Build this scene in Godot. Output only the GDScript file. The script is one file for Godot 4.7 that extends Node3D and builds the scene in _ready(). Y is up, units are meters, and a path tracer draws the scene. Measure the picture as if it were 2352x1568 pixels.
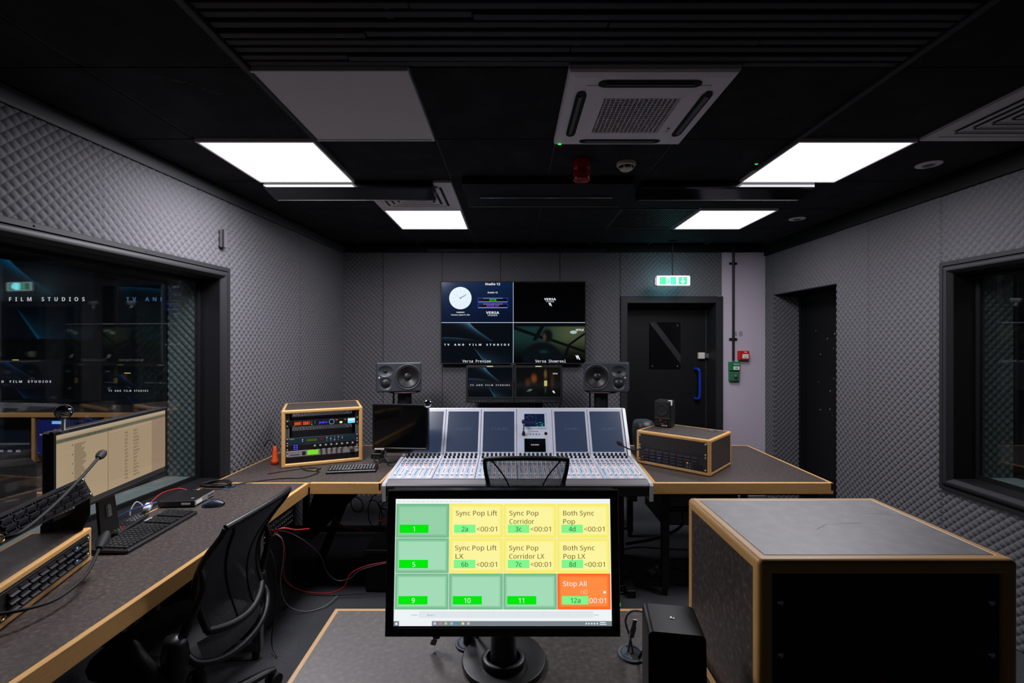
extends Node3D

# Photo geometry: x to the right, h above the floor, depth Z away from the camera (Godot z = -Z).
const CAM_H := 1.62
const CEIL_H := 2.625
const DESK_H := 0.74
const BACK_Z := 4.85
const LEFT_X := -1.78      # left wall at the back corner; it runs outwards by 0.07 per metre towards the camera
const RIGHT_X := 2.67
const NEAR_Z := -1.6       # wall behind the camera

var M := {}
var taken := {}

func _ready():
	# ---------- camera ----------
	var cam := Camera3D.new()
	cam.name = "camera"
	cam.position = Vector3(0, CAM_H, 0)
	cam.fov = rad_to_deg(2.0 * atan(784.0 / 1060.0))
	cam.near = 0.05
	cam.far = 60.0
	add_child(cam)
	cam.current = true
	# ---------- environment and exposure ----------
	var we := WorldEnvironment.new()
	we.name = "world_environment"
	var env := Environment.new()
	env.background_mode = Environment.BG_COLOR
	env.background_color = Color(0, 0, 0)
	env.tonemap_mode = Environment.TONE_MAPPER_LINEAR
	env.tonemap_exposure = 1.0
	env.sdfgi_enabled = true
	env.ssao_enabled = true
	env.ssil_enabled = true
	we.environment = env
	add_child(we)
	# ---------- the four lit ceiling panels and the panel of the neighbouring room ----------
	make_materials()
	for p in LIT_PANELS:
		panel_light(Vector3(p[0], CEIL_H - 0.025, -p[1]), PANEL_ENERGY * p[2])
	panel_light(Vector3(-3.5, CEIL_H - 0.03, -1.7), PANEL_ENERGY * 0.85)
	panel_light(Vector3(4.1, CEIL_H - 0.03, -1.2), PANEL_ENERGY * 0.16)
	# ---------- structure ----------
	build_shell()
	build_ceiling()
	build_next_rooms()
	# ---------- furniture and things ----------
	build_desks()
	build_console()
	build_back_wall_things()
	build_left_desk_things()
	build_corner_desk_things()
	build_right_desk_things()
	build_foreground()
	build_chairs()
	build_under_desks()

const PANEL_ENERGY := 4.2
const LIT_PANELS := [[-1.28, 2.59, 1.5], [1.72, 2.59, 0.8], [-0.68, 3.79, 0.5], [1.72, 3.79, 0.5]]   # x, depth, share of output

# a lit panel: micro-prismatic diffusers send most of their light downwards, so a soft wide spot of the panel's size carries
# most of it and an area light of the panel's size the rest
func panel_light(at: Vector3, energy: float):
	var col := Color(0.975, 0.968, 1.0)
	var a := AreaLight3D.new()
	a.name = "panel_light"
	a.area_size = Vector2(0.56, 0.56)
	a.light_energy = energy * 0.5
	a.light_color = col
	a.shadow_enabled = true
	a.area_range = 12.0
	a.area_attenuation = 2.0
	a.position = at
	a.rotation_degrees.x = -90.0
	add_child(a, true)
	var s := SpotLight3D.new()
	s.name = "panel_light"
	s.spot_angle = 84.0
	s.spot_angle_attenuation = 1.0
	s.spot_range = 12.0
	s.spot_attenuation = 2.0
	s.light_size = 0.28
	s.light_energy = energy * 0.5
	s.light_color = col
	s.shadow_enabled = true
	s.position = at
	s.rotation_degrees.x = -90.0
	add_child(s, true)

# ---------------------------------------------------------------- helpers
func V(x: float, h: float, z: float) -> Vector3:
	return Vector3(x, h, -z)

func numbered(called: String) -> String:
	if not taken.has(called):
		taken[called] = 0
		return called
	taken[called] += 1
	return "%s_%03d" % [called, taken[called]]

func tag(o: Node, label: String, category: String, group := "", kind := ""):
	o.set_meta("label", label)
	o.set_meta("category", category)
	if group != "":
		o.set_meta("group", group)
	if kind != "":
		o.set_meta("kind", kind)

func thing(called: String, label: String, category: String, at := Vector3.ZERO, yaw := 0.0, group := "", kind := "") -> Node3D:
	var o := Node3D.new()
	o.name = numbered(called)
	add_child(o)
	o.position = at
	o.rotation_degrees.y = yaw
	tag(o, label, category, group, kind)
	return o

func put(parent: Node, called: String, what, mat: Material, at := Vector3.ZERO, turn := Basis.IDENTITY) -> MeshInstance3D:
	var o := MeshInstance3D.new()
	o.name = called
	o.mesh = what.commit() if what is MB else what
	o.material_override = mat
	parent.add_child(o, true)
	o.transform = Transform3D(turn, at)
	return o

func bx(parent: Node, called: String, c: Vector3, s: Vector3, mat: Material, ch := 0.0, turn := Basis.IDENTITY) -> MeshInstance3D:
	var b := MB.new()
	b.box(Vector3.ZERO, s, ch)
	return put(parent, called, b, mat, c, turn)

func rot(ax: Vector3, deg: float) -> Basis:
	return Basis(ax, deg_to_rad(deg))

func cyl(parent: Node, called: String, a: Vector3, b: Vector3, r: float, mat: Material, sides := 12) -> MeshInstance3D:
	var m := MB.new()
	m.tube([Vector3.ZERO, b - a], r, sides)
	return put(parent, called, m, mat, a)

func cable(called: String, label: String, pts: Array, r: float, mat: Material, group := "loose cables") -> MeshInstance3D:
	var m := MB.new()
	var base: Vector3 = pts[0]
	var rel := []
	for p in pts:
		rel.append(p - base)
	m.tube(smooth_path(rel, 8), r, 6)
	var o := put(self, numbered(called), m, mat, base)
	tag(o, label, "cable", group)
	return o

func smooth_path(pts: Array, per := 8) -> Array:
	var out := []
	var n := pts.size()
	for i in n - 1:
		var p0: Vector3 = pts[maxi(i - 1, 0)]
		var p1: Vector3 = pts[i]
		var p2: Vector3 = pts[i + 1]
		var p3: Vector3 = pts[mini(i + 2, n - 1)]
		for k in per:
			out.append(p1.cubic_interpolate(p2, p0, p3, float(k) / per))
	out.append(pts[n - 1])
	return out

var fonts := {}
func text(parent: Node, called: String, s: String, cap: float, mat: Material, at: Vector3, turn := Basis.IDENTITY, face := "Droid Sans", weight := 400, align := HORIZONTAL_ALIGNMENT_CENTER, squeeze := 1.0) -> MeshInstance3D:
	var key := face + str(weight)
	if not fonts.has(key):
		var f := SystemFont.new()
		f.font_names = PackedStringArray([face])
		f.font_weight = weight
		fonts[key] = f
	var t := TextMesh.new()
	t.font = fonts[key]
	t.text = s
	t.font_size = 48
	t.pixel_size = cap / (0.714 * 48.0)
	t.depth = 0.0
	t.curve_step = 3.0
	t.horizontal_alignment = align
	t.vertical_alignment = VERTICAL_ALIGNMENT_CENTER
	if squeeze < 0.0:
		squeeze = -squeeze / maxf(t.get_aabb().size.x, 0.0001)   # a negative value asks for that width in metres
	var o := put(parent, called, t, mat, at, turn * Basis.from_scale(Vector3(squeeze, 1, 1)))
	return o

class MB:
	var v := PackedVector3Array()
	var n := PackedVector3Array()
	var uv := PackedVector2Array()
	var ix := PackedInt32Array()

	func poly(pts: Array, outward: Vector3, uvs := []):
		var nn := Vector3.ZERO
		for i in range(1, pts.size() - 1):
			nn += (pts[i] - pts[0]).cross(pts[i + 1] - pts[0])
		if nn.length_squared() < 1e-20:
			return
		nn = nn.normalized()
		var flip := nn.dot(outward) < 0.0
		if flip:
			nn = -nn
		var first := v.size()
		var ax := nn.abs()
		for i in pts.size():
			v.append(pts[i])
			n.append(nn)
			if uvs.size():
				uv.append(uvs[i])
			else:
				var p: Vector3 = pts[i]
				if ax.y >= ax.x and ax.y >= ax.z:
					uv.append(Vector2(p.x, p.z))
				elif ax.x >= ax.z:
					uv.append(Vector2(p.z, p.y))
				else:
					uv.append(Vector2(p.x, p.y))
		for i in range(1, pts.size() - 1):
			if flip:
				ix.append_array([first, first + i, first + i + 1])
			else:
				ix.append_array([first, first + i + 1, first + i])

	func box(c: Vector3, s: Vector3, ch := 0.0, turn := Basis.IDENTITY):
		var h := s * 0.5
		ch = minf(ch, minf(h.x, minf(h.y, h.z)) * 0.95)
		var long := 0
		if s.y > s[long]:
			long = 1
		if s.z > s[long]:
			long = 2
		var shift := Vector2(c.x * 3.1 + c.z * 1.7 + s.y, c.y * 2.3 + c.z + s.x)
		for a in 3:
			var b := (a + 1) % 3
			var d := (a + 2) % 3
			var u := b
			var w := d
			if long == d:
				u = d
				w = b
			for sg in [-1.0, 1.0]:
				var pts := []
				var uvs := []
				for q in [[-1, -1], [1, -1], [1, 1], [-1, 1]]:
					var p := Vector3.ZERO
					p[a] = sg * h[a]
					p[b] = q[0] * (h[b] - ch)
					p[d] = q[1] * (h[d] - ch)
					pts.append(c + turn * p)
					uvs.append(Vector2(p[u], p[w]) + shift)
				var o := Vector3.ZERO
				o[a] = sg
				poly(pts, turn * o, uvs)
		if ch <= 0.0:
			return
		for a in 3:
			var b := (a + 1) % 3
			var d := (a + 2) % 3
			for sb in [-1.0, 1.0]:
				for sd in [-1.0, 1.0]:
					var pts := []
					var uvs := []
					for q in [[-1, 0], [1, 0], [1, 1], [-1, 1]]:
						var p := Vector3.ZERO
						p[a] = q[0] * (h[a] - ch)
						p[b] = sb * (h[b] - (0.0 if q[1] == 0 else ch))
						p[d] = sd * (h[d] - (ch if q[1] == 0 else 0.0))
						pts.append(c + turn * p)
						uvs.append(Vector2(p[a] if a == long else p[b], p[d]) + shift)
					var o := Vector3.ZERO
					o[b] = sb
					o[d] = sd
					poly(pts, turn * o, uvs)
		for sx in [-1.0, 1.0]:
			for sy in [-1.0, 1.0]:
				for sz in [-1.0, 1.0]:
					var pts := []
					for a in 3:
						var p := Vector3(sx * (h.x - ch), sy * (h.y - ch), sz * (h.z - ch))
						p[a] = Vector3(sx * h.x, sy * h.y, sz * h.z)[a]
						pts.append(c + turn * p)
					poly(pts, turn * Vector3(sx, sy, sz))

	# ring strip with smooth normals: rings of equal length, outward normals given
	func rings(rs: Array, ns: Array, closed := true):
		var m: int = rs[0].size()
		var first := v.size()
		for r in rs.size():
			for k in m:
				v.append(rs[r][k])
				n.append(ns[r][k])
				uv.append(Vector2(float(r) * 0.02, float(k) / m * 0.05))
		for r in rs.size() - 1:
			for k in (m if closed else m - 1):
				var a := first + r * m + k
				var b := first + r * m + (k + 1) % m
				var c := b + m
				var d := a + m
				var g: Vector3 = (v[b] - v[a]).cross(v[d] - v[a])
				if g.length_squared() < 1e-18:
					g = (v[c] - v[b]).cross(v[d] - v[b])
				if g.dot(n[a] + n[c]) < 0.0:
					ix.append_array([a, b, c, a, c, d])
				else:
					ix.append_array([a, c, b, a, d, c])

	# tube along points; r a number or an array of radii
	func tube(pts: Array, r, sides := 8, flat := 1.0, side := Vector3.ZERO):
		var t0: Vector3 = (pts[1] - pts[0]).normalized()
		var up := Vector3.UP if absf(t0.y) < 0.9 else Vector3.RIGHT
		if side != Vector3.ZERO:
			up = side
		var a := t0.cross(up).normalized()
		var rs := []
		var ns := []
		for i in pts.size():
			var t: Vector3 = (pts[mini(i + 1, pts.size() - 1)] - pts[maxi(i - 1, 0)]).normalized()
			a = (a - t * a.dot(t)).normalized()
			var b := t.cross(a)
			var rr: float = r[i] if r is Array else r
			var ring := []
			var nr := []
			for k in sides:
				var th := TAU * k / sides
				var d := a * cos(th) + b * sin(th) * flat
				ring.append(pts[i] + d * rr)
				nr.append((a * cos(th) + b * sin(th) / flat).normalized())
			rs.append(ring)
			ns.append(nr)
		rings(rs, ns)
		poly(rs[0], -t0)
		poly(rs[-1], (pts[-1] - pts[-2]).normalized())

	# bar along axis a with rounded long edges
	func round_bar(c: Vector3, s: Vector3, a: int, r: float, segs := 4):
		var b := (a + 1) % 3
		var d := (a + 2) % 3
		var rs := [[], []]
		var ns := [[], []]
		for q in 4:
			var cb := (s[b] / 2 - r) * (1.0 if q == 0 or q == 3 else -1.0)
			var cd := (s[d] / 2 - r) * (1.0 if q < 2 else -1.0)
			for k in segs + 1:
				var th := PI / 2 * (q + float(k) / segs)
				for e in 2:
					var p := Vector3.ZERO
					p[a] = s[a] / 2 * (-1.0 if e == 0 else 1.0)
					p[b] = cb + cos(th) * r
					p[d] = cd + sin(th) * r
					var nn := Vector3.ZERO
					nn[b] = cos(th)
					nn[d] = sin(th)
					rs[e].append(c + p)
					ns[e].append(nn)
		var first := uv.size()
		rings(rs, ns)
		var m: int = rs[0].size()
		for e in 2:
			for k in m:
				uv[first + e * m + k] = Vector2(s[a] * e + c.x * 2.1 + c.y, (s[b] + s[d]) * 2.0 * k / m + c.z * 1.3)
		var o := Vector3.ZERO
		o[a] = 1.0
		poly(rs[0], -o)
		poly(rs[1], o)

	# box with rounded edges and corners
	func round_box(c: Vector3, s: Vector3, r: float, segs := 3):
		var rs := []
		var ns := []
		var k := s / 2 - Vector3(r, r, r)
		for hemi in [-1.0, 1.0]:
			for i in segs + 1:
				var phi := PI / 2 * (float(i) / segs - (1.0 if hemi < 0 else 0.0))
				var ring := []
				var nr := []
				for q in 4:
					var qx := 1.0 if q == 0 or q == 3 else -1.0
					var qz := 1.0 if q < 2 else -1.0
					for j in segs + 1:
						var th := PI / 2 * (q + float(j) / segs)
						var d := Vector3(cos(th) * cos(phi), sin(phi), sin(th) * cos(phi))
						ring.append(c + Vector3(qx * k.x, hemi * k.y, qz * k.z) + d * r)
						nr.append(d)
				rs.append(ring)
				ns.append(nr)
		rings(rs, ns)
		poly(rs[0], Vector3.DOWN)
		poly(rs[-1], Vector3.UP)

	# profile of Vector2(radius, y) turned about the y axis, then moved by xf
	func lathe(profile: Array, segs := 24, xf := Transform3D.IDENTITY, sx := 1.0):
		var rs := []
		var ns := []
		for i in profile.size():
			var p: Vector2 = profile[i]
			var q0: Vector2 = profile[maxi(i - 1, 0)]
			var q1: Vector2 = profile[mini(i + 1, profile.size() - 1)]
			var t := (q1 - q0).normalized()
			var nr := Vector2(t.y, -t.x)
			var ring := []
			var nn := []
			for k in segs:
				var th := TAU * k / segs
				ring.append(xf * Vector3(p.x * cos(th) * sx, p.y, p.x * sin(th)))
				nn.append((xf.basis * Vector3(nr.x * cos(th), nr.y, nr.x * sin(th))).normalized())
			rs.append(ring)
			ns.append(nn)
		rings(rs, ns)

	# polygon in xy pushed out from z0 to z1
	func prism(pl: PackedVector2Array, z0: float, z1: float, xf := Transform3D.IDENTITY):
		var tri := Geometry2D.triangulate_polygon(pl)
		for z in [z0, z1]:
			var o := xf.basis * Vector3(0, 0, 1.0 if z == maxf(z0, z1) else -1.0)
			for i in range(0, tri.size(), 3):
				var t := []
				var us := []
				for k in 3:
					t.append(xf * Vector3(pl[tri[i + k]].x, pl[tri[i + k]].y, z))
					us.append(pl[tri[i + k]])
				poly(t, o, us)
		var cw := Geometry2D.is_polygon_clockwise(pl)
		for i in pl.size():
			var p := pl[i]
			var q := pl[(i + 1) % pl.size()]
			var e := q - p
			var o := Vector3(e.y, -e.x, 0) * (-1.0 if cw else 1.0)
			var l := e.length()
			poly([xf * Vector3(p.x, p.y, z0), xf * Vector3(q.x, q.y, z0), xf * Vector3(q.x, q.y, z1), xf * Vector3(p.x, p.y, z1)], xf.basis * o,
				[Vector2(0, z0), Vector2(l, z0), Vector2(l, z1), Vector2(0, z1)])

	# a frame round the rectangle w x h (centred, in xy): profile of Vector2(inset, z) from the outside to the inside
	func frame(w: float, h: float, profile: Array, c := Vector3.ZERO):
		for i in profile.size() - 1:
			var p: Vector2 = profile[i]
			var q: Vector2 = profile[i + 1]
			var t := q - p
			for s in 4:
				var ang := PI / 2 * s
				var e := Vector2(cos(ang), sin(ang))     # outward direction of this side
				var f := Vector2(-e.y, e.x)
				var hw := w / 2 if s % 2 == 0 else h / 2
				var hl := h / 2 if s % 2 == 0 else w / 2
				var pts := []
				var us := []
				for g in [[p, -1.0], [p, 1.0], [q, 1.0], [q, -1.0]]:
					var gp: Vector2 = g[0]
					var o: Vector2 = e * (hw - gp.x) + f * (hl - gp.x) * float(g[1])
					pts.append(c + Vector3(o.x, o.y, gp.y))
					us.append(Vector2((hl - gp.x) * float(g[1]), gp.x + gp.y))
				# the outside of the profile lies to the left of its run from the outer edge up and inwards
				var nr := Vector2(-t.y, t.x)
				poly(pts, Vector3(-e.x * nr.x, -e.y * nr.x, nr.y), us)

	func commit() -> ArrayMesh:
		var a := []
		a.resize(Mesh.ARRAY_MAX)
		a[Mesh.ARRAY_VERTEX] = v
		a[Mesh.ARRAY_NORMAL] = n
		a[Mesh.ARRAY_TEX_UV] = uv
		a[Mesh.ARRAY_INDEX] = ix
		var m := ArrayMesh.new()
		m.add_surface_from_arrays(Mesh.PRIMITIVE_TRIANGLES, a)
		return m

# ---------------------------------------------------------------- materials
func mat(key: String, c: Color, rough := 0.5, metal := 0.0, spec := 0.5) -> StandardMaterial3D:
	var m := StandardMaterial3D.new()
	m.resource_name = key
	m.albedo_color = c
	m.roughness = rough
	m.metallic = metal
	m.metallic_specular = spec
	M[key] = m
	return m

func glow(key: String, c: Color, e := 1.0) -> StandardMaterial3D:
	var m := mat(key, Color(0.02, 0.02, 0.02), 0.25)
	m.emission_enabled = true
	m.emission = c
	m.emission_energy_multiplier = e
	return m

func noise_tex(seed_: int, freq: float, size: int, ramp: Array, octaves := 3, kind := FastNoiseLite.TYPE_SIMPLEX_SMOOTH) -> NoiseTexture2D:
	var f := FastNoiseLite.new()
	f.seed = seed_
	f.noise_type = kind
	f.frequency = freq
	f.fractal_octaves = octaves
	var t := NoiseTexture2D.new()
	t.width = size
	t.height = size
	t.seamless = true
	t.noise = f
	var g := Gradient.new()
	var offs := PackedFloat32Array()
	var cols := PackedColorArray()
	for r in ramp:
		offs.append(r[0])
		cols.append(r[1])
	g.offsets = offs
	g.colors = cols
	t.color_ramp = g
	return t

func tex(m: StandardMaterial3D, t: Texture2D, scale: float, world := true):
	m.albedo_texture = t
	m.uv1_triplanar = true
	m.uv1_world_triplanar = world
	m.uv1_scale = Vector3.ONE * scale

func wood_image(seed_: int, a: Color, b: Color, c: Color) -> ImageTexture:
	var f := FastNoiseLite.new()
	f.seed = seed_
	f.frequency = 1.0
	f.fractal_octaves = 3
	var im := Image.create(256, 256, false, Image.FORMAT_RGB8)
	for y in 256:
		for x in 256:
			# u (x) runs along the grain; mirrored blending at the borders keeps the tile seamless enough
			var u := absf(x - 128.0) / 128.0
			var w := absf(y - 128.0) / 128.0
			var g := f.get_noise_2d(u * 1.6, w * 9.0) * 0.5 + 0.5
			var ring := fposmod(w * 7.0 + f.get_noise_2d(u * 1.1 + 9.0, w * 2.0) * 2.6, 1.0)
			var fine := f.get_noise_2d(u * 9.0 + 40.0, w * 120.0) * 0.5 + 0.5
			var k := clampf(0.55 * g + 0.3 * ring * ring + 0.3 * fine - 0.15, 0.0, 1.0)
			var col := a.lerp(b, k)
			if fine < 0.3:
				col = col.lerp(c, (0.3 - fine) * 2.2)
			im.set_pixel(x, y, col)
	return ImageTexture.create_from_image(im)

func make_materials():
	var m: StandardMaterial3D
	# grey heathered felt of the quilted acoustic panels
	m = mat("fabric", Color(1, 1, 1), 1.0, 0.0, 0.15)
	tex(m, noise_tex(3, 0.35, 512, [[0.0, Color8(52, 51, 54)], [0.4, Color8(82, 81, 85)], [0.6, Color8(102, 101, 105)], [1.0, Color8(156, 155, 160)]], 2), 5.0)
	m.rim_enabled = true
	m.rim = 0.12
	m = mat("fabric_backing", Color8(40, 40, 43), 1.0, 0.0, 0.1)
	m = mat("sill_felt", Color(1, 1, 1), 1.0, 0.0, 0.1)
	tex(m, noise_tex(5, 0.3, 512, [[0.0, Color8(70, 84, 84)], [0.5, Color8(104, 118, 116)], [1.0, Color8(150, 160, 156)]], 3), 4.0)
	m = mat("wall_paint", Color8(186, 176, 190), 0.75, 0.0, 0.3)
	m = mat("carpet", Color(1, 1, 1), 1.0, 0.0, 0.1)
	tex(m, noise_tex(11, 0.4, 512, [[0.0, Color8(22, 23, 25)], [0.45, Color8(58, 59, 62)], [0.7, Color8(80, 81, 84)], [1.0, Color8(118, 118, 120)]], 3), 1.3)
	m = mat("ceiling_tile", Color(1, 1, 1), 0.85, 0.0, 0.3)
	tex(m, noise_tex(21, 0.02, 256, [[0.0, Color8(26, 27, 30)], [0.6, Color8(34, 35, 38)], [1.0, Color8(46, 46, 48)]], 4), 0.8)
	m = mat("ceiling_slat", Color8(40, 39, 43), 0.65)
	m = mat("ceiling_bar", Color8(40, 41, 45), 0.6)
	m = mat("cornice", Color8(58, 60, 64), 0.6)
	m = mat("black_paint", Color8(13, 13, 15), 0.6, 0.0, 0.35)
	m = mat("door_black", Color8(13, 14, 16), 0.55, 0.0, 0.35)
	m = mat("frame_black", Color8(34, 34, 37), 0.55, 0.0, 0.4)
	m = mat("housing_gloss", Color8(14, 15, 18), 0.10)
	m = mat("plate_grey", Color8(50, 47, 47), 0.55, 0.0, 0.35)
	m = mat("plastic_black", Color8(17, 17, 19), 0.42)
	m = mat("plastic_gloss", Color8(10, 10, 12), 0.18)
	m = mat("rubber", Color8(13, 13, 14), 0.7)
	m = mat("metal_black", Color8(20, 20, 22), 0.45, 0.2)
	m = mat("metal_grey", Color8(98, 96, 98), 0.5, 0.3)
	m = mat("chrome", Color8(205, 205, 210), 0.2, 1.0)
	m = mat("steel", Color8(150, 152, 156), 0.35, 0.9)
	m = mat("gold", Color8(212, 170, 90), 0.3, 1.0)
	m = mat("white_plastic", Color8(222, 219, 222), 0.5)
	m = mat("cassette_white", Color8(246, 240, 247), 0.5)
	m = mat("cream_plastic", Color8(210, 203, 190), 0.5)
	m = mat("label_white", Color8(232, 230, 224), 0.6)
	m = mat("dark_slot", Color8(8, 8, 9), 0.8)
	m = mat("red_plastic", Color8(196, 28, 26), 0.35)
	m = mat("green_plastic", Color8(20, 118, 72), 0.4)
	m = mat("blue_handle", Color8(18, 52, 160), 0.3)
	m = mat("orange_plastic", Color8(236, 86, 30), 0.45)
	m = mat("speaker_grey", Color8(56, 59, 65), 0.45)
	m = mat("cone_dark", Color8(30, 29, 30), 0.4)
	m = mat("aluminium", Color8(206, 208, 214), 0.38, 0.3)
	m = mat("console_face", Color8(180, 184, 196), 0.42)
	m = mat("console_blue", Color8(166, 184, 200), 0.5)
	m = mat("console_pink", Color8(204, 196, 200), 0.5)
	m = mat("knob_black", Color8(14, 14, 16), 0.35)
	m = mat("cap_white", Color8(226, 226, 228), 0.4)
	m = mat("print_dark", Color8(60, 58, 66), 0.6)
	m = mat("print_red", Color8(176, 80, 78), 0.6)
	m = mat("key_grey", Color8(34, 34, 40), 0.35)
	m = mat("key_slate", Color8(64, 66, 86), 0.35)
	m = mat("key_black", Color8(24, 24, 26), 0.4)
	m = mat("lens_red", Color8(150, 16, 14), 0.15)
	m = mat("gear_navy", Color8(22, 32, 48), 0.4)
	m = mat("gear_teal", Color8(24, 46, 60), 0.4)
	m = mat("gear_silver", Color8(150, 146, 146), 0.4, 0.2)
	m = mat("gear_blue", Color8(34, 48, 150), 0.45)
	m = mat("grommet", Color8(62, 74, 84), 0.5)
	m = mat("cable_black", Color8(14, 14, 15), 0.5)
	m = mat("cable_red", Color8(158, 22, 28), 0.45)
	m = mat("cable_blue", Color8(52, 92, 170), 0.45)
	m = mat("cable_grey", Color8(120, 122, 124), 0.5)
	m = mat("seat_fabric", Color8(24, 24, 27), 0.9)
	m = mat("mesh_thread", Color8(52, 52, 55), 0.7, 0.0, 0.3)
	m = mat("pole_mauve", Color8(60, 40, 46), 0.5)
	# oak lipping, the grain along the length of each piece
	m = mat("oak", Color(1, 1, 1), 0.42)
	m.albedo_texture = wood_image(7, Color8(222, 176, 112), Color8(198, 144, 80), Color8(146, 96, 48))
	m.uv1_scale = Vector3(1.1, 7.0, 1)
	# dark mottled laminate of worktops and cabinets
	m = mat("laminate", Color(1, 1, 1), 0.45, 0.0, 0.52)
	tex(m, noise_tex(31, 0.05, 512, [[0.0, Color8(50, 44, 42)], [0.4, Color8(62, 55, 52)], [0.56, Color8(70, 62, 58)], [0.7, Color8(78, 69, 64)], [0.85, Color8(97, 85, 76)], [1.0, Color8(124, 108, 94)]], 6), 1.8)
	# greyer, shinier top board of the tall cabinet
	m = mat("laminate_grey", Color(1, 1, 1), 0.46, 0.0, 0.72)
	tex(m, noise_tex(37, 0.03, 512, [[0.0, Color8(76, 73, 73)], [0.5, Color8(90, 87, 88)], [1.0, Color8(112, 108, 108)]], 5), 1.2)
	# felt of the window reveals, a greener cloth
	m = mat("reveal_cloth", Color(1, 1, 1), 1.0, 0.0, 0.15)
	tex(m, noise_tex(6, 0.35, 512, [[0.0, Color8(56, 66, 66)], [0.5, Color8(88, 102, 101)], [1.0, Color8(136, 150, 148)]], 2), 5.0)
	# window glass
	m = mat("glass", Color(0.02, 0.035, 0.035, 0.10), 0.02)
	m.transparency = BaseMaterial3D.TRANSPARENCY_ALPHA
	m = mat("screen_off", Color8(6, 7, 9), 0.06)
	m = mat("mirror", Color8(220, 220, 225), 0.03, 1.0)
	# things that give off light
	glow("panel_glow", Color(1.0, 0.985, 0.985), 3.0)
	glow("led_green", Color8(40, 255, 90), 1.6)
	glow("led_red", Color8(255, 50, 40), 1.4)
	glow("led_orange", Color8(255, 140, 40), 1.2)
	glow("led_blue", Color8(60, 60, 255), 2.5)
	glow("led_white", Color8(240, 244, 255), 1.2)
	glow("led_cyan", Color8(120, 200, 255), 1.2)
	glow("led_yellow", Color8(240, 240, 150), 1.1)
	glow("text_white", Color8(236, 240, 246), 1.0)
	glow("text_blue", Color8(70, 130, 190), 1.0)
	glow("text_green", Color8(60, 220, 60), 1.0)
	glow("text_purple", Color8(150, 70, 240), 1.0)
	glow("text_navy", Color8(70, 92, 128), 1.0)
	glow("text_olive", Color8(84, 74, 6), 1.0)
	glow("text_dark_green", Color8(22, 92, 32), 1.0)
	glow("text_peach", Color8(255, 190, 150), 1.0)
	glow("text_ink", Color8(50, 50, 58), 1.0)
	glow("clock_white", Color8(226, 240, 250), 1.0)
	glow("screen_line", Color8(190, 205, 225), 1.0)
	glow("lcd_green", Color8(120, 220, 30), 1.0)
	glow("lcd_olive", Color8(60, 78, 16), 1.0)
	glow("calm_screen", Color8(52, 66, 94), 0.72)
	glow("exit_white", Color8(226, 255, 250), 2.2)
	glow("exit_green", Color8(70, 206, 150), 1.5)

func screen_mat(key: String, im: Image, e := 1.0, rough := 0.15) -> StandardMaterial3D:
	var m := mat(key, Color(0.015, 0.015, 0.018), rough)
	m.emission_enabled = true
	m.emission_operator = BaseMaterial3D.EMISSION_OP_MULTIPLY
	m.emission = Color.WHITE
	m.emission_texture = ImageTexture.create_from_image(im)
	m.emission_energy_multiplier = e
	m.texture_repeat = false
	return m

# a flat picture surface w x h facing +z with uv 0..1
func sheet(w: float, h: float) -> MB:
	var b := MB.new()
	b.poly([Vector3(-w / 2, -h / 2, 0), Vector3(w / 2, -h / 2, 0), Vector3(w / 2, h / 2, 0), Vector3(-w / 2, h / 2, 0)], Vector3(0, 0, 1),
		[Vector2(0, 1), Vector2(1, 1), Vector2(1, 0), Vector2(0, 0)])
	return b

# ---------------------------------------------------------------- structure
const QP := 0.05   # diagonal of one quilted diamond

func q_height(x: float, y: float) -> float:
	var a := fposmod((x + y) / QP, 1.0)
	var b := fposmod((x - y) / QP, 1.0)
	return 0.0095 * pow(16.0 * a * (1.0 - a) * b * (1.0 - b), 0.5)

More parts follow.
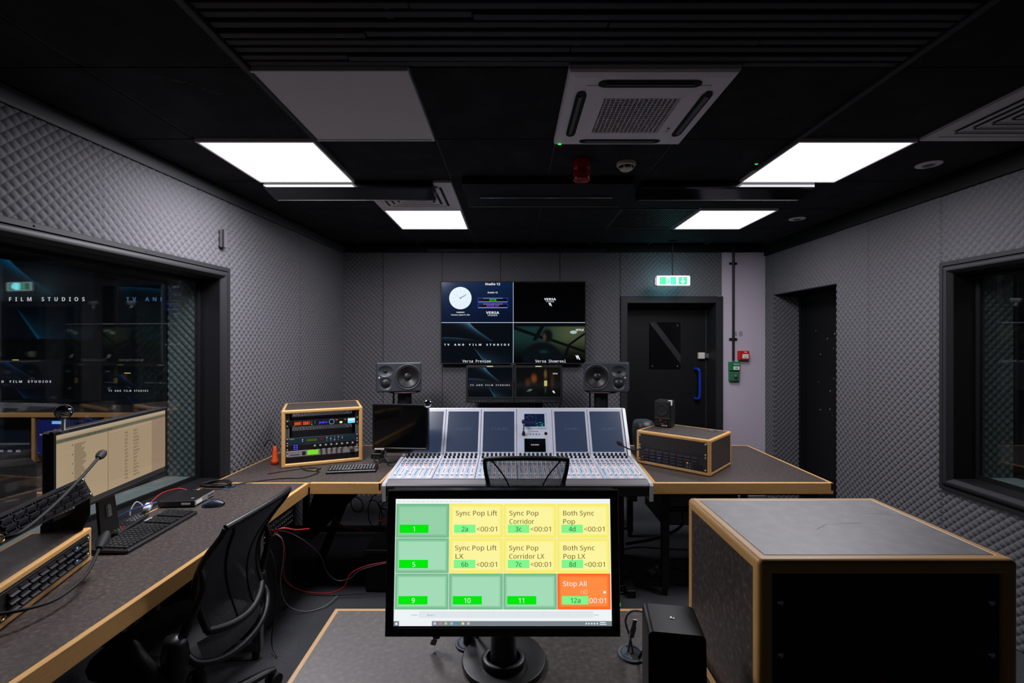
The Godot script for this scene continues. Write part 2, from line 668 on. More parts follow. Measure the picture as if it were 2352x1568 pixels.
# quilted felt panel w x h, lower left corner at the origin, facing +z
func quilt(w: float, h: float, ox: float, oy: float, cells: int) -> ArrayMesh:
	var g := QP / cells
	var xs := PackedFloat32Array()
	var ys := PackedFloat32Array()
	var x := 0.0
	while x < w - 0.001:
		xs.append(x)
		x += g
	xs.append(w)
	var y := 0.0
	while y < h - 0.001:
		ys.append(y)
		y += g
	ys.append(h)
	var nx := xs.size()
	var ny := ys.size()
	var vv := PackedVector3Array()
	var nn := PackedVector3Array()
	var ii := PackedInt32Array()
	vv.resize(nx * ny)
	nn.resize(nx * ny)
	var e := g * 0.5
	var thick := 0.012
	for j in ny:
		for i in nx:
			var px := xs[i]
			var py := ys[j]
			var qx := px + ox
			var qy := py + oy
			var edge := minf(minf(px, w - px), minf(py, h - py))
			var z := thick + q_height(qx, qy)
			if edge < 0.001:
				z = thick - 0.007
			vv[j * nx + i] = Vector3(px, py, z)
			var dx := q_height(qx + e, qy) - q_height(qx - e, qy)
			var dy := q_height(qx, qy + e) - q_height(qx, qy - e)
			nn[j * nx + i] = Vector3(-dx, -dy, 2.0 * e).normalized()
	ii.resize((nx - 1) * (ny - 1) * 6)
	var k := 0
	for j in ny - 1:
		for i in nx - 1:
			var a := j * nx + i
			var cx := (xs[i] + xs[i + 1]) * 0.5 + ox
			var cy := (ys[j] + ys[j + 1]) * 0.5 + oy
			# split each cell along the crease that crosses it, if one does
			var s := absf(fposmod((cx + cy) / QP + 0.5, 1.0) - 0.5)
			var d := absf(fposmod((cx - cy) / QP + 0.5, 1.0) - 0.5)
			if s < d:
				ii[k] = a; ii[k + 1] = a + nx; ii[k + 2] = a + 1
				ii[k + 3] = a + 1; ii[k + 4] = a + nx; ii[k + 5] = a + nx + 1
			else:
				ii[k] = a; ii[k + 1] = a + nx + 1; ii[k + 2] = a + 1
				ii[k + 3] = a; ii[k + 4] = a + nx; ii[k + 5] = a + nx + 1
			k += 6
	# turned-in edges down to the wall
	var ring := []
	for i in nx: ring.append(i)
	for j in range(1, ny): ring.append(j * nx + nx - 1)
	for i in range(nx - 2, -1, -1): ring.append((ny - 1) * nx + i)
	for j in range(ny - 2, 0, -1): ring.append(j * nx)
	var base := vv.size()
	for r in ring:
		var p: Vector3 = vv[r]
		var o := Vector3(-1 if p.x < 0.001 else (1 if p.x > w - 0.001 else 0), -1 if p.y < 0.001 else (1 if p.y > h - 0.001 else 0), 0).normalized()
		vv.append(p)
		nn.append(o)
		vv.append(Vector3(p.x, p.y, 0))
		nn.append(o)
	var c := ring.size()
	for r in c:
		var a := base + r * 2
		var b := base + ((r + 1) % c) * 2
		ii.append_array([a, b, b + 1, a, b + 1, a + 1])
	var arr := []
	arr.resize(Mesh.ARRAY_MAX)
	arr[Mesh.ARRAY_VERTEX] = vv
	arr[Mesh.ARRAY_NORMAL] = nn
	arr[Mesh.ARRAY_INDEX] = ii
	var m := ArrayMesh.new()
	m.add_surface_from_arrays(Mesh.PRIMITIVE_TRIANGLES, arr)
	return m

# fabric panel on a wall node: local x0..x1, y0..y1
func felt(wall: Node3D, x0: float, x1: float, y0: float, y1: float, cells := 6):
	var gap := 0.0026
	put(wall, "fabric_panel", quilt(x1 - x0 - 2 * gap, y1 - y0, x0, y0, cells), M.fabric, Vector3(x0 + gap, y0, 0))

func slab(wall: Node3D, called: String, x0: float, x1: float, y0: float, y1: float, z0: float, z1: float, m: Material, ch := 0.0):
	return bx(wall, called, Vector3((x0 + x1) / 2, (y0 + y1) / 2, (z0 + z1) / 2), Vector3(x1 - x0, y1 - y0, z1 - z0), m, ch)

const WIN_BOTTOM := 0.716
const WIN_BOTTOM_LEFT := 0.655
const WIN_TOP := 2.105
const WALL_T := 0.40

# studio window in a wall: frame, two panes, felt reveal; local x0..x1 of the outer frame
func studio_window(called: String, label: String, at: Vector3, yaw: float, x0: float, x1: float, bottom: float):
	var w := thing(called, label, "window", at, yaw, "", "structure")
	var cx := (x0 + x1) / 2
	var cy := (bottom + WIN_TOP) / 2
	var fw := x1 - x0
	var fh := WIN_TOP - bottom
	var c := Vector3(cx, cy, 0)
	var fl := MB.new()
	fl.frame(fw, fh, [Vector2(0, 0.0), Vector2(0, 0.030), Vector2(0.002, 0.032), Vector2(0.024, 0.032), Vector2(0.024, 0.024)])
	put(w, "frame_flange", fl, M.frame_black, c)
	var bn := MB.new()
	var prof := [Vector2(0.027, 0.02)]
	for k in 9:
		var a := PI * k / 8.0 * 0.62
		prof.append(Vector2(0.051 - cos(a) * 0.022, 0.028 + sin(a) * 0.016))
	prof.append(Vector2(0.074, 0.020))
	prof.append(Vector2(0.078, 0.012))
	bn.frame(fw, fh, prof)
	put(w, "frame_moulding", bn, M.frame_black, c)
	var rv := MB.new()
	rv.frame(fw, fh, [Vector2(0.078, 0.014), Vector2(0.080, -0.115), Vector2(0.105, -0.115), Vector2(0.105, -0.13)])
	put(w, "frame_reveal", rv, M.black_paint, c)
	# screw heads along the flange
	for k in 5:
		var sx := x0 + 0.12 + k * (fw - 0.24) / 4.0
		var s := MB.new()
		s.lathe([Vector2(0.0001, 0.003), Vector2(0.004, 0.002), Vector2(0.0045, 0)], 8, Transform3D(rot(Vector3.RIGHT, 90), Vector3.ZERO))
		put(w, "screw", s, M.metal_black, Vector3(sx, WIN_TOP - 0.012, 0.032))
	var gx0 := x0 + 0.08
	var gx1 := x1 - 0.08
	var gy0 := bottom + 0.08
	var gy1 := WIN_TOP - 0.08
	slab(w, "pane", gx0, gx1, gy0, gy1, -0.126, -0.118, M.glass)
	slab(w, "pane", gx0, gx1, gy0, gy1, -0.348, -0.340, M.glass)
	# felt lined reveal between the panes
	var d := 0.20
	var e := 0.0
	for side in [0, 1]:
		var q := quilt(d, gy1 - gy0, 0.02, 0.01, 6)
		if side == 0:
			put(w, "reveal_felt", q, M.reveal_cloth, Vector3(gx0 - e, gy0, -0.132), rot(Vector3.UP, 90))
		else:
			put(w, "reveal_felt", q, M.reveal_cloth, Vector3(gx1 + e, gy0, -0.132 - d), rot(Vector3.UP, -90))
	slab(w, "sill_felt", gx0 + 0.02, gx1 - 0.02, gy0 - 0.005, gy0 + 0.012, -0.335, -0.13, M.sill_felt, 0.004)
	slab(w, "head_felt", gx0 + 0.02, gx1 - 0.02, gy1 - 0.01, gy1 + 0.005, -0.335, -0.13, M.fabric_backing)
	var fr := MB.new()
	fr.frame(gx1 - gx0, gy1 - gy0, [Vector2(-0.02, -0.400), Vector2(0.0, -0.332), Vector2(0.03, -0.332), Vector2(0.03, -0.345)], Vector3.ZERO)
	put(w, "far_frame", fr, M.black_paint, c)
	return w

func build_shell():
	var left_yaw := 90.0 - rad_to_deg(atan(0.07))
	var left_at := V(LEFT_X, 0, BACK_Z)
	var right_at := V(RIGHT_X, 0, BACK_Z)
	# floor
	var fl := thing("floor", "dark grey carpet floor under the desks", "floor", Vector3.ZERO, 0, "", "structure")
	bx(fl, "carpet", Vector3(0.2, -0.1, -1.7), Vector3(5.6, 0.2, 7.0), M.carpet)
	# ---- left wall with the big window (local x runs to the back corner, x = 0 there)
	var wl := thing("wall_left", "grey quilted acoustic fabric wall with the large window, left side", "wall", left_at, left_yaw, "", "structure")
	var lx0 := -6.5
	var a0 := -4.15      # window, outer frame
	var a1 := -1.782
	var ft := 2.545      # top of the fabric
	var bm: Material = M.fabric_backing
	slab(wl, "backing", lx0, a0 + 0.05, 0, CEIL_H, -WALL_T, -0.001, bm)
	slab(wl, "backing", a1 - 0.05, 0.4, 0, CEIL_H, -WALL_T, -0.001, bm)
	slab(wl, "backing", a0 + 0.05, a1 - 0.05, WIN_TOP - 0.05, CEIL_H, -WALL_T, -0.001, bm)
	slab(wl, "backing", a0 + 0.05, a1 - 0.05, 0, WIN_BOTTOM_LEFT + 0.05, -WALL_T, -0.001, bm)
	felt(wl, -0.876, -0.006, 0.0, ft, 6)
	felt(wl, -1.464, -0.876, 0.0, ft, 6)
	felt(wl, a1 + 0.002, -1.464, 0.0, ft, 6)
	felt(wl, -2.05, a1 + 0.002, WIN_TOP, ft, 8)
	felt(wl, -2.66, -2.05, WIN_TOP, ft, 8)
	felt(wl, -3.28, -2.66, WIN_TOP, ft, 8)
	felt(wl, -4.15, -3.28, WIN_TOP, ft, 8)
	felt(wl, lx0, a0, 0.0, ft, 3)
	felt(wl, a0, a1, 0.0, WIN_BOTTOM_LEFT, 3)
	var co := MB.new()
	co.prism(PackedVector2Array([Vector2(0, ft), Vector2(0.03, ft), Vector2(0.034, ft + 0.012), Vector2(0.034, CEIL_H - 0.012), Vector2(0.0, CEIL_H)]), lx0, 0.0, Transform3D(Basis(Vector3(0, 0, 1), Vector3(0, 1, 0), Vector3(1, 0, 0)), Vector3.ZERO))
	put(wl, "cornice", co, M.cornice)
	studio_window("window_1", "large black framed studio window on the left, looking into a dim second control room", left_at, left_yaw, a0, a1, WIN_BOTTOM_LEFT)
	# ---- right wall (local x runs from the back corner towards the camera)
	var wr := thing("wall_right", "grey quilted acoustic fabric wall with a dark recessed door, right side", "wall", right_at, -90, "", "structure")
	var d0 := 0.164
	var d1 := 1.07
	var dh := 2.092
	var b0 := 1.997
	var b1 := 4.3
	var rt := 2.515
	slab(wr, "backing", -0.4, d0, 0, CEIL_H, -WALL_T, -0.001, bm)
	slab(wr, "backing", d0, d1, dh, CEIL_H, -WALL_T, -0.001, bm)
	slab(wr, "backing", d1, b0 + 0.05, 0, CEIL_H, -WALL_T, -0.001, bm)
	slab(wr, "backing", b0 + 0.05, b1 - 0.05, WIN_TOP - 0.05, CEIL_H, -WALL_T, -0.001, bm)
	slab(wr, "backing", b0 + 0.05, b1 - 0.05, 0, WIN_BOTTOM + 0.05, -WALL_T, -0.001, bm)
	slab(wr, "backing", b1 - 0.05, 6.5, 0, CEIL_H, -WALL_T, -0.001, bm)
	felt(wr, 0.004, d0, 0.0, rt, 6)
	felt(wr, d0, d1, dh, rt, 6)
	felt(wr, d1, 1.415, 0.0, rt, 8)
	felt(wr, 1.415, b0, 0.0, rt, 8)
	felt(wr, b0, 2.03, WIN_TOP, rt, 8)
	felt(wr, b0, 2.03, 0, WIN_BOTTOM, 8)
	felt(wr, 2.03, 2.64, WIN_TOP, rt, 8)
	felt(wr, 2.03, 2.64, 0, WIN_BOTTOM, 8)
	felt(wr, 2.64, b1, WIN_TOP, rt, 5)
	felt(wr, 2.64, b1, 0, WIN_BOTTOM, 5)
	felt(wr, b1, 6.45, 0, rt, 3)
	slab(wr, "cornice", 0.0, 6.45, rt, CEIL_H, 0.0, 0.03, M.black_paint, 0.003)
	# felt on the far jamb and head of the door recess
	put(wr, "jamb_felt", quilt(0.245, dh - 0.004, 0.01, 0.02, 6), M.fabric, Vector3(d0 - 0.002, 0, 0.01), rot(Vector3.UP, 90))
	slab(wr, "recess_head", d0, d1, dh - 0.004, dh + 0.004, -0.28, 0.012, M.fabric_backing)
	slab(wr, "recess_side", d1 - 0.004, d1 + 0.004, 0, dh, -0.28, 0.01, M.fabric_backing)
	studio_window("window_2", "black framed studio window on the right wall with dim green felt reveal", right_at, -90, b0, b1, WIN_BOTTOM)
	# recessed door in the right wall
	var dr := thing("door_2", "plain black door deep in the right wall recess, speckled with white marks", "door", right_at, -90, "", "structure")
	var df := MB.new()
	df.frame(d1 - d0, dh + 0.1, [Vector2(0, -0.27), Vector2(0, -0.235), Vector2(0.055, -0.235), Vector2(0.055, -0.25), Vector2(0.08, -0.25), Vector2(0.08, -0.27)])
	put(dr, "door_frame", df, M.door_black, Vector3((d0 + d1) / 2, dh / 2 - 0.05, 0))
	slab(dr, "door_leaf", d0 + 0.07, d1 - 0.07, 0.005, dh - 0.07, -0.31, -0.262, M.door_black, 0.002)
	var rng := RandomNumberGenerator.new()
	rng.seed = 5
	var fl2 := MB.new()
	for k in 26:
		var fx := rng.randf_range(d0 + 0.2, d1 - 0.12)
		var fy := rng.randf_range(0.75, 1.9)
		var s := rng.randf_range(0.002, 0.006)
		fl2.poly([Vector3(fx - s, fy, 0), Vector3(fx, fy - s, 0), Vector3(fx + s * 0.6, fy, 0), Vector3(fx, fy + s * rng.randf_range(0.6, 2.0), 0)], Vector3(0, 0, 1))
	put(dr, "paint_flecks", fl2, M.label_white, Vector3(0, 0, -0.2605))
	slab(dr, "room_behind", d0 - 0.1, d1 + 0.1, -0.1, CEIL_H, -0.42, -0.315, M.black_paint)
	# ---- back wall (local x from the left corner)
	var wb := thing("wall_back", "dark grey quilted fabric wall behind the big screen", "wall", V(LEFT_X, 0, BACK_Z), 0, "", "structure")
	var e0 := 1.135 - LEFT_X
	var e1 := 2.205 - LEFT_X
	var eh := 2.092
	var wx := RIGHT_X - LEFT_X
	var bt := 2.553
	slab(wb, "backing", -0.5, e0 + 0.05, 0, CEIL_H, -0.35, -0.001, bm)
	slab(wb, "backing", e0 + 0.05, e1 - 0.05, eh - 0.05, CEIL_H, -0.35, -0.001, bm)
	slab(wb, "painted_pier", e1 - 0.05, wx + 0.3, 0, CEIL_H, -0.35, 0.012, M.wall_paint)
	slab(wb, "room_behind", e0 - 0.1, e1 + 0.1, -0.1, CEIL_H, -0.44, -0.36, M.black_paint)
	var seams := [0.004, 0.426, 1.048, 1.661, 2.283, e0]
	for k in seams.size() - 1:
		felt(wb, seams[k], seams[k + 1], 0.0, bt, 6)
	felt(wb, e0, e1, eh, bt, 6)
	slab(wb, "cornice", 0.03, wx - 0.03, bt, CEIL_H, 0.0, 0.035, M.black_paint, 0.003)
	slab(wb, "trunking", 0.9, 2.75, bt - 0.002, bt + 0.032, 0.0, 0.06, M.frame_black, 0.003)
	# ---- wall behind the camera
	var wn := thing("wall_near", "quilted fabric wall at the end behind the viewer", "wall", V(RIGHT_X + 0.4, 0, NEAR_Z), 180, "", "structure")
	slab(wn, "backing", -0.2, 5.6, 0, CEIL_H, -0.3, 0.0, M.fabric)
	# ---- door in the back wall
	var de := thing("door_1", "black door in the back wall with a blue pull handle and a taped vision panel", "door", V(LEFT_X, 0, BACK_Z), 0, "", "structure")
	var fw := e1 - e0
	var ef := MB.new()
	ef.frame(fw, eh + 0.2, [Vector2(0, 0.0), Vector2(0, 0.030), Vector2(0.004, 0.034), Vector2(0.068, 0.034), Vector2(0.073, 0.026), Vector2(0.073, -0.20), Vector2(0.09, -0.20), Vector2(0.09, -0.24)])
	put(de, "door_frame", ef, M.frame_black, Vector3((e0 + e1) / 2, eh / 2 - 0.1, 0))
	slab(de, "door_leaf", e0 + 0.078, e1 - 0.078, 0.005, eh - 0.08, -0.25, -0.203, M.door_black, 0.002)
	# vision panel: black plate, tape strip, four dome nuts
	var px0 := 1.50 - LEFT_X
	var px1 := 1.845 - LEFT_X
	slab(de, "vision_panel", px0, px1, 1.315, 1.83, -0.205, -0.199, M.plastic_gloss, 0.002)
	var tp := MB.new()
	tp.prism(PackedVector2Array([Vector2(px0, 1.83), Vector2(px0 + 0.075, 1.83), Vector2(px1, 1.47), Vector2(px1, 1.375)]), -0.1985, -0.1975)
	put(de, "tape_strip", tp, M.frame_black)
	for q in [[px0 + 0.035, 1.795], [px1 - 0.035, 1.795], [px0 + 0.035, 1.35], [px1 - 0.035, 1.35]]:
		var s := MB.new()
		s.lathe([Vector2(0.0001, 0.006), Vector2(0.005, 0.005), Vector2(0.008, 0)], 10, Transform3D(rot(Vector3.RIGHT, 90), Vector3.ZERO))
		put(de, "dome_nut", s, M.steel, Vector3(q[0], q[1], -0.198))
	# lock keep with pale cover and the bolt housing
	var hx := 2.065 - LEFT_X
	slab(de, "lock_cover", hx - 0.035, hx + 0.035, 1.43, 1.50, -0.205, -0.165, M.cream_plastic, 0.006)
	slab(de, "lock_keep", hx + 0.04, hx + 0.075, 1.44, 1.49, -0.205, -0.15, M.metal_grey, 0.004)
	var hd := MB.new()
	var hxx := 2.03 - LEFT_X
	hd.tube(smooth_path([Vector3(hxx - 0.03, 1.32, -0.203), Vector3(hxx - 0.012, 1.318, -0.15), Vector3(hxx, 1.28, -0.142), Vector3(hxx, 1.16, -0.142), Vector3(hxx, 1.04, -0.142), Vector3(hxx - 0.012, 1.0, -0.15), Vector3(hxx - 0.03, 0.998, -0.203)], 6), 0.015, 10)
	put(de, "pull_handle", hd, M.blue_handle)

# ---------------------------------------------------------------- ceiling
const GX := [-2.78, -2.18, -1.58, -0.98, -0.38, 0.22, 0.82, 1.42, 2.02, 2.62, 3.22]
const GZ := [-1.91, -1.31, -0.71, -0.11, 0.49, 1.09, 1.69, 2.29, 2.89, 3.49, 4.09, 4.69, 5.29]

func build_ceiling():
	var c := thing("ceiling", "black suspended tile ceiling with a slatted timber bay", "ceiling", Vector3(0, CEIL_H, 0), 0, "", "structure")
	bx(c, "slab", Vector3(0.2, 0.12, -1.7), Vector3(6.2, 0.2, 7.4), M.black_paint)
	var tile := MB.new()
	tile.box(Vector3(0, 0.007, 0), Vector3(0.592, 0.014, 0.592), 0.003)
	var tmesh := tile.commit()
	var skip := {}
	for p in LIT_PANELS:
		skip["%d,%d" % [roundi(p[0] * 100), roundi(p[1] * 100)]] = true
	for q in [[-0.68, 1.99], [0.52, 1.99], [2.32, 1.99], [-0.68, 3.19], [1.12, 3.79]]:
		skip["%d,%d" % [roundi(q[0] * 100), roundi(q[1] * 100)]] = true
	for i in GX.size() - 1:
		for j in GZ.size() - 1:
			var x: float = (GX[i] + GX[i + 1]) / 2
			var z: float = (GZ[j] + GZ[j + 1]) / 2
			if x > -0.98 and x < 1.42 and z < 1.69:
				continue
			if skip.has("%d,%d" % [roundi(x * 100), roundi(z * 100)]):
				continue
			if x > 2.9 or x < -2.5 or z > 4.9:
				continue
			put(c, "tile", tmesh, M.ceiling_tile, Vector3(x, 0, -z))
	for gx in GX:
		if gx > -2.3 and gx < 2.9:
			bx(c, "grid_bar", Vector3(gx, 0.010, -1.6), Vector3(0.022, 0.012, 6.6), M.ceiling_bar)
	for gz in GZ:
		if gz > 1.0 and gz < 4.85:
			bx(c, "grid_bar", Vector3(0.2, 0.010, -gz), Vector3(5.4, 0.012, 0.022), M.ceiling_bar)
	# slatted bay: slats run across, in lengths that do not line up
	var rng := RandomNumberGenerator.new()
	rng.seed = 9
	var z := 1.672
	bx(c, "bay_trim", Vector3(-0.972, -0.002, -0.5), Vector3(0.026, 0.024, 4.36), M.ceiling_slat, 0.003)
	bx(c, "bay_trim", Vector3(1.412, -0.002, -0.5), Vector3(0.026, 0.024, 4.36), M.ceiling_slat, 0.003)
	while z > -1.5:
		var cut := rng.randf_range(-0.6, 1.0)
		for s in [[-0.955, cut - 0.001], [cut + 0.001, 1.395]]:
			var dz := rng.randf_range(-0.003, 0.003)
			var dy := rng.randf_range(-0.003, 0.004)
			bx(c, "slat", Vector3((s[0] + s[1]) / 2, 0.006 + dy, -z - dz), Vector3(s[1] - s[0], 0.022, 0.029), M.ceiling_slat, 0.003)
		z -= 0.042
	# scuffs on one tile, pale scraped paint
	var sc := MB.new()
	for k in 26:
		var t := rng.randf()
		var sx := lerpf(-1.36, -1.17, t) + rng.randf_range(-0.012, 0.012)
		var sz := 1.74 + pow(t, 1.6) * 0.17 + rng.randf_range(-0.012, 0.012)
		var l := rng.randf_range(0.006, 0.02)
		sc.poly([Vector3(sx, 0, -sz), Vector3(sx + l, 0, -sz - l * 0.5), Vector3(sx + l, 0, -sz - l * 0.5 - 0.0014), Vector3(sx, 0, -sz - 0.0012)], Vector3.DOWN)
	put(c, "scuff_marks", sc, M.metal_grey, Vector3(0, -0.0008, 0))
	# ---- light panels
	var names := ["bright square ceiling light panel above the left window, first row", "bright square ceiling light panel on the right, first row", "bright square ceiling light panel behind the white slotted vent, second row", "bright square ceiling light panel on the right, second row"]
	for k in 4:
		var p: Array = LIT_PANELS[k]
		light_panel(names[k], p[0], p[1], M.panel_glow)
	light_panel("unlit square white ceiling light panel next to the slats", -0.68, 1.99, M.white_plastic)
	# light panel of the neighbouring room
	var nl := thing("light_panel", "light panel in the ceiling of the second control room", "light", V(-3.5, CEIL_H, 1.7), 0, "ceiling light panels")
	bx(nl, "diffuser", Vector3(0, -0.01, 0), Vector3(0.58, 0.02, 0.58), M.panel_glow)
	var nr := thing("light_panel", "light panel in the ceiling of the room beyond the right window", "light", V(4.1, CEIL_H, 1.2), 0, "ceiling light panels")
	bx(nr, "diffuser", Vector3(0, -0.01, 0), Vector3(0.58, 0.02, 0.58), M.panel_glow)
	# ---- air conditioning cassette
	build_cassette()
	# ---- slotted white diffusers
	diffuser_vent("white square ceiling vent with slanted slots, behind the left black housing", -0.68, 3.19)
	diffuser_vent("white square ceiling vent with slanted slots at the right edge", 2.32, 1.99)
	# ---- perforated black return grille
	var pg := thing("ceiling_grille", "black ribbed return air grille beside the far right light panel", "grille", V(1.12, CEIL_H, 3.79))
	var gf := MB.new()
	gf.frame(0.592, 0.592, [Vector2(0, -0.012), Vector2(0, 0.004), Vector2(0.02, 0.004), Vector2(0.02, -0.01)])
	put(pg, "frame", gf, M.ceiling_bar, Vector3.ZERO, rot(Vector3.RIGHT, 90))
	for k in 27:
		bx(pg, "rib", Vector3(-0.27 + k * 0.0208, 0.004, 0), Vector3(0.010, 0.006, 0.552), M.frame_black)
	# ---- long black housings
	housing("long black metal housing under the left light panel, its face lit", -1.551, -0.50, 2.878, 0.042, 0.076, 0.17)
	housing("long black metal housing under the right light panel, its face lit", 0.815, 1.887, 2.878, 0.042, 0.076, 0.17)
	var h := housing("long black metal housing at the middle of the ceiling, with a shiny lower edge", -0.30, 0.74, 2.80, 0.05, 0.078, 0.40, M.black_paint)
	var st := MB.new()
	st.box(Vector3.ZERO, Vector3(0.86, 0.005, 0.012), 0.002)
	put(h, "bright_edge", st, M.chrome, Vector3(0.0, -0.075, -0.19))
	# ---- red beacon
	var be := thing("beacon", "red ribbed warning beacon hanging from the ceiling", "beacon", V(0.388, CEIL_H, 2.57))
	var b1 := MB.new()
	b1.lathe([Vector2(0.046, 0.0), Vector2(0.046, -0.045), Vector2(0.043, -0.05)], 20)
	put(be, "base", b1, M.red_plastic)
	var b2 := MB.new()
	var pr := []
	for k in 9:
		pr.append(Vector2(0.048 if k % 2 == 0 else 0.0455, -0.05 - k * 0.007))
	pr.append(Vector2(0.04, -0.114))
	pr.append(Vector2(0.0001, -0.117))
	b2.lathe(pr, 20)
	put(be, "lens", b2, M.lens_red)
	# ---- smoke detector
	var sd := thing("smoke_detector", "cream round smoke detector on the black ceiling", "detector", V(0.643, CEIL_H, 2.60))
	var s1 := MB.new()
	s1.lathe([Vector2(0.054, 0.0), Vector2(0.054, -0.014), Vector2(0.049, -0.02), Vector2(0.044, -0.022)], 24)
	put(sd, "base", s1, M.cream_plastic)
	for k in 6:
		var ang := TAU * k / 6
		bx(sd, "fin", Vector3(cos(ang) * 0.034, -0.028, sin(ang) * 0.034), Vector3(0.018, 0.013, 0.008), M.cream_plastic, 0.002, rot(Vector3.UP, -rad_to_deg(ang)))
	var s2 := MB.new()
	s2.lathe([Vector2(0.036, -0.033), Vector2(0.034, -0.038), Vector2(0.024, -0.044), Vector2(0.0001, -0.045)], 24)
	put(sd, "cap", s2, M.cream_plastic)
	var s3 := MB.new()
	s3.lathe([Vector2(0.027, -0.02), Vector2(0.027, -0.036)], 16)
	put(sd, "chamber", s3, M.dark_slot)
	# ---- little green led by the right panel
	var gl := thing("indicator_led", "tiny green indicator light in the ceiling left of the right panel", "indicator", V(1.38, CEIL_H, 2.605))
	var g1 := MB.new()
	g1.lathe([Vector2(0.014, 0.0), Vector2(0.013, -0.004), Vector2(0.009, -0.005), Vector2(0.008, -0.002)], 16)
	put(gl, "bezel", g1, M.steel)
	var g2 := MB.new()
	g2.lathe([Vector2(0.008, -0.003), Vector2(0.006, -0.006), Vector2(0.0001, -0.007)], 12)
	put(gl, "led", g2, M.led_green)
	# ---- round white detectors near the right wall
	for q in [[2.366, 2.62, "round white ceiling sensor ring nearer the viewer, by the right wall"], [2.335, 3.78, "round white ceiling sensor ring further back, by the right wall"]]:
		var r := thing("ceiling_sensor", q[2], "sensor", V(q[0], CEIL_H, q[1]), 0, "round ceiling sensors")
		var r1 := MB.new()
		r1.lathe([Vector2(0.062, 0.0), Vector2(0.061, -0.004), Vector2(0.034, -0.008), Vector2(0.031, -0.004)], 24)
		put(r, "ring", r1, M.white_plastic)
		var r2 := MB.new()
		r2.lathe([Vector2(0.031, -0.003), Vector2(0.026, -0.008), Vector2(0.018, -0.012), Vector2(0.0001, -0.013)], 20)
		put(r, "dome", r2, M.metal_grey)

func light_panel(label: String, x: float, z: float, face: Material):
	var t := thing("light_panel", label, "light", V(x, CEIL_H, z), 0, "ceiling light panels")
	var f := MB.new()
	f.frame(0.596, 0.596, [Vector2(0, -0.006), Vector2(0, 0.012), Vector2(0.002, 0.014), Vector2(0.012, 0.014), Vector2(0.014, 0.009)])
	put(t, "trim_frame", f, M.white_plastic, Vector3.ZERO, rot(Vector3.RIGHT, 90))
	bx(t, "diffuser", Vector3(0, -0.002, 0), Vector3(0.572, 0.014, 0.572), face)

func diffuser_vent(label: String, x: float, z: float):
	var t := thing("ceiling_vent", label, "vent", V(x, CEIL_H, z), 0, "white ceiling vents")
	var f := MB.new()
	f.frame(0.598, 0.598, [Vector2(0, -0.01), Vector2(0, 0.010), Vector2(0.003, 0.013), Vector2(0.045, 0.013), Vector2(0.05, 0.008)])
	put(t, "frame", f, M.white_plastic, Vector3.ZERO, rot(Vector3.RIGHT, 90))
	bx(t, "plate", Vector3(0, -0.002, 0), Vector3(0.5, 0.012, 0.5), M.white_plastic)
	# four triangles of slots, each slot parallel to its side
	for s in 4:
		for k in 4:
			var l := 0.40 - k * 0.085
			var d := 0.215 - k * 0.045
			var b := rot(Vector3.UP, 90 * s)
			bx(t, "slot", b * Vector3(0, -0.0085, d), Vector3(l, 0.003, 0.016), M.dark_slot, 0, b)
			bx(t, "blade", b * Vector3(0, -0.010, d - 0.012), Vector3(l, 0.006, 0.006), M.white_plastic, 0.001, b)

func housing(label: String, x0: float, x1: float, z: float, face: float, drop: float, depth: float, skin: Material = null) -> Node3D:
	var cx := (x0 + x1) / 2
	var t := thing("ceiling_housing", label, "housing", V(cx, CEIL_H, z), 0, "black ceiling housings")
	var l := x1 - x0
	# section in (y, depth), swept along x
	var b := MB.new()
	b.prism(PackedVector2Array([Vector2(0, 0), Vector2(0, -face), Vector2(depth * 0.12, -face - 0.006), Vector2(depth * 0.85, -drop), Vector2(depth, -drop), Vector2(depth, 0)]), -l / 2, l / 2, Transform3D(Basis(Vector3(0, 0, -1), Vector3(0, 1, 0), Vector3(1, 0, 0)), Vector3.ZERO))
	put(t, "body", b, skin if skin else M.housing_gloss)
	bx(t, "lip", Vector3(0, -drop - 0.002, -depth * 0.9), Vector3(l - 0.03, 0.006, 0.008), M.metal_grey, 0.002)
	for s in [-1, 1]:
		bx(t, "end_cap", Vector3(s * (l / 2 + 0.002), -face / 2, -depth * 0.4), Vector3(0.004, face, depth * 0.7), M.metal_black)
	return t

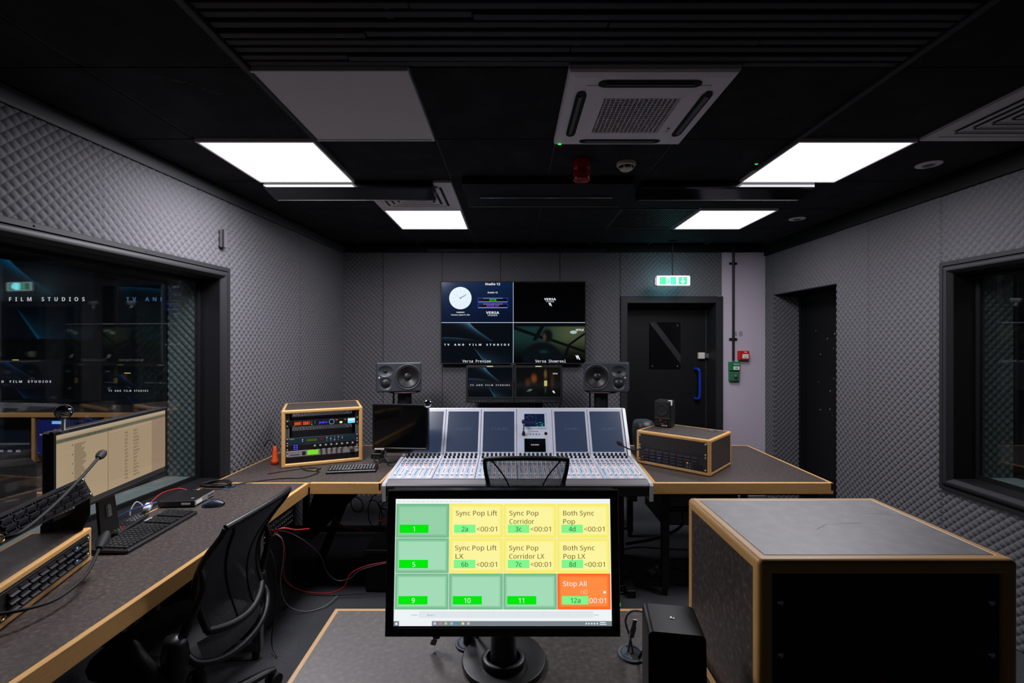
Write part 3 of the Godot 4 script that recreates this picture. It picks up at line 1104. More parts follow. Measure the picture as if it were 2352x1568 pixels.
func build_cassette():
	var t := thing("air_conditioner", "white ceiling air conditioning cassette with a grid grille and four louvre slots", "air conditioner", V(0.52, CEIL_H, 1.985))
	var f := MB.new()
	f.frame(0.625, 0.625, [Vector2(0, -0.005), Vector2(0, 0.018), Vector2(0.006, 0.026), Vector2(0.03, 0.032), Vector2(0.075, 0.034)])
	put(t, "panel_rim", f, M.cassette_white, Vector3.ZERO, rot(Vector3.RIGHT, 90))
	# centre plate with an opening for the grille
	var p := MB.new()
	p.frame(0.476, 0.476, [Vector2(0, 0.032), Vector2(0.004, 0.036), Vector2(0.085, 0.040), Vector2(0.087, 0.03)])
	put(t, "centre_plate", p, M.cassette_white, Vector3.ZERO, rot(Vector3.RIGHT, 90))
	for s in 4:
		var b := rot(Vector3.UP, 90 * s)
		# slot with rounded ends, dark, and a curved louvre in it
		var sl := MB.new()
		var pl := PackedVector2Array()
		for k in 9:
			var a := -PI / 2 + PI * k / 8
			pl.append(Vector2(0.165 + cos(a) * 0.03, sin(a) * 0.021))
		for k in 9:
			var a := PI / 2 + PI * k / 8
			pl.append(Vector2(-0.165 + cos(a) * 0.03, sin(a) * 0.021))
		sl.prism(pl, 0.0, 0.004, Transform3D(rot(Vector3.RIGHT, 90), Vector3.ZERO))
		put(t, "louvre_slot", sl, M.dark_slot, b * Vector3(0, -0.0345, 0.247), b)
		var lv := MB.new()
		lv.box(Vector3.ZERO, Vector3(0.33, 0.004, 0.017), 0.0015, rot(Vector3.RIGHT, 24))
		put(t, "louvre", lv, M.metal_grey, b * Vector3(0, -0.0405, 0.249), b)
	bx(t, "grille_recess", Vector3(0, -0.027, 0), Vector3(0.31, 0.004, 0.31), M.dark_slot)
	for k in 16:
		var o := -0.1425 + k * 0.019
		bx(t, "grille_bar", Vector3(o, -0.0385, 0), Vector3(0.0026, 0.006, 0.304), M.cassette_white)
		bx(t, "grille_bar", Vector3(0, -0.036, o), Vector3(0.304, 0.006, 0.0026), M.cassette_white)
	bx(t, "status_led", Vector3(-0.285, -0.0335, -0.29), Vector3(0.014, 0.003, 0.008), M.led_green)
	var lg := MB.new()
	lg.lathe([Vector2(0.007, -0.0395), Vector2(0.006, -0.0405), Vector2(0.0001, -0.0407)], 14)
	put(t, "round_logo", lg, M.metal_grey, Vector3(0.19, 0, -0.11))
	text(t, "logo_letters", "LG", 0.011, M.metal_grey, Vector3(0.19, -0.0405, -0.135), Basis(Vector3(0, 0, -1), Vector3(1, 0, 0), Vector3(0, -1, 0)), "Droid Sans", 700)

# ---------------------------------------------------------------- pictures shown on screens
func seg_d(p: Vector2, a: Vector2, b: Vector2) -> float:
	return p.distance_to(Geometry2D.get_closest_point_to_segment(p, a, b))

# dark title card: two soft swooshes of light and a beam
func wave_image(w: int, h: int, tint: Color, power := 1.0) -> Image:
	var im := Image.create(w, h, false, Image.FORMAT_RGB8)
	for y in h:
		for x in w:
			var p := Vector2((x + 0.5) / w, (y + 0.5) / h)
			var k := 0.0
			# upper swoosh: from the top at 0.30..0.40 down to the right at 0.73, 0.45
			var t := clampf((p.y) / 0.46, 0.0, 1.0)
			var ex := 0.40 + 0.33 * pow(t, 1.25)
			if p.y < 0.46 and p.x < ex:
				var d := ex - p.x
				k += exp(-d * (9.0 + 16.0 * t)) * (1.0 - 0.55 * t) * smoothstep(0.0, 0.012, d) * 0.9
			# left swoosh
			var ly := 0.36 + 0.10 * p.x * p.x * 3.0
			if p.y > ly and p.x < 0.56:
				k += exp(-(p.y - ly) * 26.0) * 0.42 * smoothstep(0.58, 0.2, p.x) * smoothstep(0.0, 0.1, p.x + 0.06)
			# beam: bright line from 0.43, 0.56 to 0.60, 1.0 with a fan to its right
			var bxx := 0.43 + (p.y - 0.56) * 0.40
			if p.y > 0.56:
				var d := p.x - bxx
				k += exp(-absf(d) * 150.0) * 0.55 * smoothstep(0.56, 0.75, p.y)
				if d > 0.0:
					k += exp(-d * 5.5) * 0.34 * smoothstep(0.6, 1.0, p.y)
			var base := Color8(4, 9, 16)
			im.set_pixel(x, y, base + tint * minf(k * power, 1.0))
	return im

# murky cockpit-like still: greenish glow, dark struts and a blurred dark figure
func still_image(w: int, h: int) -> Image:
	var im := Image.create(w, h, false, Image.FORMAT_RGB8)
	for y in h:
		for x in w:
			var p := Vector2((x + 0.5) / w, (y + 0.5) / h)
			var c := Color8(18, 40, 38).lerp(Color8(58, 66, 44), smoothstep(0.3, 0.8, p.x)) * smoothstep(1.0, 0.3, p.y) * 1.15
			c = c.lerp(Color8(4, 6, 8), smoothstep(0.12, 0.06, p.y))
			for s in [[Vector2(0, 0.12), Vector2(0.45, 0.40), 0.035], [Vector2(0.45, 0.38), Vector2(1.0, 0.72), 0.03], [Vector2(0.99, 0.28), Vector2(0.78, 0.55), 0.02], [Vector2(0.78, 0.55), Vector2(0.72, 0.86), 0.02], [Vector2(0.30, 0.42), Vector2(0.42, 0.04), 0.03]]:
				var d := seg_d(p, s[0], s[1])
				c = c.lerp(Color8(5, 8, 10), 1.0 - smoothstep(s[2] * 0.6, s[2] * 1.3, d))
			# body
			var b := Vector2((p.x - 0.40) / 0.30, (p.y - 0.95) / 0.48)
			c = c.lerp(Color8(6, 12, 16), 1.0 - smoothstep(0.85, 1.05, b.length()))
			var ch := Vector2((p.x - 0.42) / 0.09, (p.y - 0.72) / 0.07)
			c = c.lerp(Color8(22, 76, 84), 0.5 * (1.0 - smoothstep(0.0, 1.2, ch.length())))
			# head: dark hair, a dim warm side
			var hd := Vector2((p.x - 0.475) / 0.075, (p.y - 0.32) / 0.17)
			c = c.lerp(Color8(14, 12, 12), 1.0 - smoothstep(0.6, 1.25, hd.length()))
			var fc := Vector2((p.x - 0.435) / 0.035, (p.y - 0.36) / 0.13)
			c = c.lerp(Color8(84, 64, 46), 0.7 * (1.0 - smoothstep(0.3, 1.1, fc.length())))
			var lm := Vector2((p.x - 0.84) / 0.052, (p.y - 0.235) / 0.045)
			c = c.lerp(Color8(160, 190, 190), 1.0 - smoothstep(0.85, 1.05, lm.length()))
			im.set_pixel(x, y, c)
	return im

# dim candle-lit still
func candle_image(w: int, h: int) -> Image:
	var im := Image.create(w, h, false, Image.FORMAT_RGB8)
	for y in h:
		for x in w:
			var p := Vector2((x + 0.5) / w, (y + 0.5) / h)
			var c := Color8(7, 9, 8)
			for s in [[0.40, 0.36, 0.10, 0.22, Color8(120, 58, 30), 0.9], [0.26, 0.50, 0.10, 0.2, Color8(70, 38, 26), 0.8], [0.82, 0.45, 0.06, 0.4, Color8(64, 34, 20), 0.7], [0.66, 0.22, 0.05, 0.22, Color8(120, 90, 34), 0.8], [0.66, 0.72, 0.03, 0.2, Color8(44, 66, 36), 0.8]]:
				var d := Vector2((p.x - s[0]) / s[2], (p.y - s[1]) / s[3]).length()
				c = c.lerp(s[4], s[5] * (1.0 - smoothstep(0.2, 1.15, d)))
			if absf(p.x - 0.665) < 0.035 and p.y > 0.43 and p.y < 0.62:
				c = Color8(190, 172, 96)
			var sh := Vector2((p.x - 0.30) / 0.2, (p.y - 0.95) / 0.32).length()
			c = c.lerp(Color8(10, 14, 15), 1.0 - smoothstep(0.8, 1.05, sh))
			if p.y > 0.72 and p.y < 0.80 and absf(p.x - 0.30 + (p.y - 0.76) * 0.8) < 0.045:
				c = c.lerp(Color8(120, 128, 120), 0.7)
			im.set_pixel(x, y, c)
	return im

func two_tone(w: int, h: int, f: Callable) -> Image:
	var im := Image.create(w, h, false, Image.FORMAT_RGB8)
	for y in h:
		for x in w:
			im.set_pixel(x, y, f.call(float(x) / w, float(y) / h))
	return im

var pics := {}

# flat television: node at its centre, facing +z
func make_tv(t: Node3D, w: float, h: float, screen: Material, bezel := 0.008):
	bx(t, "back_shell", Vector3(0, 0, -0.03), Vector3(w - 0.04, h - 0.04, 0.05), M.plastic_black, 0.01)
	var f := MB.new()
	f.frame(w, h, [Vector2(0, -0.02), Vector2(0, 0.009), Vector2(0.002, 0.012), Vector2(bezel, 0.012), Vector2(bezel + 0.001, 0.008)])
	put(t, "bezel", f, M.frame_black)
	put(t, "screen", sheet(w - 2 * bezel, h - 2 * bezel), screen, Vector3(0, 0, 0.0085))

# broadcast monitor with a control strip; node at its centre, facing +z
func broadcast_monitor(t: Node3D, w: float, h: float, screen: Material):
	bx(t, "housing", Vector3(0, 0, -0.06), Vector3(w, h, 0.115), M.plastic_black, 0.006)
	var f := MB.new()
	var sh := h - 0.075
	f.frame(w, h - 0.04, [Vector2(0, 0.0), Vector2(0, 0.012), Vector2(0.004, 0.016), Vector2(0.018, 0.016), Vector2(0.02, 0.004)], Vector3(0, 0.02, 0))
	put(t, "bezel", f, M.frame_black)
	put(t, "screen", sheet(w - 0.04, sh), screen, Vector3(0, 0.0175, 0.004))
	bx(t, "control_strip", Vector3(0, -h / 2 + 0.02, 0.008), Vector3(w, 0.036, 0.014), M.frame_black, 0.003)
	bx(t, "tally_lamp", Vector3(0, h / 2 - 0.006, 0.016), Vector3(0.06, 0.006, 0.003), M.led_yellow if w > 0.4 else M.metal_grey)
	for k in 12:
		if k == 5 or k == 6:
			continue
		bx(t, "button", Vector3(-w * 0.34 + k * w * 0.062, -h / 2 + 0.02, 0.017), Vector3(0.012, 0.007, 0.006), M.metal_grey, 0.001)

func rack_screws(parent: Node, w: float, y0: float, y1: float, z: float):
	for sx in [-1, 1]:
		for y in [y0, y1]:
			var s := MB.new()
			s.lathe([Vector2(0.0001, 0.0035), Vector2(0.003, 0.0035), Vector2(0.0055, 0.002), Vector2(0.006, 0)], 10, Transform3D(rot(Vector3.RIGHT, 90), Vector3.ZERO))
			put(parent, "rack_screw", s, M.chrome, Vector3(sx * w / 2, y, z))

# ---------------------------------------------------------------- rooms beyond the windows
func build_next_rooms():
	pics.wave = screen_mat("screen_wave", wave_image(320, 180, Color8(96, 160, 190), 0.85))
	pics.wave_blue = screen_mat("screen_wave_blue", wave_image(320, 180, Color8(20, 130, 176), 0.9), 0.8)
	pics.wave_dim = screen_mat("screen_wave_dim", wave_image(240, 160, Color8(44, 84, 150), 0.7), 0.8)
	pics.still = screen_mat("screen_still", still_image(320, 180))
	pics.candle = screen_mat("screen_candle", candle_image(240, 160))
	# second control room
	var r := thing("wall_far_left", "dark walls of the second control room beyond the left window", "wall", Vector3.ZERO, 0, "", "structure")
	bx(r, "end_wall", V(-4.6, 1.31, 5.3), Vector3(5.6, 2.9, 0.2), M.fabric_backing)
	bx(r, "outer_wall", V(-6.9, 1.31, 2.0), Vector3(0.2, 2.9, 6.8), M.fabric_backing)
	bx(r, "near_wall", V(-4.7, 1.31, -1.5), Vector3(4.6, 2.9, 0.2), M.fabric_backing)
	bx(r, "floor_slab", V(-4.75, -0.1, 1.9), Vector3(4.3, 0.2, 7.0), M.carpet)
	bx(r, "ceiling_slab", V(-4.75, CEIL_H + 0.12, 1.9), Vector3(4.5, 0.2, 7.2), M.black_paint)
	# two televisions on its end wall
	var t1 := thing("television", "large television reading FILM STUDIOS seen through the left window", "television", V(-5.308, 2.09, 5.02))
	make_tv(t1, 1.55, 0.90, pics.wave_blue)
	text(t1, "screen_title", "T  V      A  N  D      F  I  L  M      S  T  U  D  I  O  S", 0.042, M.text_white, Vector3(0, -0.012, 0.0095), Basis.IDENTITY, "Droid Sans", 700, HORIZONTAL_ALIGNMENT_CENTER, -1.34)
	var t2 := thing("television", "television reading TV AN, cut off by the window reveal", "television", V(-3.517, 2.09, 5.02))
	make_tv(t2, 1.55, 0.90, pics.wave_blue)
	text(t2, "screen_title", "T  V      A  N  D      F  I  L  M      S  T  U  D  I  O  S", 0.042, M.text_blue, Vector3(0, -0.012, 0.0095), Basis.IDENTITY, "Droid Sans", 700, HORIZONTAL_ALIGNMENT_CENTER, -1.34)
	# two monitors below
	var m1 := thing("broadcast_monitor", "broad monitor with title lettering beyond the left window, at the picture edge", "monitor", V(-4.877, 1.22, 4.55))
	broadcast_monitor(m1, 0.86, 0.45, pics.wave_dim)
	text(m1, "screen_title", "T V     A N D     F I L M     S T U D I O S", 0.022, M.text_white, Vector3(0.0, 0.005, 0.0055), Basis.IDENTITY, "Droid Sans", 700, HORIZONTAL_ALIGNMENT_CENTER, -0.68)
	text(m1, "maker_name", "SONY", 0.014, M.metal_grey, Vector3(0.18, -0.204, 0.0165), Basis.IDENTITY, "Droid Serif", 700)
	var m2 := thing("broadcast_monitor", "smaller framed monitor with title lettering beyond the left window", "monitor", V(-3.694, 1.133, 4.45))
	broadcast_monitor(m2, 0.554, 0.378, pics.wave_dim)
	text(m2, "screen_title", "T V    A N D    F I L M    S T U D I O S", 0.017, M.text_white, Vector3(0, 0.012, 0.0055), Basis.IDENTITY, "Droid Sans", 700, HORIZONTAL_ALIGNMENT_CENTER, -0.38)
	# console desk the monitors stand on
	var sh := thing("monitor_shelf", "dark shelf carrying the monitors of the second control room", "shelf", V(-4.4, 0, 4.4))
	bx(sh, "shelf_board", Vector3(0, 0.9, 0), Vector3(2.4, 0.04, 0.5), M.laminate, 0.004)
	for s in [-1.1, 0, 1.1]:
		bx(sh, "support", Vector3(s, 0.44, -0.1), Vector3(0.04, 0.88, 0.3), M.metal_black)
	# turret with rack bays, frontal
	var tu := thing("rack_turret", "oak edged equipment turret behind the left window", "cabinet", V(-3.1, 0, 3.27))
	bx(tu, "top_board", Vector3(0, 1.105, -0.18), Vector3(1.56, 0.03, 0.42), M.laminate, 0.003)
	bx(tu, "top_edge", Vector3(0, 1.105, 0.036), Vector3(1.58, 0.034, 0.022), M.oak, 0.004)
	for x in [-0.255, 0.255, 0.765, -0.765]:
		bx(tu, "divider", Vector3(x, 0.93, -0.16), Vector3(0.026, 0.32, 0.40), M.oak, 0.004)
	bx(tu, "back_board", Vector3(0, 0.93, -0.37), Vector3(1.54, 0.32, 0.02), M.laminate)
	var de := thing("far_desk", "worktop of the second control room beyond the left window", "desk", V(-3.1, 0, 2.95))
	bx(de, "worktop", Vector3(0, 0.745, -0.2), Vector3(1.4, 0.04, 1.1), M.laminate, 0.003)
	bx(de, "front_edge", Vector3(0, 0.745, 0.362), Vector3(1.4, 0.06, 0.024), M.oak, 0.004)
	for s in [-0.65, 0.65]:
		bx(de, "leg", Vector3(s, 0.36, 0.1), Vector3(0.05, 0.72, 0.05), M.metal_black)
	# blue rack unit
	var bu := thing("rack_unit", "bright blue rack unit with small knobs beyond the left window", "rack unit", V(-3.1, 0.815, 3.25))
	bx(bu, "body", Vector3(0, 0.135, -0.12), Vector3(0.44, 0.25, 0.22), M.metal_black)
	bx(bu, "front_panel", Vector3(0, 0.135, 0.0), Vector3(0.48, 0.265, 0.006), M.gear_blue, 0.001)
	bx(bu, "display", Vector3(-0.1, 0.235, 0.004), Vector3(0.07, 0.02, 0.003), M.led_cyan)
	for k in 7:
		var kn := MB.new()
		kn.lathe([Vector2(0.011, 0), Vector2(0.009, 0.016), Vector2(0.0001, 0.017)], 12, Transform3D(rot(Vector3.RIGHT, 90), Vector3.ZERO))
		put(bu, "knob", kn, M.knob_black, Vector3(0.045 + k * 0.025, 0.232, 0.003))
	for k in 9:
		bx(bu, "button", Vector3(-0.028 + (k % 3) * 0.018, 0.247 - (k / 3) * 0.016, 0.004), Vector3(0.012, 0.010, 0.005), M.metal_grey, 0.001)
	for k in 14:
		bx(bu, "led", Vector3(-0.115 + k * 0.018, 0.186, 0.004), Vector3(0.005, 0.005, 0.003), M.led_red)
	bx(bu, "paper_label", Vector3(-0.2, 0.15, 0.004), Vector3(0.045, 0.012, 0.001), M.label_white)
	rack_screws(bu, 0.46, 0.02, 0.25, 0.003)
	# patch panel in the left bay and the console below
	var pu := thing("rack_unit", "dark rack unit with a silver strip left of the blue unit", "rack unit", V(-3.61, 0.815, 3.25))
	bx(pu, "body", Vector3(0, 0.09, -0.12), Vector3(0.44, 0.16, 0.22), M.metal_black)
	bx(pu, "front_panel", Vector3(0, 0.09, 0.0), Vector3(0.48, 0.17, 0.006), M.gear_navy, 0.001)
	bx(pu, "silver_strip", Vector3(0.04, 0.085, 0.005), Vector3(0.36, 0.012, 0.006), M.gear_silver, 0.001)
	for k in 6:
		bx(pu, "key", Vector3(-0.16 + k * 0.06, 0.035, 0.005), Vector3(0.03, 0.014, 0.008), M.white_plastic, 0.001)
	var ch := thing("grey_chair", "dim grey chair back beyond the left window", "chair", V(-2.72, 0, 2.35), 20)
	bx(ch, "backrest", Vector3(0, 0.82, 0), Vector3(0.46, 0.38, 0.07), M.seat_fabric, 0.03)
	bx(ch, "seat", Vector3(0, 0.47, -0.24), Vector3(0.46, 0.08, 0.46), M.seat_fabric, 0.03)
	cyl(ch, "column", Vector3(0, 0.05, -0.24), Vector3(0, 0.44, -0.24), 0.03, M.metal_black)
	bx(ch, "back_bar", Vector3(0, 0.55, -0.03), Vector3(0.06, 0.3, 0.02), M.metal_black)
	for k in 5:
		var a := TAU * k / 5
		cyl(ch, "base_leg", Vector3(0, 0.09, -0.24), Vector3(cos(a) * 0.3, 0.045, -0.24 + sin(a) * 0.3), 0.02, M.metal_black, 8)
	# room beyond the right window: dark walls and a wood edged worktop
	var q := thing("wall_far_right", "dark walls of the room beyond the right window", "wall", Vector3.ZERO, 0, "", "structure")
	bx(q, "end_wall", V(4.4, 1.31, 5.3), Vector3(2.8, 2.9, 0.2), M.fabric_backing)
	bx(q, "outer_wall", V(5.9, 1.31, 2.0), Vector3(0.2, 2.9, 6.8), M.fabric_backing)
	bx(q, "near_wall", V(4.5, 1.31, -1.5), Vector3(2.6, 2.9, 0.2), M.fabric_backing)
	bx(q, "floor_slab", V(4.45, -0.1, 1.9), Vector3(2.6, 0.2, 7.0), M.carpet)
	bx(q, "ceiling_slab", V(4.45, CEIL_H + 0.12, 1.9), Vector3(2.75, 0.2, 7.2), M.black_paint)

# ---------------------------------------------------------------- desks
const LIP_H := 0.070
const LIP_T := 0.020

# worktop from a polygon in (x, Z); edges: list of [index, deep] to be lipped in oak
func worktop(t: Node3D, pl: Array, lips: Array):
	var base := t.position
	var pts := PackedVector2Array()
	var c := Vector2.ZERO
	for p in pl:
		pts.append(p)
		c += p / pl.size()
	var b := MB.new()
	# polygon in (x, Z) mapped to x, -z
	var inner: PackedVector2Array = Geometry2D.offset_polygon(pts, -0.005, Geometry2D.JOIN_MITER)[0]
	b.prism(inner, DESK_H - 0.026, DESK_H - 0.0006, Transform3D(Basis(Vector3(1, 0, 0), Vector3(0, 0, -1), Vector3(0, 1, 0)), -base))
	put(t, "worktop", b, M.laminate)
	for e in lips:
		var p: Vector2 = pl[e[0]]
		var q: Vector2 = pl[(int(e[0]) + 1) % pl.size()]
		var d := (q - p).normalized()
		var nrm := Vector2(-d.y, d.x)
		if nrm.dot(c - p) < 0:
			nrm = -nrm
		var th: float = e[2] if e.size() > 2 else LIP_T
		var mid := (p + q) / 2 + nrm * th / 2
		var hgt: float = e[1]
		bx(t, "oak_edge", V(mid.x, DESK_H - hgt / 2 + 0.0004, mid.y) - base, Vector3((q - p).length(), hgt, th), M.oak, 0.0025, rot(Vector3.UP, rad_to_deg(atan2(d.y, d.x))))

func desk_frame(t: Node3D, x: float, z0: float, z1: float, m: Material):
	# an end frame: two legs, a foot rail, adjustable feet
	var base := t.position
	for z in [z0, z1]:
		bx(t, "leg", V(x, 0.35, z) - base, Vector3(0.034, 0.63, 0.05), m, 0.003)
		cyl(t, "foot", V(x, 0.0, z) - base, V(x, 0.035, z) - base, 0.016, M.metal_black)
	bx(t, "foot_rail", V(x, 0.06, (z0 + z1) / 2) - base, Vector3(0.034, 0.05, absf(z1 - z0)), m, 0.003)

func build_desks():
	# left desk along the window
	var l := thing("studio_desk", "long dark desk with oak edge running along the left window", "desk", V(-1.6, 0, 1.5), 0, "oak edged studio desks")
	worktop(l, [Vector2(-1.29, 0.15), Vector2(-1.265, 2.868), Vector2(-1.872, 2.868), Vector2(-1.905, 0.15)], [[0, LIP_H, 0.022], [2, 0.05, 0.012]])
	var lb := l.position
	for z in [0.5, 2.36]:
		bx(l, "leg", V(-1.302, 0.35, z) - lb, Vector3(0.05, 0.62, 0.03), M.metal_grey, 0.003)
		bx(l, "leg", V(-1.83, 0.35, z) - lb, Vector3(0.05, 0.62, 0.03), M.metal_grey, 0.003)
		bx(l, "foot_rail", V(-1.57, 0.062, z) - lb, Vector3(0.55, 0.045, 0.032), M.metal_grey, 0.003)
		for x in [-1.31, -1.83]:
			cyl(l, "foot", V(x, 0.0, z) - lb, V(x, 0.04, z) - lb, 0.018, M.metal_black)
	bx(l, "stretcher", V(-1.6, 0.66, 1.43) - lb, Vector3(0.04, 0.04, 1.86), M.metal_black, 0.002)
	# corner desk left of the console
	var c := thing("studio_desk", "dark corner desk with oak edge left of the mixing console", "desk", V(-1.3, 0, 3.4), 0, "oak edged studio desks")
	worktop(c, [Vector2(-1.258, 2.87), Vector2(-0.815, 2.87), Vector2(-0.815, 3.92), Vector2(-1.842, 3.92), Vector2(-1.870, 2.87)], [[0, LIP_H, 0.022], [1, 0.05, 0.016], [2, 0.05, 0.016], [3, 0.05, 0.012], [4, 0.03, 0.012]])
	var cb := c.position
	for x in [-1.72, -0.86]:
		bx(c, "leg", V(x, 0.35, 3.86) - cb, Vector3(0.045, 0.62, 0.045), M.metal_black, 0.003)
		cyl(c, "foot", V(x, 0.0, 3.86) - cb, V(x, 0.04, 3.86) - cb, 0.018, M.metal_black)
	# sloping strut below the front and rails
	bx(c, "strut", V(-1.19, 0.40, 3.12) - cb, Vector3(0.05, 0.66, 0.03), M.metal_black, 0.003, rot(Vector3(0, 0, 1), -22))
	bx(c, "rail", V(-1.3, 0.66, 3.12) - cb, Vector3(0.98, 0.04, 0.04), M.metal_black, 0.002)
	bx(c, "rail", V(-1.05, 0.355, 3.12) - cb, Vector3(0.9, 0.03, 0.04), M.metal_black, 0.002)
	bx(c, "rail", V(-1.29, 0.66, 3.86) - cb, Vector3(0.9, 0.04, 0.03), M.metal_black, 0.002)
	# right desk
	var r := thing("studio_desk", "dark desk with oak edge right of the mixing console", "desk", V(1.4, 0, 3.4), 0, "oak edged studio desks")
	worktop(r, [Vector2(0.876, 2.87), Vector2(2.0, 2.87), Vector2(2.0, 3.92), Vector2(0.94, 3.92)], [[0, LIP_H, 0.022], [1, 0.05, 0.018], [2, 0.05, 0.018], [3, 0.05, 0.024]])
	var rb := r.position
	for x in [0.98, 1.93]:
		for z in [2.96, 3.84]:
			bx(r, "leg", V(x, 0.35, z) - rb, Vector3(0.045, 0.62, 0.045), M.metal_black, 0.003)
			cyl(r, "foot", V(x, 0.0, z) - rb, V(x, 0.04, z) - rb, 0.018, M.metal_black)
	for z in [2.96, 3.84]:
		bx(r, "rail", V(1.455, 0.66, z) - rb, Vector3(0.9, 0.04, 0.04), M.metal_black, 0.002)
	# foreground desk
	var f := thing("front_desk", "dark desk with thin oak edge in the foreground under the cue screen", "desk", V(-0.02, 0, 1.0))
	worktop(f, [Vector2(-0.58, 0.35), Vector2(0.529, 0.35), Vector2(0.529, 1.522), Vector2(-0.583, 1.522)], [[0, 0.05], [1, 0.05, 0.017], [2, 0.05, 0.017], [3, 0.05, 0.017]])
	var fb := f.position
	for x in [-0.52, 0.46]:
		for z in [0.45, 1.42]:
			bx(f, "leg", V(x, 0.35, z) - fb, Vector3(0.05, 0.64, 0.05), M.metal_black, 0.003)
			cyl(f, "foot", V(x, 0.0, z) - fb, V(x, 0.04, z) - fb, 0.018, M.metal_black)

# box of laminate panels with rounded oak edges; front face in the plane z = 0, centre bottom at the origin
func oak_box(t: Node3D, w: float, h: float, d: float, e: float, open_back := false, ch := 0.006, top: Material = null):
	var x := w / 2 - e / 2
	for y in [e / 2, h - e / 2]:
		for z in [-e / 2, -d + e / 2]:
			oak_bar(t, Vector3(0, y, z), Vector3(w - 2 * ch, e, e), 0, ch)
	for s in [-1, 1]:
		for z in [-e / 2, -d + e / 2]:
			oak_bar(t, Vector3(s * x, h / 2, z), Vector3(e, h - 2 * ch, e), 1, ch)
			for y in [e / 2, h - e / 2]:
				var cr := MB.new()
				cr.round_box(Vector3.ZERO, Vector3.ONE * (e + 0.0007), ch)
				put(t, "oak_corner", cr, M.oak, Vector3(s * x, y, z))
		for y in [e / 2, h - e / 2]:
			oak_bar(t, Vector3(s * x, y, -d / 2), Vector3(e, e, d - 2 * ch), 2, ch)
		bx(t, "side_panel", Vector3(s * (w / 2 - 0.010), h / 2, -d / 2), Vector3(0.016, h - e, d - e), M.laminate)
	bx(t, "top_panel", Vector3(0, h - 0.0105, -d / 2), Vector3(w - e * 1.6, 0.0206, d - e * 1.6), top if top else M.laminate)
	bx(t, "bottom_panel", Vector3(0, 0.012, -d / 2), Vector3(w - e, 0.016, d - e), M.laminate)
	if not open_back:
		bx(t, "back_panel", Vector3(0, h / 2, -d + 0.010), Vector3(w - e, h - e, 0.014), M.laminate)

func oak_bar(t: Node3D, c: Vector3, s: Vector3, axis: int, r: float):
	var b := MB.new()
	b.round_bar(Vector3.ZERO, s, axis, r)
	put(t, "oak_edge", b, M.oak, c)

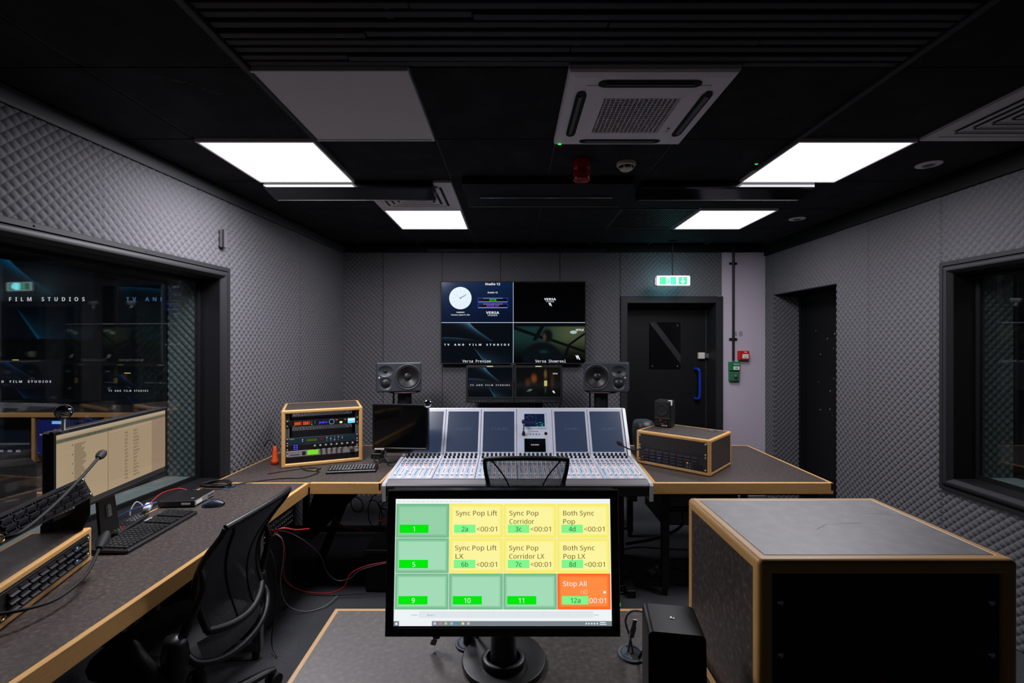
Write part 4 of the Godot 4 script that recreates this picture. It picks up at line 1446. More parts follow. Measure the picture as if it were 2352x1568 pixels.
# ---------------------------------------------------------------- the mixing console
func build_console():
	var t := thing("mixing_console", "grey wide audio mixing console with tall blue screens and rows of faders", "mixing console", V(0.035, 0, 2.83))
	var W := 1.66
	var y0 := 0.760         # surface height at the front
	var y1 := 0.792         # at the back
	var d0 := 0.05          # front of the fader surface, measured from the console front
	var d1 := 0.535
	# lower body: section in (depth, y)
	var along := Basis(Vector3(0, 0, -1), Vector3(0, 1, 0), Vector3(1, 0, 0))
	var b := MB.new()
	b.prism(PackedVector2Array([Vector2(0.0, 0.672), Vector2(0.0, 0.728), Vector2(0.008, 0.738), Vector2(0.045, y0 - 0.006), Vector2(d1 + 0.02, y1 - 0.012), Vector2(d1 + 0.20, y1 - 0.012), Vector2(d1 + 0.20, 0.66), Vector2(0.03, 0.66)]), -W / 2 + 0.02, W / 2 - 0.02, Transform3D(along, Vector3.ZERO))
	put(t, "lower_body", b, M.metal_black)
	# padded arm rest
	var ar := MB.new()
	ar.prism(PackedVector2Array([Vector2(0.002, 0.729), Vector2(0.0, 0.735), Vector2(0.008, 0.744), Vector2(0.050, y0 + 0.001), Vector2(0.052, y0 - 0.008)]), -W / 2 + 0.021, W / 2 - 0.021, Transform3D(along, Vector3.ZERO))
	put(t, "arm_rest", ar, M.metal_grey)
	# end cheeks
	for s in [-1, 1]:
		var ck := MB.new()
		ck.prism(PackedVector2Array([Vector2(-0.004, 0.64), Vector2(-0.006, 0.735), Vector2(0.004, 0.750), Vector2(d1 - 0.01, y1 + 0.006), Vector2(d1 + 0.17, 1.106), Vector2(d1 + 0.21, 1.106), Vector2(d1 + 0.21, 0.64)]), -0.011, 0.011, Transform3D(along, Vector3(s * (W / 2 - 0.010), 0, 0)))
		put(t, "end_cheek", ck, M.aluminium)
	# meter bridge: tilted slab with a top rail
	var bridge_tilt := rad_to_deg(atan2(0.175, 0.31))
	var bt := rot(Vector3.RIGHT, -bridge_tilt)
	var bl := sqrt(0.175 * 0.175 + 0.31 * 0.31)
	var bc := Vector3(0, y1 + 0.155, -d1 - 0.0875)
	bx(t, "bridge_body", bc + bt * Vector3(0, 0, -0.03), Vector3(W - 0.045, bl, 0.06), M.metal_black, 0.002, bt)
	bx(t, "top_rail", bc + bt * Vector3(0, bl / 2 + 0.003, -0.02), Vector3(W - 0.044, 0.012, 0.05), M.aluminium, 0.003, bt)
	var n := 6
	var bw := (W - 0.05) / n
	var stx := -(W - 0.05) / 2
	var surf_tilt := rad_to_deg(atan2(y1 - y0, d1 - d0))
	var ft := rot(Vector3.RIGHT, surf_tilt)
	var sl := sqrt(pow(y1 - y0, 2) + pow(d1 - d0, 2))
	var fc := Vector3(0, (y0 + y1) / 2, -(d0 + d1) / 2)
	# shared meshes
	var knob := MB.new()
	knob.lathe([Vector2(0.0088, 0), Vector2(0.0084, 0.017), Vector2(0.007, 0.019), Vector2(0.0001, 0.019)], 10)
	var knob_m := knob.commit()
	var cap := MB.new()
	cap.prism(PackedVector2Array([Vector2(-0.013, 0), Vector2(-0.011, 0.012), Vector2(-0.004, 0.009), Vector2(0.004, 0.009), Vector2(0.011, 0.012), Vector2(0.013, 0)]), -0.0055, 0.0055, Transform3D(Basis(Vector3(0, 0, -1), Vector3(0, 1, 0), Vector3(1, 0, 0)), Vector3.ZERO))
	var cap_m := cap.commit()
	var rng := RandomNumberGenerator.new()
	rng.seed = 4
	for k in n:
		var x := stx + (k + 0.5) * bw
		# --- bridge panel
		var p := bx(t, "bridge_panel", bc + bt * Vector3(x, 0, 0.003), Vector3(bw - 0.003, bl - 0.004, 0.008), M.console_face, 0.0015, bt)
		if k == 3:
			var mt := bx(p, "meter_surround", Vector3(0, 0.085, 0.005), Vector3(0.178, 0.125, 0.004), M.console_blue, 0.001)
			put(p, "meter_screen", sheet(0.152, 0.10), screen_mat("screen_meters", meters_image()), Vector3(0, 0.085, 0.0078))
			bx(p, "lower_surround", Vector3(0, -0.112, 0.005), Vector3(0.18, 0.128, 0.004), M.console_blue, 0.001)
			bx(p, "lower_screen", Vector3(0, -0.108, 0.007), Vector3(0.156, 0.10, 0.003), M.screen_off, 0.0005)
			text(p, "screen_logo", "C A L R E C", 0.0085, M.text_white, Vector3(0, -0.105, 0.0092), Basis.IDENTITY, "Droid Sans", 700)
			text(p, "model_name", "ARTEMIS", 0.010, M.print_dark, Vector3(0, -0.002, 0.0046), Basis.IDENTITY, "Droid Sans", 400)
			for q in 4:
				bx(p, "button", Vector3(-0.033 + q * 0.022, -0.023, 0.005), Vector3(0.009, 0.006, 0.003), M.print_dark)
			var ds := MB.new()
			ds.lathe([Vector2(0.012, 0.0), Vector2(0.011, 0.003), Vector2(0.007, 0.001), Vector2(0.0001, 0.001)], 16, Transform3D(rot(Vector3.RIGHT, 90), Vector3.ZERO))
			put(p, "jack_socket", ds, M.knob_black, Vector3(0.083, -0.018, 0.004))
			# little talkback microphone
			var gp := [Vector3(-0.083, -0.02, 0.004), Vector3(-0.084, -0.012, 0.03), Vector3(-0.082, 0.02, 0.05), Vector3(-0.085, 0.045, 0.05)]
			var gn := MB.new()
			gn.tube(smooth_path(gp, 5), 0.004, 8)
			put(p, "talkback_neck", gn, M.knob_black)
			var gh := MB.new()
			gh.lathe([Vector2(0.0001, -0.018), Vector2(0.010, -0.012), Vector2(0.013, 0.0), Vector2(0.010, 0.013), Vector2(0.0001, 0.018)], 12)
			put(p, "talkback_mic", gh, M.rubber, Vector3(-0.085, 0.058, 0.05))
			var gb := MB.new()
			gb.lathe([Vector2(0.013, 0), Vector2(0.012, 0.012), Vector2(0.008, 0.03), Vector2(0.0001, 0.03)], 12, Transform3D(rot(Vector3.RIGHT, 60), Vector3.ZERO))
			put(p, "talkback_base", gb, M.knob_black, Vector3(-0.083, -0.025, 0.003))
		else:
			var sc := bx(p, "touch_screen", Vector3(0, 0.0, 0.0035), Vector3(bw - 0.036, bl - 0.044, 0.004), M.calm_screen, 0.0008)
			text(sc, "screen_logo", "C  C A L R E C" if k < 3 else "C A L R E C", 0.019, M.text_navy, Vector3(0.01, 0.018, 0.0026), Basis.IDENTITY, "Droid Sans", 400, HORIZONTAL_ALIGNMENT_CENTER, 0.82)
		# --- fader panel
		var fp := bx(t, "fader_panel", fc + ft * Vector3(x, 0.001, 0), Vector3(bw - 0.004, 0.008, sl), M.console_face, 0.001, ft)
		var cw := (bw - 0.02) / 8.0
		for c in 8:
			var cx := -(bw - 0.02) / 2 + (c + 0.5) * cw
			bx(fp, "channel_strip", Vector3(cx, 0.0042, 0.1), Vector3(cw - 0.003, 0.0016, 0.27), M.console_blue if c % 2 == 0 else M.console_pink)
			for r in 2:
				put(fp, "knob", knob_m, M.knob_black, Vector3(cx, 0.004, -0.215 + r * 0.055))
				bx(fp, "button", Vector3(cx, 0.006, -0.105 + r * 0.034), Vector3(cw * 0.62, 0.004, 0.008), M.print_dark if r == 0 else M.metal_grey)
			bx(fp, "button", Vector3(cx - 0.005, 0.006, -0.030), Vector3(cw * 0.34, 0.004, 0.010), M.print_dark)
			bx(fp, "button", Vector3(cx + 0.007, 0.006, -0.030), Vector3(cw * 0.3, 0.004, 0.010), M.print_dark)
			bx(fp, "button", Vector3(cx + 0.002, 0.006, 0.004), Vector3(cw * 0.4, 0.003, 0.007), M.print_red)
			bx(fp, "fader_slot", Vector3(cx, 0.0052, 0.125), Vector3(0.0028, 0.0012, 0.13), M.dark_slot)
			var pos := 0.185
			if k == 0:
				pos = [0.185, 0.185, 0.11, 0.18, 0.075, 0.075, 0.075, 0.075][c]
			elif k == 5 and c == 0:
				pos = 0.075
			put(fp, "fader_cap", cap_m, M.cap_white, Vector3(cx, 0.005, pos))
	# stand: two end frames with a beam
	for s in [-1, 1]:
		bx(t, "stand_leg", Vector3(s * 0.72, 0.34, -0.42), Vector3(0.055, 0.64, 0.06), M.metal_black, 0.003)
		bx(t, "stand_leg", Vector3(s * 0.72, 0.34, -0.68), Vector3(0.055, 0.64, 0.05), M.metal_black, 0.003)
		bx(t, "stand_foot", Vector3(s * 0.72, 0.025, -0.45), Vector3(0.055, 0.05, 0.74), M.metal_black, 0.004)
		bx(t, "stand_rail", Vector3(s * 0.72, 0.645, -0.38), Vector3(0.055, 0.05, 0.66), M.metal_black, 0.003)
	bx(t, "stand_beam", Vector3(0, 0.30, -0.68), Vector3(1.40, 0.05, 0.03), M.metal_black, 0.002)

func meters_image() -> Image:
	var w := 152
	var h := 100
	var im := Image.create(w, h, false, Image.FORMAT_RGB8)
	im.fill(Color8(10, 22, 52))
	for k in 9:
		var a := PI * (0.16 + 0.68 * k / 8.0)
		for r in range(26, 33):
			var p := Vector2(40, 44) + Vector2(cos(a), -sin(a)) * r
			im.set_pixelv(Vector2i(p), Color8(170, 180, 200))
	for r in 26:
		var p := Vector2(40, 46) + Vector2(-0.72, -0.7) * r
		im.set_pixelv(Vector2i(p), Color8(210, 90, 70))
	im.fill_rect(Rect2i(86, 0, 1, h), Color8(60, 110, 90))
	im.fill_rect(Rect2i(0, 60, 86, 1), Color8(80, 84, 130))
	im.fill_rect(Rect2i(4, 78, 80, 1), Color8(80, 70, 120))
	for k in 9:
		im.fill_rect(Rect2i(6 + k * 9, 64, 1, 8), Color8(120, 110, 160))
	var rng := RandomNumberGenerator.new()
	rng.seed = 2
	for k in 34:
		var l := rng.randi_range(3, 11)
		im.fill_rect(Rect2i(rng.randi_range(88, 140), rng.randi_range(62, 97), l, 2), [Color8(40, 190, 110), Color8(30, 200, 80), Color8(80, 170, 220)][rng.randi_range(0, 2)])
	im.fill_rect(Rect2i(100, 70, 16, 14), Color8(8, 16, 30))
	return im

# ---------------------------------------------------------------- on and before the back wall
func v_mark(parent: Node, at: Vector3, s: float):
	# the zigzag emblem of two slanted strokes
	var b := MB.new()
	b.poly([Vector3(-0.55, 0.5, 0) * s, Vector3(-0.30, 0.5, 0) * s, Vector3(0.02, -0.18, 0) * s, Vector3(-0.10, -0.45, 0) * s], Vector3(0, 0, 1))
	b.poly([Vector3(-0.12, 0.5, 0) * s, Vector3(0.10, 0.5, 0) * s, Vector3(0.55, -0.5, 0) * s, Vector3(0.30, -0.5, 0) * s], Vector3(0, 0, 1))
	b.poly([Vector3(-0.12, 0.5, 0) * s, Vector3(-0.02, 0.27, 0) * s, Vector3(-0.10, -0.45, 0) * s, Vector3(-0.22, -0.2, 0) * s], Vector3(0, 0, 1))
	put(parent, "emblem", b, M.text_white, at)

func build_back_wall_things():
	# ---- the big television
	var w := 1.50
	var h := 0.853
	var t := thing("wall_television", "large wall television split into four pictures with a white clock", "television", V(0.013, 1.815, 4.765))
	bx(t, "wall_bracket", Vector3(0, 0, -0.04), Vector3(0.5, 0.3, 0.06), M.metal_black)
	make_tv(t, w, h, M.screen_off, 0.010)
	var qw := (w - 0.02) / 2
	var qh := (h - 0.02) / 2
	var z := 0.0090
	var navy := screen_mat("screen_clock", two_tone(64, 36, func(u, v): return Color8(14, 38, 74).lerp(Color8(6, 16, 40), clampf(v * 0.8 + absf(u - 0.1) * 0.3, 0, 1))))
	put(t, "screen_clock", sheet(qw - 0.004, qh - 0.004), navy, Vector3(-qw / 2, qh / 2, z))
	put(t, "screen_title_card", sheet(qw - 0.004, qh - 0.004), pics.wave, Vector3(-qw / 2, -qh / 2, z))
	put(t, "screen_film", sheet(qw - 0.004, qh - 0.004), pics.still, Vector3(qw / 2, -qh / 2, z))
	bx(t, "screen_divider", Vector3(0, 0, z), Vector3(0.005, h - 0.02, 0.0006), M.screen_line)
	bx(t, "screen_divider", Vector3(0, 0.0, z), Vector3(w - 0.02, 0.006, 0.0006), M.screen_line)
	z = 0.0097
	var cc := Vector3(-0.545, 0.252, z)
	var cf := MB.new()
	cf.lathe([Vector2(0.115, 0), Vector2(0.0001, 0.0002)], 48, Transform3D(rot(Vector3.RIGHT, 90), Vector3.ZERO))
	put(t, "screen_clock_face", cf, M.clock_white, cc)
	var tk := MB.new()
	for k in 12:
		var a := TAU * k / 12
		tk.box(Vector3(sin(a) * 0.095, cos(a) * 0.095, 0.0005), Vector3(0.002, 0.009, 0.0002), 0, rot(Vector3(0, 0, 1), -rad_to_deg(a)))
	tk.box(Vector3(0.03, 0.022, 0.0005), Vector3(0.003, 0.075, 0.0002), 0, rot(Vector3(0, 0, 1), -54))
	tk.box(Vector3(0.028, 0.014, 0.0005), Vector3(0.004, 0.06, 0.0002), 0, rot(Vector3(0, 0, 1), -62))
	tk.box(Vector3(-0.02, 0.015, 0.0005), Vector3(0.001, 0.07, 0.0002), 0, rot(Vector3(0, 0, 1), 53))
	tk.box(Vector3(0, 0, 0.0006), Vector3(0.011, 0.011, 0.0002), 0, rot(Vector3(0, 0, 1), 45))
	put(t, "screen_clock_hands", tk, M.text_ink, cc)
	for k in 12:
		var a := TAU * (k + 1) / 12
		text(t, "screen_numeral", str(k + 1), 0.008, M.text_ink, cc + Vector3(sin(a) * 0.07, cos(a) * 0.07, 0.0006))
	text(t, "screen_text", "14:08:01", 0.013, M.text_white, Vector3(-0.545, 0.105, z), Basis.IDENTITY, "Droid Sans", 700, HORIZONTAL_ALIGNMENT_CENTER, -0.081)
	text(t, "screen_text", "Thursday, August 07, 2025", 0.0105, M.text_white, Vector3(-0.545, 0.079, z), Basis.IDENTITY, "Droid Sans", 700, HORIZONTAL_ALIGNMENT_CENTER, -0.193)
	text(t, "screen_text", "Studio 12", 0.023, M.text_white, Vector3(-0.213, 0.396, z), Basis.IDENTITY, "Droid Sans", 700, HORIZONTAL_ALIGNMENT_CENTER, -0.153)
	text(t, "screen_text", "Studio 12", 0.015, M.text_white, Vector3(-0.213, 0.309, z), Basis.IDENTITY, "Droid Sans", 700, HORIZONTAL_ALIGNMENT_CENTER, -0.103)
	glow("text_royal", Color8(20, 40, 150), 1.0)
	glow("text_black", Color8(3, 3, 8), 1.0)
	for q in [[0.232, "ENTER", "text_green"], [0.172, "SOUND OFF", "text_purple"]]:
		bx(t, "screen_button", Vector3(-0.21, q[0], z), Vector3(0.315, 0.052, 0.0004), M.text_royal)
		bx(t, "screen_button", Vector3(-0.21, q[0], z + 0.0003), Vector3(0.295, 0.032, 0.0004), M.text_black)
		bx(t, "screen_button", Vector3(-0.21, q[0] - 0.019, z + 0.0003), Vector3(0.295, 0.004, 0.0004), M.screen_line)
		bx(t, "screen_button", Vector3(-0.21, q[0] + 0.019, z + 0.0003), Vector3(0.2, 0.003, 0.0004), M.screen_line)
		text(t, "screen_text", q[1], 0.017, M[q[2]], Vector3(-0.21, q[0], z + 0.0008), Basis.IDENTITY, "Droid Sans", 700)
	text(t, "screen_text", "VERSA", 0.025, M.text_white, Vector3(-0.213, 0.101, z), Basis.IDENTITY, "Droid Sans", 700, HORIZONTAL_ALIGNMENT_CENTER, -0.135)
	text(t, "screen_text", "STUDIOS", 0.014, M.text_white, Vector3(-0.213, 0.074, z), Basis.IDENTITY, "Droid Sans", 400, HORIZONTAL_ALIGNMENT_CENTER, -0.099)
	text(t, "screen_text", "VERSA", 0.023, M.text_white, Vector3(0.379, 0.24, z), Basis.IDENTITY, "Droid Sans", 700, HORIZONTAL_ALIGNMENT_CENTER, -0.121)
	text(t, "screen_text", "STUDIOS", 0.012, M.text_white, Vector3(0.379, 0.216, z), Basis.IDENTITY, "Droid Sans", 400, HORIZONTAL_ALIGNMENT_CENTER, -0.085)
	v_mark(t, Vector3(0.381, 0.186, z), 0.034)
	text(t, "screen_text", "T  V      A  N  D      F  I  L  M      S  T  U  D  I  O  S", 0.019, M.text_white, Vector3(-0.376, -0.2285, z), Basis.IDENTITY, "Droid Sans", 700, HORIZONTAL_ALIGNMENT_CENTER, -0.67)
	text(t, "screen_text", "Versa Preview", 0.027, M.text_white, Vector3(-0.378, -0.398, z), Basis.IDENTITY, "Droid Sans Mono", 700, HORIZONTAL_ALIGNMENT_CENTER, -0.292)
	text(t, "screen_text", "Versa Showreel", 0.027, M.text_white, Vector3(0.385, -0.398, z), Basis.IDENTITY, "Droid Sans Mono", 700, HORIZONTAL_ALIGNMENT_CENTER, -0.315)
	text(t, "screen_text", "NETFLIX", 0.02, M.text_white, Vector3(0.685, -0.076, z), Basis.IDENTITY, "Droid Sans", 700, HORIZONTAL_ALIGNMENT_CENTER, -0.081)
	v_mark(t, Vector3(0.665, -0.36, z), 0.045)
	bx(t, "maker_badge", Vector3(0.0, -h / 2 - 0.004, 0.006), Vector3(0.05, 0.008, 0.008), M.metal_grey, 0.001)
	# ---- two broadcast monitors below it
	for k in 2:
		var m := thing("broadcast_monitor", ["black broadcast monitor with title lettering, left one below the television", "black broadcast monitor with a candle scene, right one below the television"][k], "monitor", V(-0.215 + k * 0.474, 1.20, 4.53), 0, "broadcast monitors below the television")
		broadcast_monitor(m, 0.47, 0.365, pics.wave if k == 0 else pics.candle)
		if k == 0:
			text(m, "screen_title", "T  V      A  N  D      F  I  L  M      S  T  U  D  I  O  S", 0.0115, M.text_white, Vector3(0, -0.008, 0.0052), Basis.IDENTITY, "Droid Sans", 700, HORIZONTAL_ALIGNMENT_CENTER, -0.385)
		else:
			text(m, "screen_title", "NETFLIX", 0.011, M.text_white, Vector3(0.165, 0.105, 0.0052), Basis.IDENTITY, "Droid Sans", 700, HORIZONTAL_ALIGNMENT_CENTER, 0.75)
			v_mark(m, Vector3(0.15, -0.075, 0.0052), 0.026)
	var st := thing("monitor_stand", "black stand holding the pair of broadcast monitors", "stand", V(0.02, 0, 4.695))
	bx(st, "post", Vector3(0.22, 0.5, 0), Vector3(0.14, 1.0, 0.06), M.metal_black, 0.004)
	bx(st, "crossbar", Vector3(0, 1.18, 0.01), Vector3(0.9, 0.06, 0.04), M.metal_black, 0.003)
	bx(st, "riser", Vector3(0.22, 1.09, 0), Vector3(0.10, 0.22, 0.05), M.metal_black, 0.003)
	bx(st, "foot_plate", Vector3(0.1, 0.015, 0.03), Vector3(0.7, 0.03, 0.22), M.metal_black, 0.004)
	# ---- studio loudspeakers on stands
	monitor_speaker("grey three way studio loudspeaker on its stand, left of the television", V(-0.985, 1.18, 4.03), 17.0, -1)
	monitor_speaker("grey three way studio loudspeaker on its stand, right of the television", V(0.815, 1.18, 4.03), -17.0, 1)
	speaker_stand("black column stand under the left studio loudspeaker", V(-0.965, 0, 4.15))
	speaker_stand("black column stand under the right studio loudspeaker", V(0.80, 0, 4.15))
	# ---- exit sign
	var e := thing("exit_sign", "lit green and white exit sign hanging from a rod above the door", "sign", V(1.60, 1.62 + 0.602, 4.60), 0)
	bx(e, "case", Vector3(0, 0, 0), Vector3(0.345, 0.11, 0.05), M.white_plastic, 0.012)
	bx(e, "light_box", Vector3(0, 0, 0.0245), Vector3(0.325, 0.092, 0.006), M.exit_white, 0.002)
	bx(e, "sign_field", Vector3(-0.055, 0, 0.0282), Vector3(0.165, 0.074, 0.001), M.exit_green)
	bx(e, "sign_field", Vector3(0.092, 0, 0.0282), Vector3(0.085, 0.074, 0.001), M.exit_green)
	var man := MB.new()
	man.lathe([Vector2(0.0075, 0), Vector2(0.0001, 0.0003)], 14, Transform3D(rot(Vector3.RIGHT, 90), Vector3(-0.053, 0.024, 0)))
	man.tube([Vector3(-0.055, 0.012, 0), Vector3(-0.058, -0.008, 0)], 0.0065, 6, 0.2)
	man.tube([Vector3(-0.058, -0.008, 0), Vector3(-0.047, -0.016, 0), Vector3(-0.052, -0.03, 0)], 0.004, 6, 0.2)
	man.tube([Vector3(-0.058, -0.008, 0), Vector3(-0.066, -0.018, 0), Vector3(-0.076, -0.022, 0)], 0.004, 6, 0.2)
	man.tube([Vector3(-0.055, 0.012, 0), Vector3(-0.043, 0.004, 0), Vector3(-0.035, 0.010, 0)], 0.003, 6, 0.2)
	man.tube([Vector3(-0.055, 0.012, 0), Vector3(-0.068, 0.008, 0), Vector3(-0.074, -0.002, 0)], 0.003, 6, 0.2)
	put(e, "running_figure", man, M.exit_white, Vector3(0, 0, 0.029))
	var dr := MB.new()
	dr.frame(0.042, 0.066, [Vector2(0, 0), Vector2(0.005, 0.0003)])
	put(e, "doorway_mark", dr, M.exit_white, Vector3(-0.053, -0.001, 0.029))
	var ap := MB.new()
	ap.prism(PackedVector2Array([Vector2(-0.005, 0.03), Vector2(0.005, 0.03), Vector2(0.005, -0.008), Vector2(0.018, 0.004), Vector2(0.018, -0.01), Vector2(0, -0.03), Vector2(-0.018, -0.01), Vector2(-0.018, 0.004), Vector2(-0.005, -0.008)]), 0, 0.0005)
	put(e, "arrow_mark", ap, M.exit_white, Vector3(0.092, 0, 0.029))
	bx(e, "end_cap", Vector3(-0.176, -0.008, 0), Vector3(0.012, 0.075, 0.044), M.white_plastic, 0.003)
	cyl(e, "rod", Vector3(0, 0.05, 0), Vector3(0, CEIL_H - 2.222, 0), 0.006, M.metal_black)
	bx(e, "ceiling_plate", Vector3(0, CEIL_H - 2.222 - 0.006, 0), Vector3(0.07, 0.012, 0.05), M.metal_black, 0.002)
	bx(e, "rear_light_box", Vector3(0, 0, -0.0245), Vector3(0.325, 0.092, 0.006), M.exit_white, 0.002)
	for side in [-1, 1]:
		exit_glow(e.position + Vector3(0, 0, 0.05 * side), 0.012 if side > 0 else 0.035)
	# ---- conduit with clips
	var cx := 2.312
	var c := thing("conduit", "thin black conduit running down the pale wall to the green box", "conduit", V(cx, 0, 4.82))
	cyl(c, "pipe", Vector3(0, 1.42, 0), Vector3(0, CEIL_H, 0), 0.0125, M.metal_black, 12)
	for y in [2.435, 1.645]:
		bx(c, "clip", Vector3(0, y, -0.006), Vector3(0.085, 0.022, 0.006), M.metal_black, 0.002)
		var sd := MB.new()
		sd.tube([Vector3(0, -0.011, 0), Vector3(0, 0.011, 0)], 0.0165, 12)
		put(c, "saddle", sd, M.metal_black, Vector3(0, y, 0))
		for s in [-1, 1]:
			var b := MB.new()
			b.lathe([Vector2(0.0001, 0.009), Vector2(0.006, 0.008), Vector2(0.009, 0)], 10, Transform3D(rot(Vector3.RIGHT, 90), Vector3.ZERO))
			put(c, "screw", b, M.metal_black, Vector3(s * 0.034, y, -0.004))
	# pencil letters on the paint
	var pen := text(wall_node("wall_back"), "pencil_letters", "4 B", 0.05, M.metal_grey, V(2.37, 1.70, 4.85 - 0.0130) - V(LEFT_X, 0, BACK_Z))
	# ---- green release and red call point
	var g := thing("door_release", "green emergency door release box on the pale wall", "call point", V(2.318, 1.31, 4.815))
	bx(g, "upper_box", Vector3(0, 0.052, 0), Vector3(0.108, 0.094, 0.05), M.green_plastic, 0.006)
	bx(g, "lower_box", Vector3(0, -0.052, -0.004), Vector3(0.104, 0.10, 0.044), M.green_plastic, 0.006)
	bx(g, "break_glass", Vector3(0.012, 0.034, 0.0255), Vector3(0.062, 0.034, 0.002), M.label_white)
	bx(g, "caption", Vector3(0.012, 0.074, 0.0255), Vector3(0.058, 0.012, 0.001), M.cream_plastic)
	text(g, "caption_letters", "EMERGENCY", 0.008, M.green_plastic, Vector3(0.012, 0.074, 0.0263), Basis.IDENTITY, "Droid Sans", 700, HORIZONTAL_ALIGNMENT_CENTER, 0.8)
	bx(g, "glass_mark", Vector3(0.012, 0.034, 0.027), Vector3(0.03, 0.008, 0.001), M.print_dark)
	var kn := MB.new()
	kn.lathe([Vector2(0.017, 0), Vector2(0.019, 0.012), Vector2(0.014, 0.022), Vector2(0.0001, 0.024)], 18, Transform3D(rot(Vector3.RIGHT, 90), Vector3.ZERO))
	put(g, "push_button", kn, M.green_plastic, Vector3(0.004, -0.05, 0.018))
	bx(g, "button_plate", Vector3(0.004, -0.05, 0.0185), Vector3(0.076, 0.07, 0.002), M.metal_grey, 0.001)
	var r := thing("fire_call_point", "red fire alarm call point on the pale wall", "call point", V(2.413, 1.475, 4.815))
	bx(r, "box", Vector3(0, 0, 0), Vector3(0.106, 0.096, 0.05), M.red_plastic, 0.005)
	bx(r, "break_glass", Vector3(0.01, -0.008, 0.0255), Vector3(0.062, 0.044, 0.002), M.label_white)
	for k in 3:
		bx(r, "mark", Vector3(-0.006 + k * 0.016, -0.001, 0.0268), Vector3(0.007, 0.007, 0.0008), M.print_dark)
	bx(r, "mark", Vector3(0.01, -0.02, 0.0268), Vector3(0.036, 0.005, 0.0008), M.print_dark)
	text(r, "caption_letters", "FIRE", 0.011, M.label_white, Vector3(0.012, 0.034, 0.0256), Basis.IDENTITY, "Droid Sans", 700)
	# small bracket on the left wall
	var sb := thing("wall_bracket", "small upright grey bracket on the felt above the left window corner", "bracket", V(-1.885, 2.285, 2.995), 90.0 - 4.0)
	bx(sb, "channel", Vector3(0, 0, 0.012), Vector3(0.046, 0.115, 0.022), M.metal_grey, 0.003)
	bx(sb, "lip", Vector3(-0.02, 0, 0.026), Vector3(0.006, 0.115, 0.012), M.frame_black, 0.001)

func exit_glow(at: Vector3, energy: float):
	var ol := OmniLight3D.new()
	ol.name = "exit_sign_light"
	ol.position = at
	ol.light_color = Color(0.45, 0.92, 1.0)
	ol.light_energy = energy
	ol.light_size = 0.04
	ol.omni_range = 8.0
	ol.omni_attenuation = 2.0
	ol.shadow_enabled = true
	add_child(ol, true)

func wall_node(called: String) -> Node:
	return get_node(called)

# loudspeaker lying on its side: node at the centre of its front bottom edge, facing +z; side -1 puts the woofer on the right
func monitor_speaker(label: String, at: Vector3, yaw: float, side: int):
	var t := thing("studio_loudspeaker", label, "loudspeaker", at, yaw, "studio loudspeakers")
	var w := 0.385
	var h := 0.255
	var d := 0.25
	var fwd := Transform3D(rot(Vector3.RIGHT, 90), Vector3.ZERO)
	var wx := -side * 0.075
	var tx := side * 0.115
	# cabinet with dished recesses for the drivers
	var cab := CSGMesh3D.new()
	cab.name = "cabinet"
	var cb := MB.new()
	cb.box(Vector3(0, h / 2, -d / 2), Vector3(w, h, d), 0.008)
	cab.mesh = cb.commit()
	cab.material_override = M.speaker_grey
	for q in [[wx, h / 2, 0.100, 0.040, 1.0], [tx, h * 0.71, 0.050, 0.020, 1.3], [tx, h * 0.29, 0.056, 0.016, 1.0]]:
		var sp := CSGSphere3D.new()
		sp.name = "recess"
		sp.radius = (q[2] * q[2] + q[3] * q[3]) / (2.0 * q[3])
		sp.radial_segments = 40
		sp.rings = 40
		sp.operation = CSGShape3D.OPERATION_SUBTRACTION
		sp.scale = Vector3(q[4], 1, 1)
		sp.position = Vector3(q[0], q[1], sp.radius - q[3])
		cab.add_child(sp, true)
	t.add_child(cab)
	var rim := MB.new()
	rim.lathe([Vector2(0.114, 0), Vector2(0.111, 0.005), Vector2(0.104, 0.006), Vector2(0.099, -0.002)], 36, fwd)
	put(t, "woofer_rim", rim, M.speaker_grey, Vector3(wx, h / 2, 0))
	var sr := MB.new()
	sr.lathe([Vector2(0.099, -0.003), Vector2(0.092, 0.004), Vector2(0.084, -0.004)], 36, fwd)
	put(t, "woofer_surround", sr, M.rubber, Vector3(wx, h / 2, 0))
	var cn := MB.new()
	cn.lathe([Vector2(0.085, -0.004), Vector2(0.06, -0.015), Vector2(0.034, -0.028)], 36, fwd)
	put(t, "woofer_cone", cn, M.cone_dark, Vector3(wx, h / 2, 0))
	var dc := MB.new()
	dc.lathe([Vector2(0.035, -0.028), Vector2(0.024, -0.019), Vector2(0.0001, -0.015)], 24, fwd)
	put(t, "dust_cap", dc, M.cone_dark, Vector3(wx, h / 2, 0))
	var tw := MB.new()
	tw.lathe([Vector2(0.017, -0.019), Vector2(0.011, -0.008), Vector2(0.0001, -0.005)], 20, fwd)
	put(t, "tweeter", tw, M.rubber, Vector3(tx, h * 0.71, 0.0))
	var md := MB.new()
	md.lathe([Vector2(0.043, -0.014), Vector2(0.036, -0.002), Vector2(0.02, 0.006), Vector2(0.0001, 0.008)], 28, fwd)
	put(t, "midrange_dome", md, M.cone_dark, Vector3(tx, h * 0.29, 0.0))
	bx(t, "diamond_badge", Vector3(side * 0.168, h * 0.5, 0.001), Vector3(0.012, 0.012, 0.003), M.white_plastic, 0.001, rot(Vector3(0, 0, 1), 45))

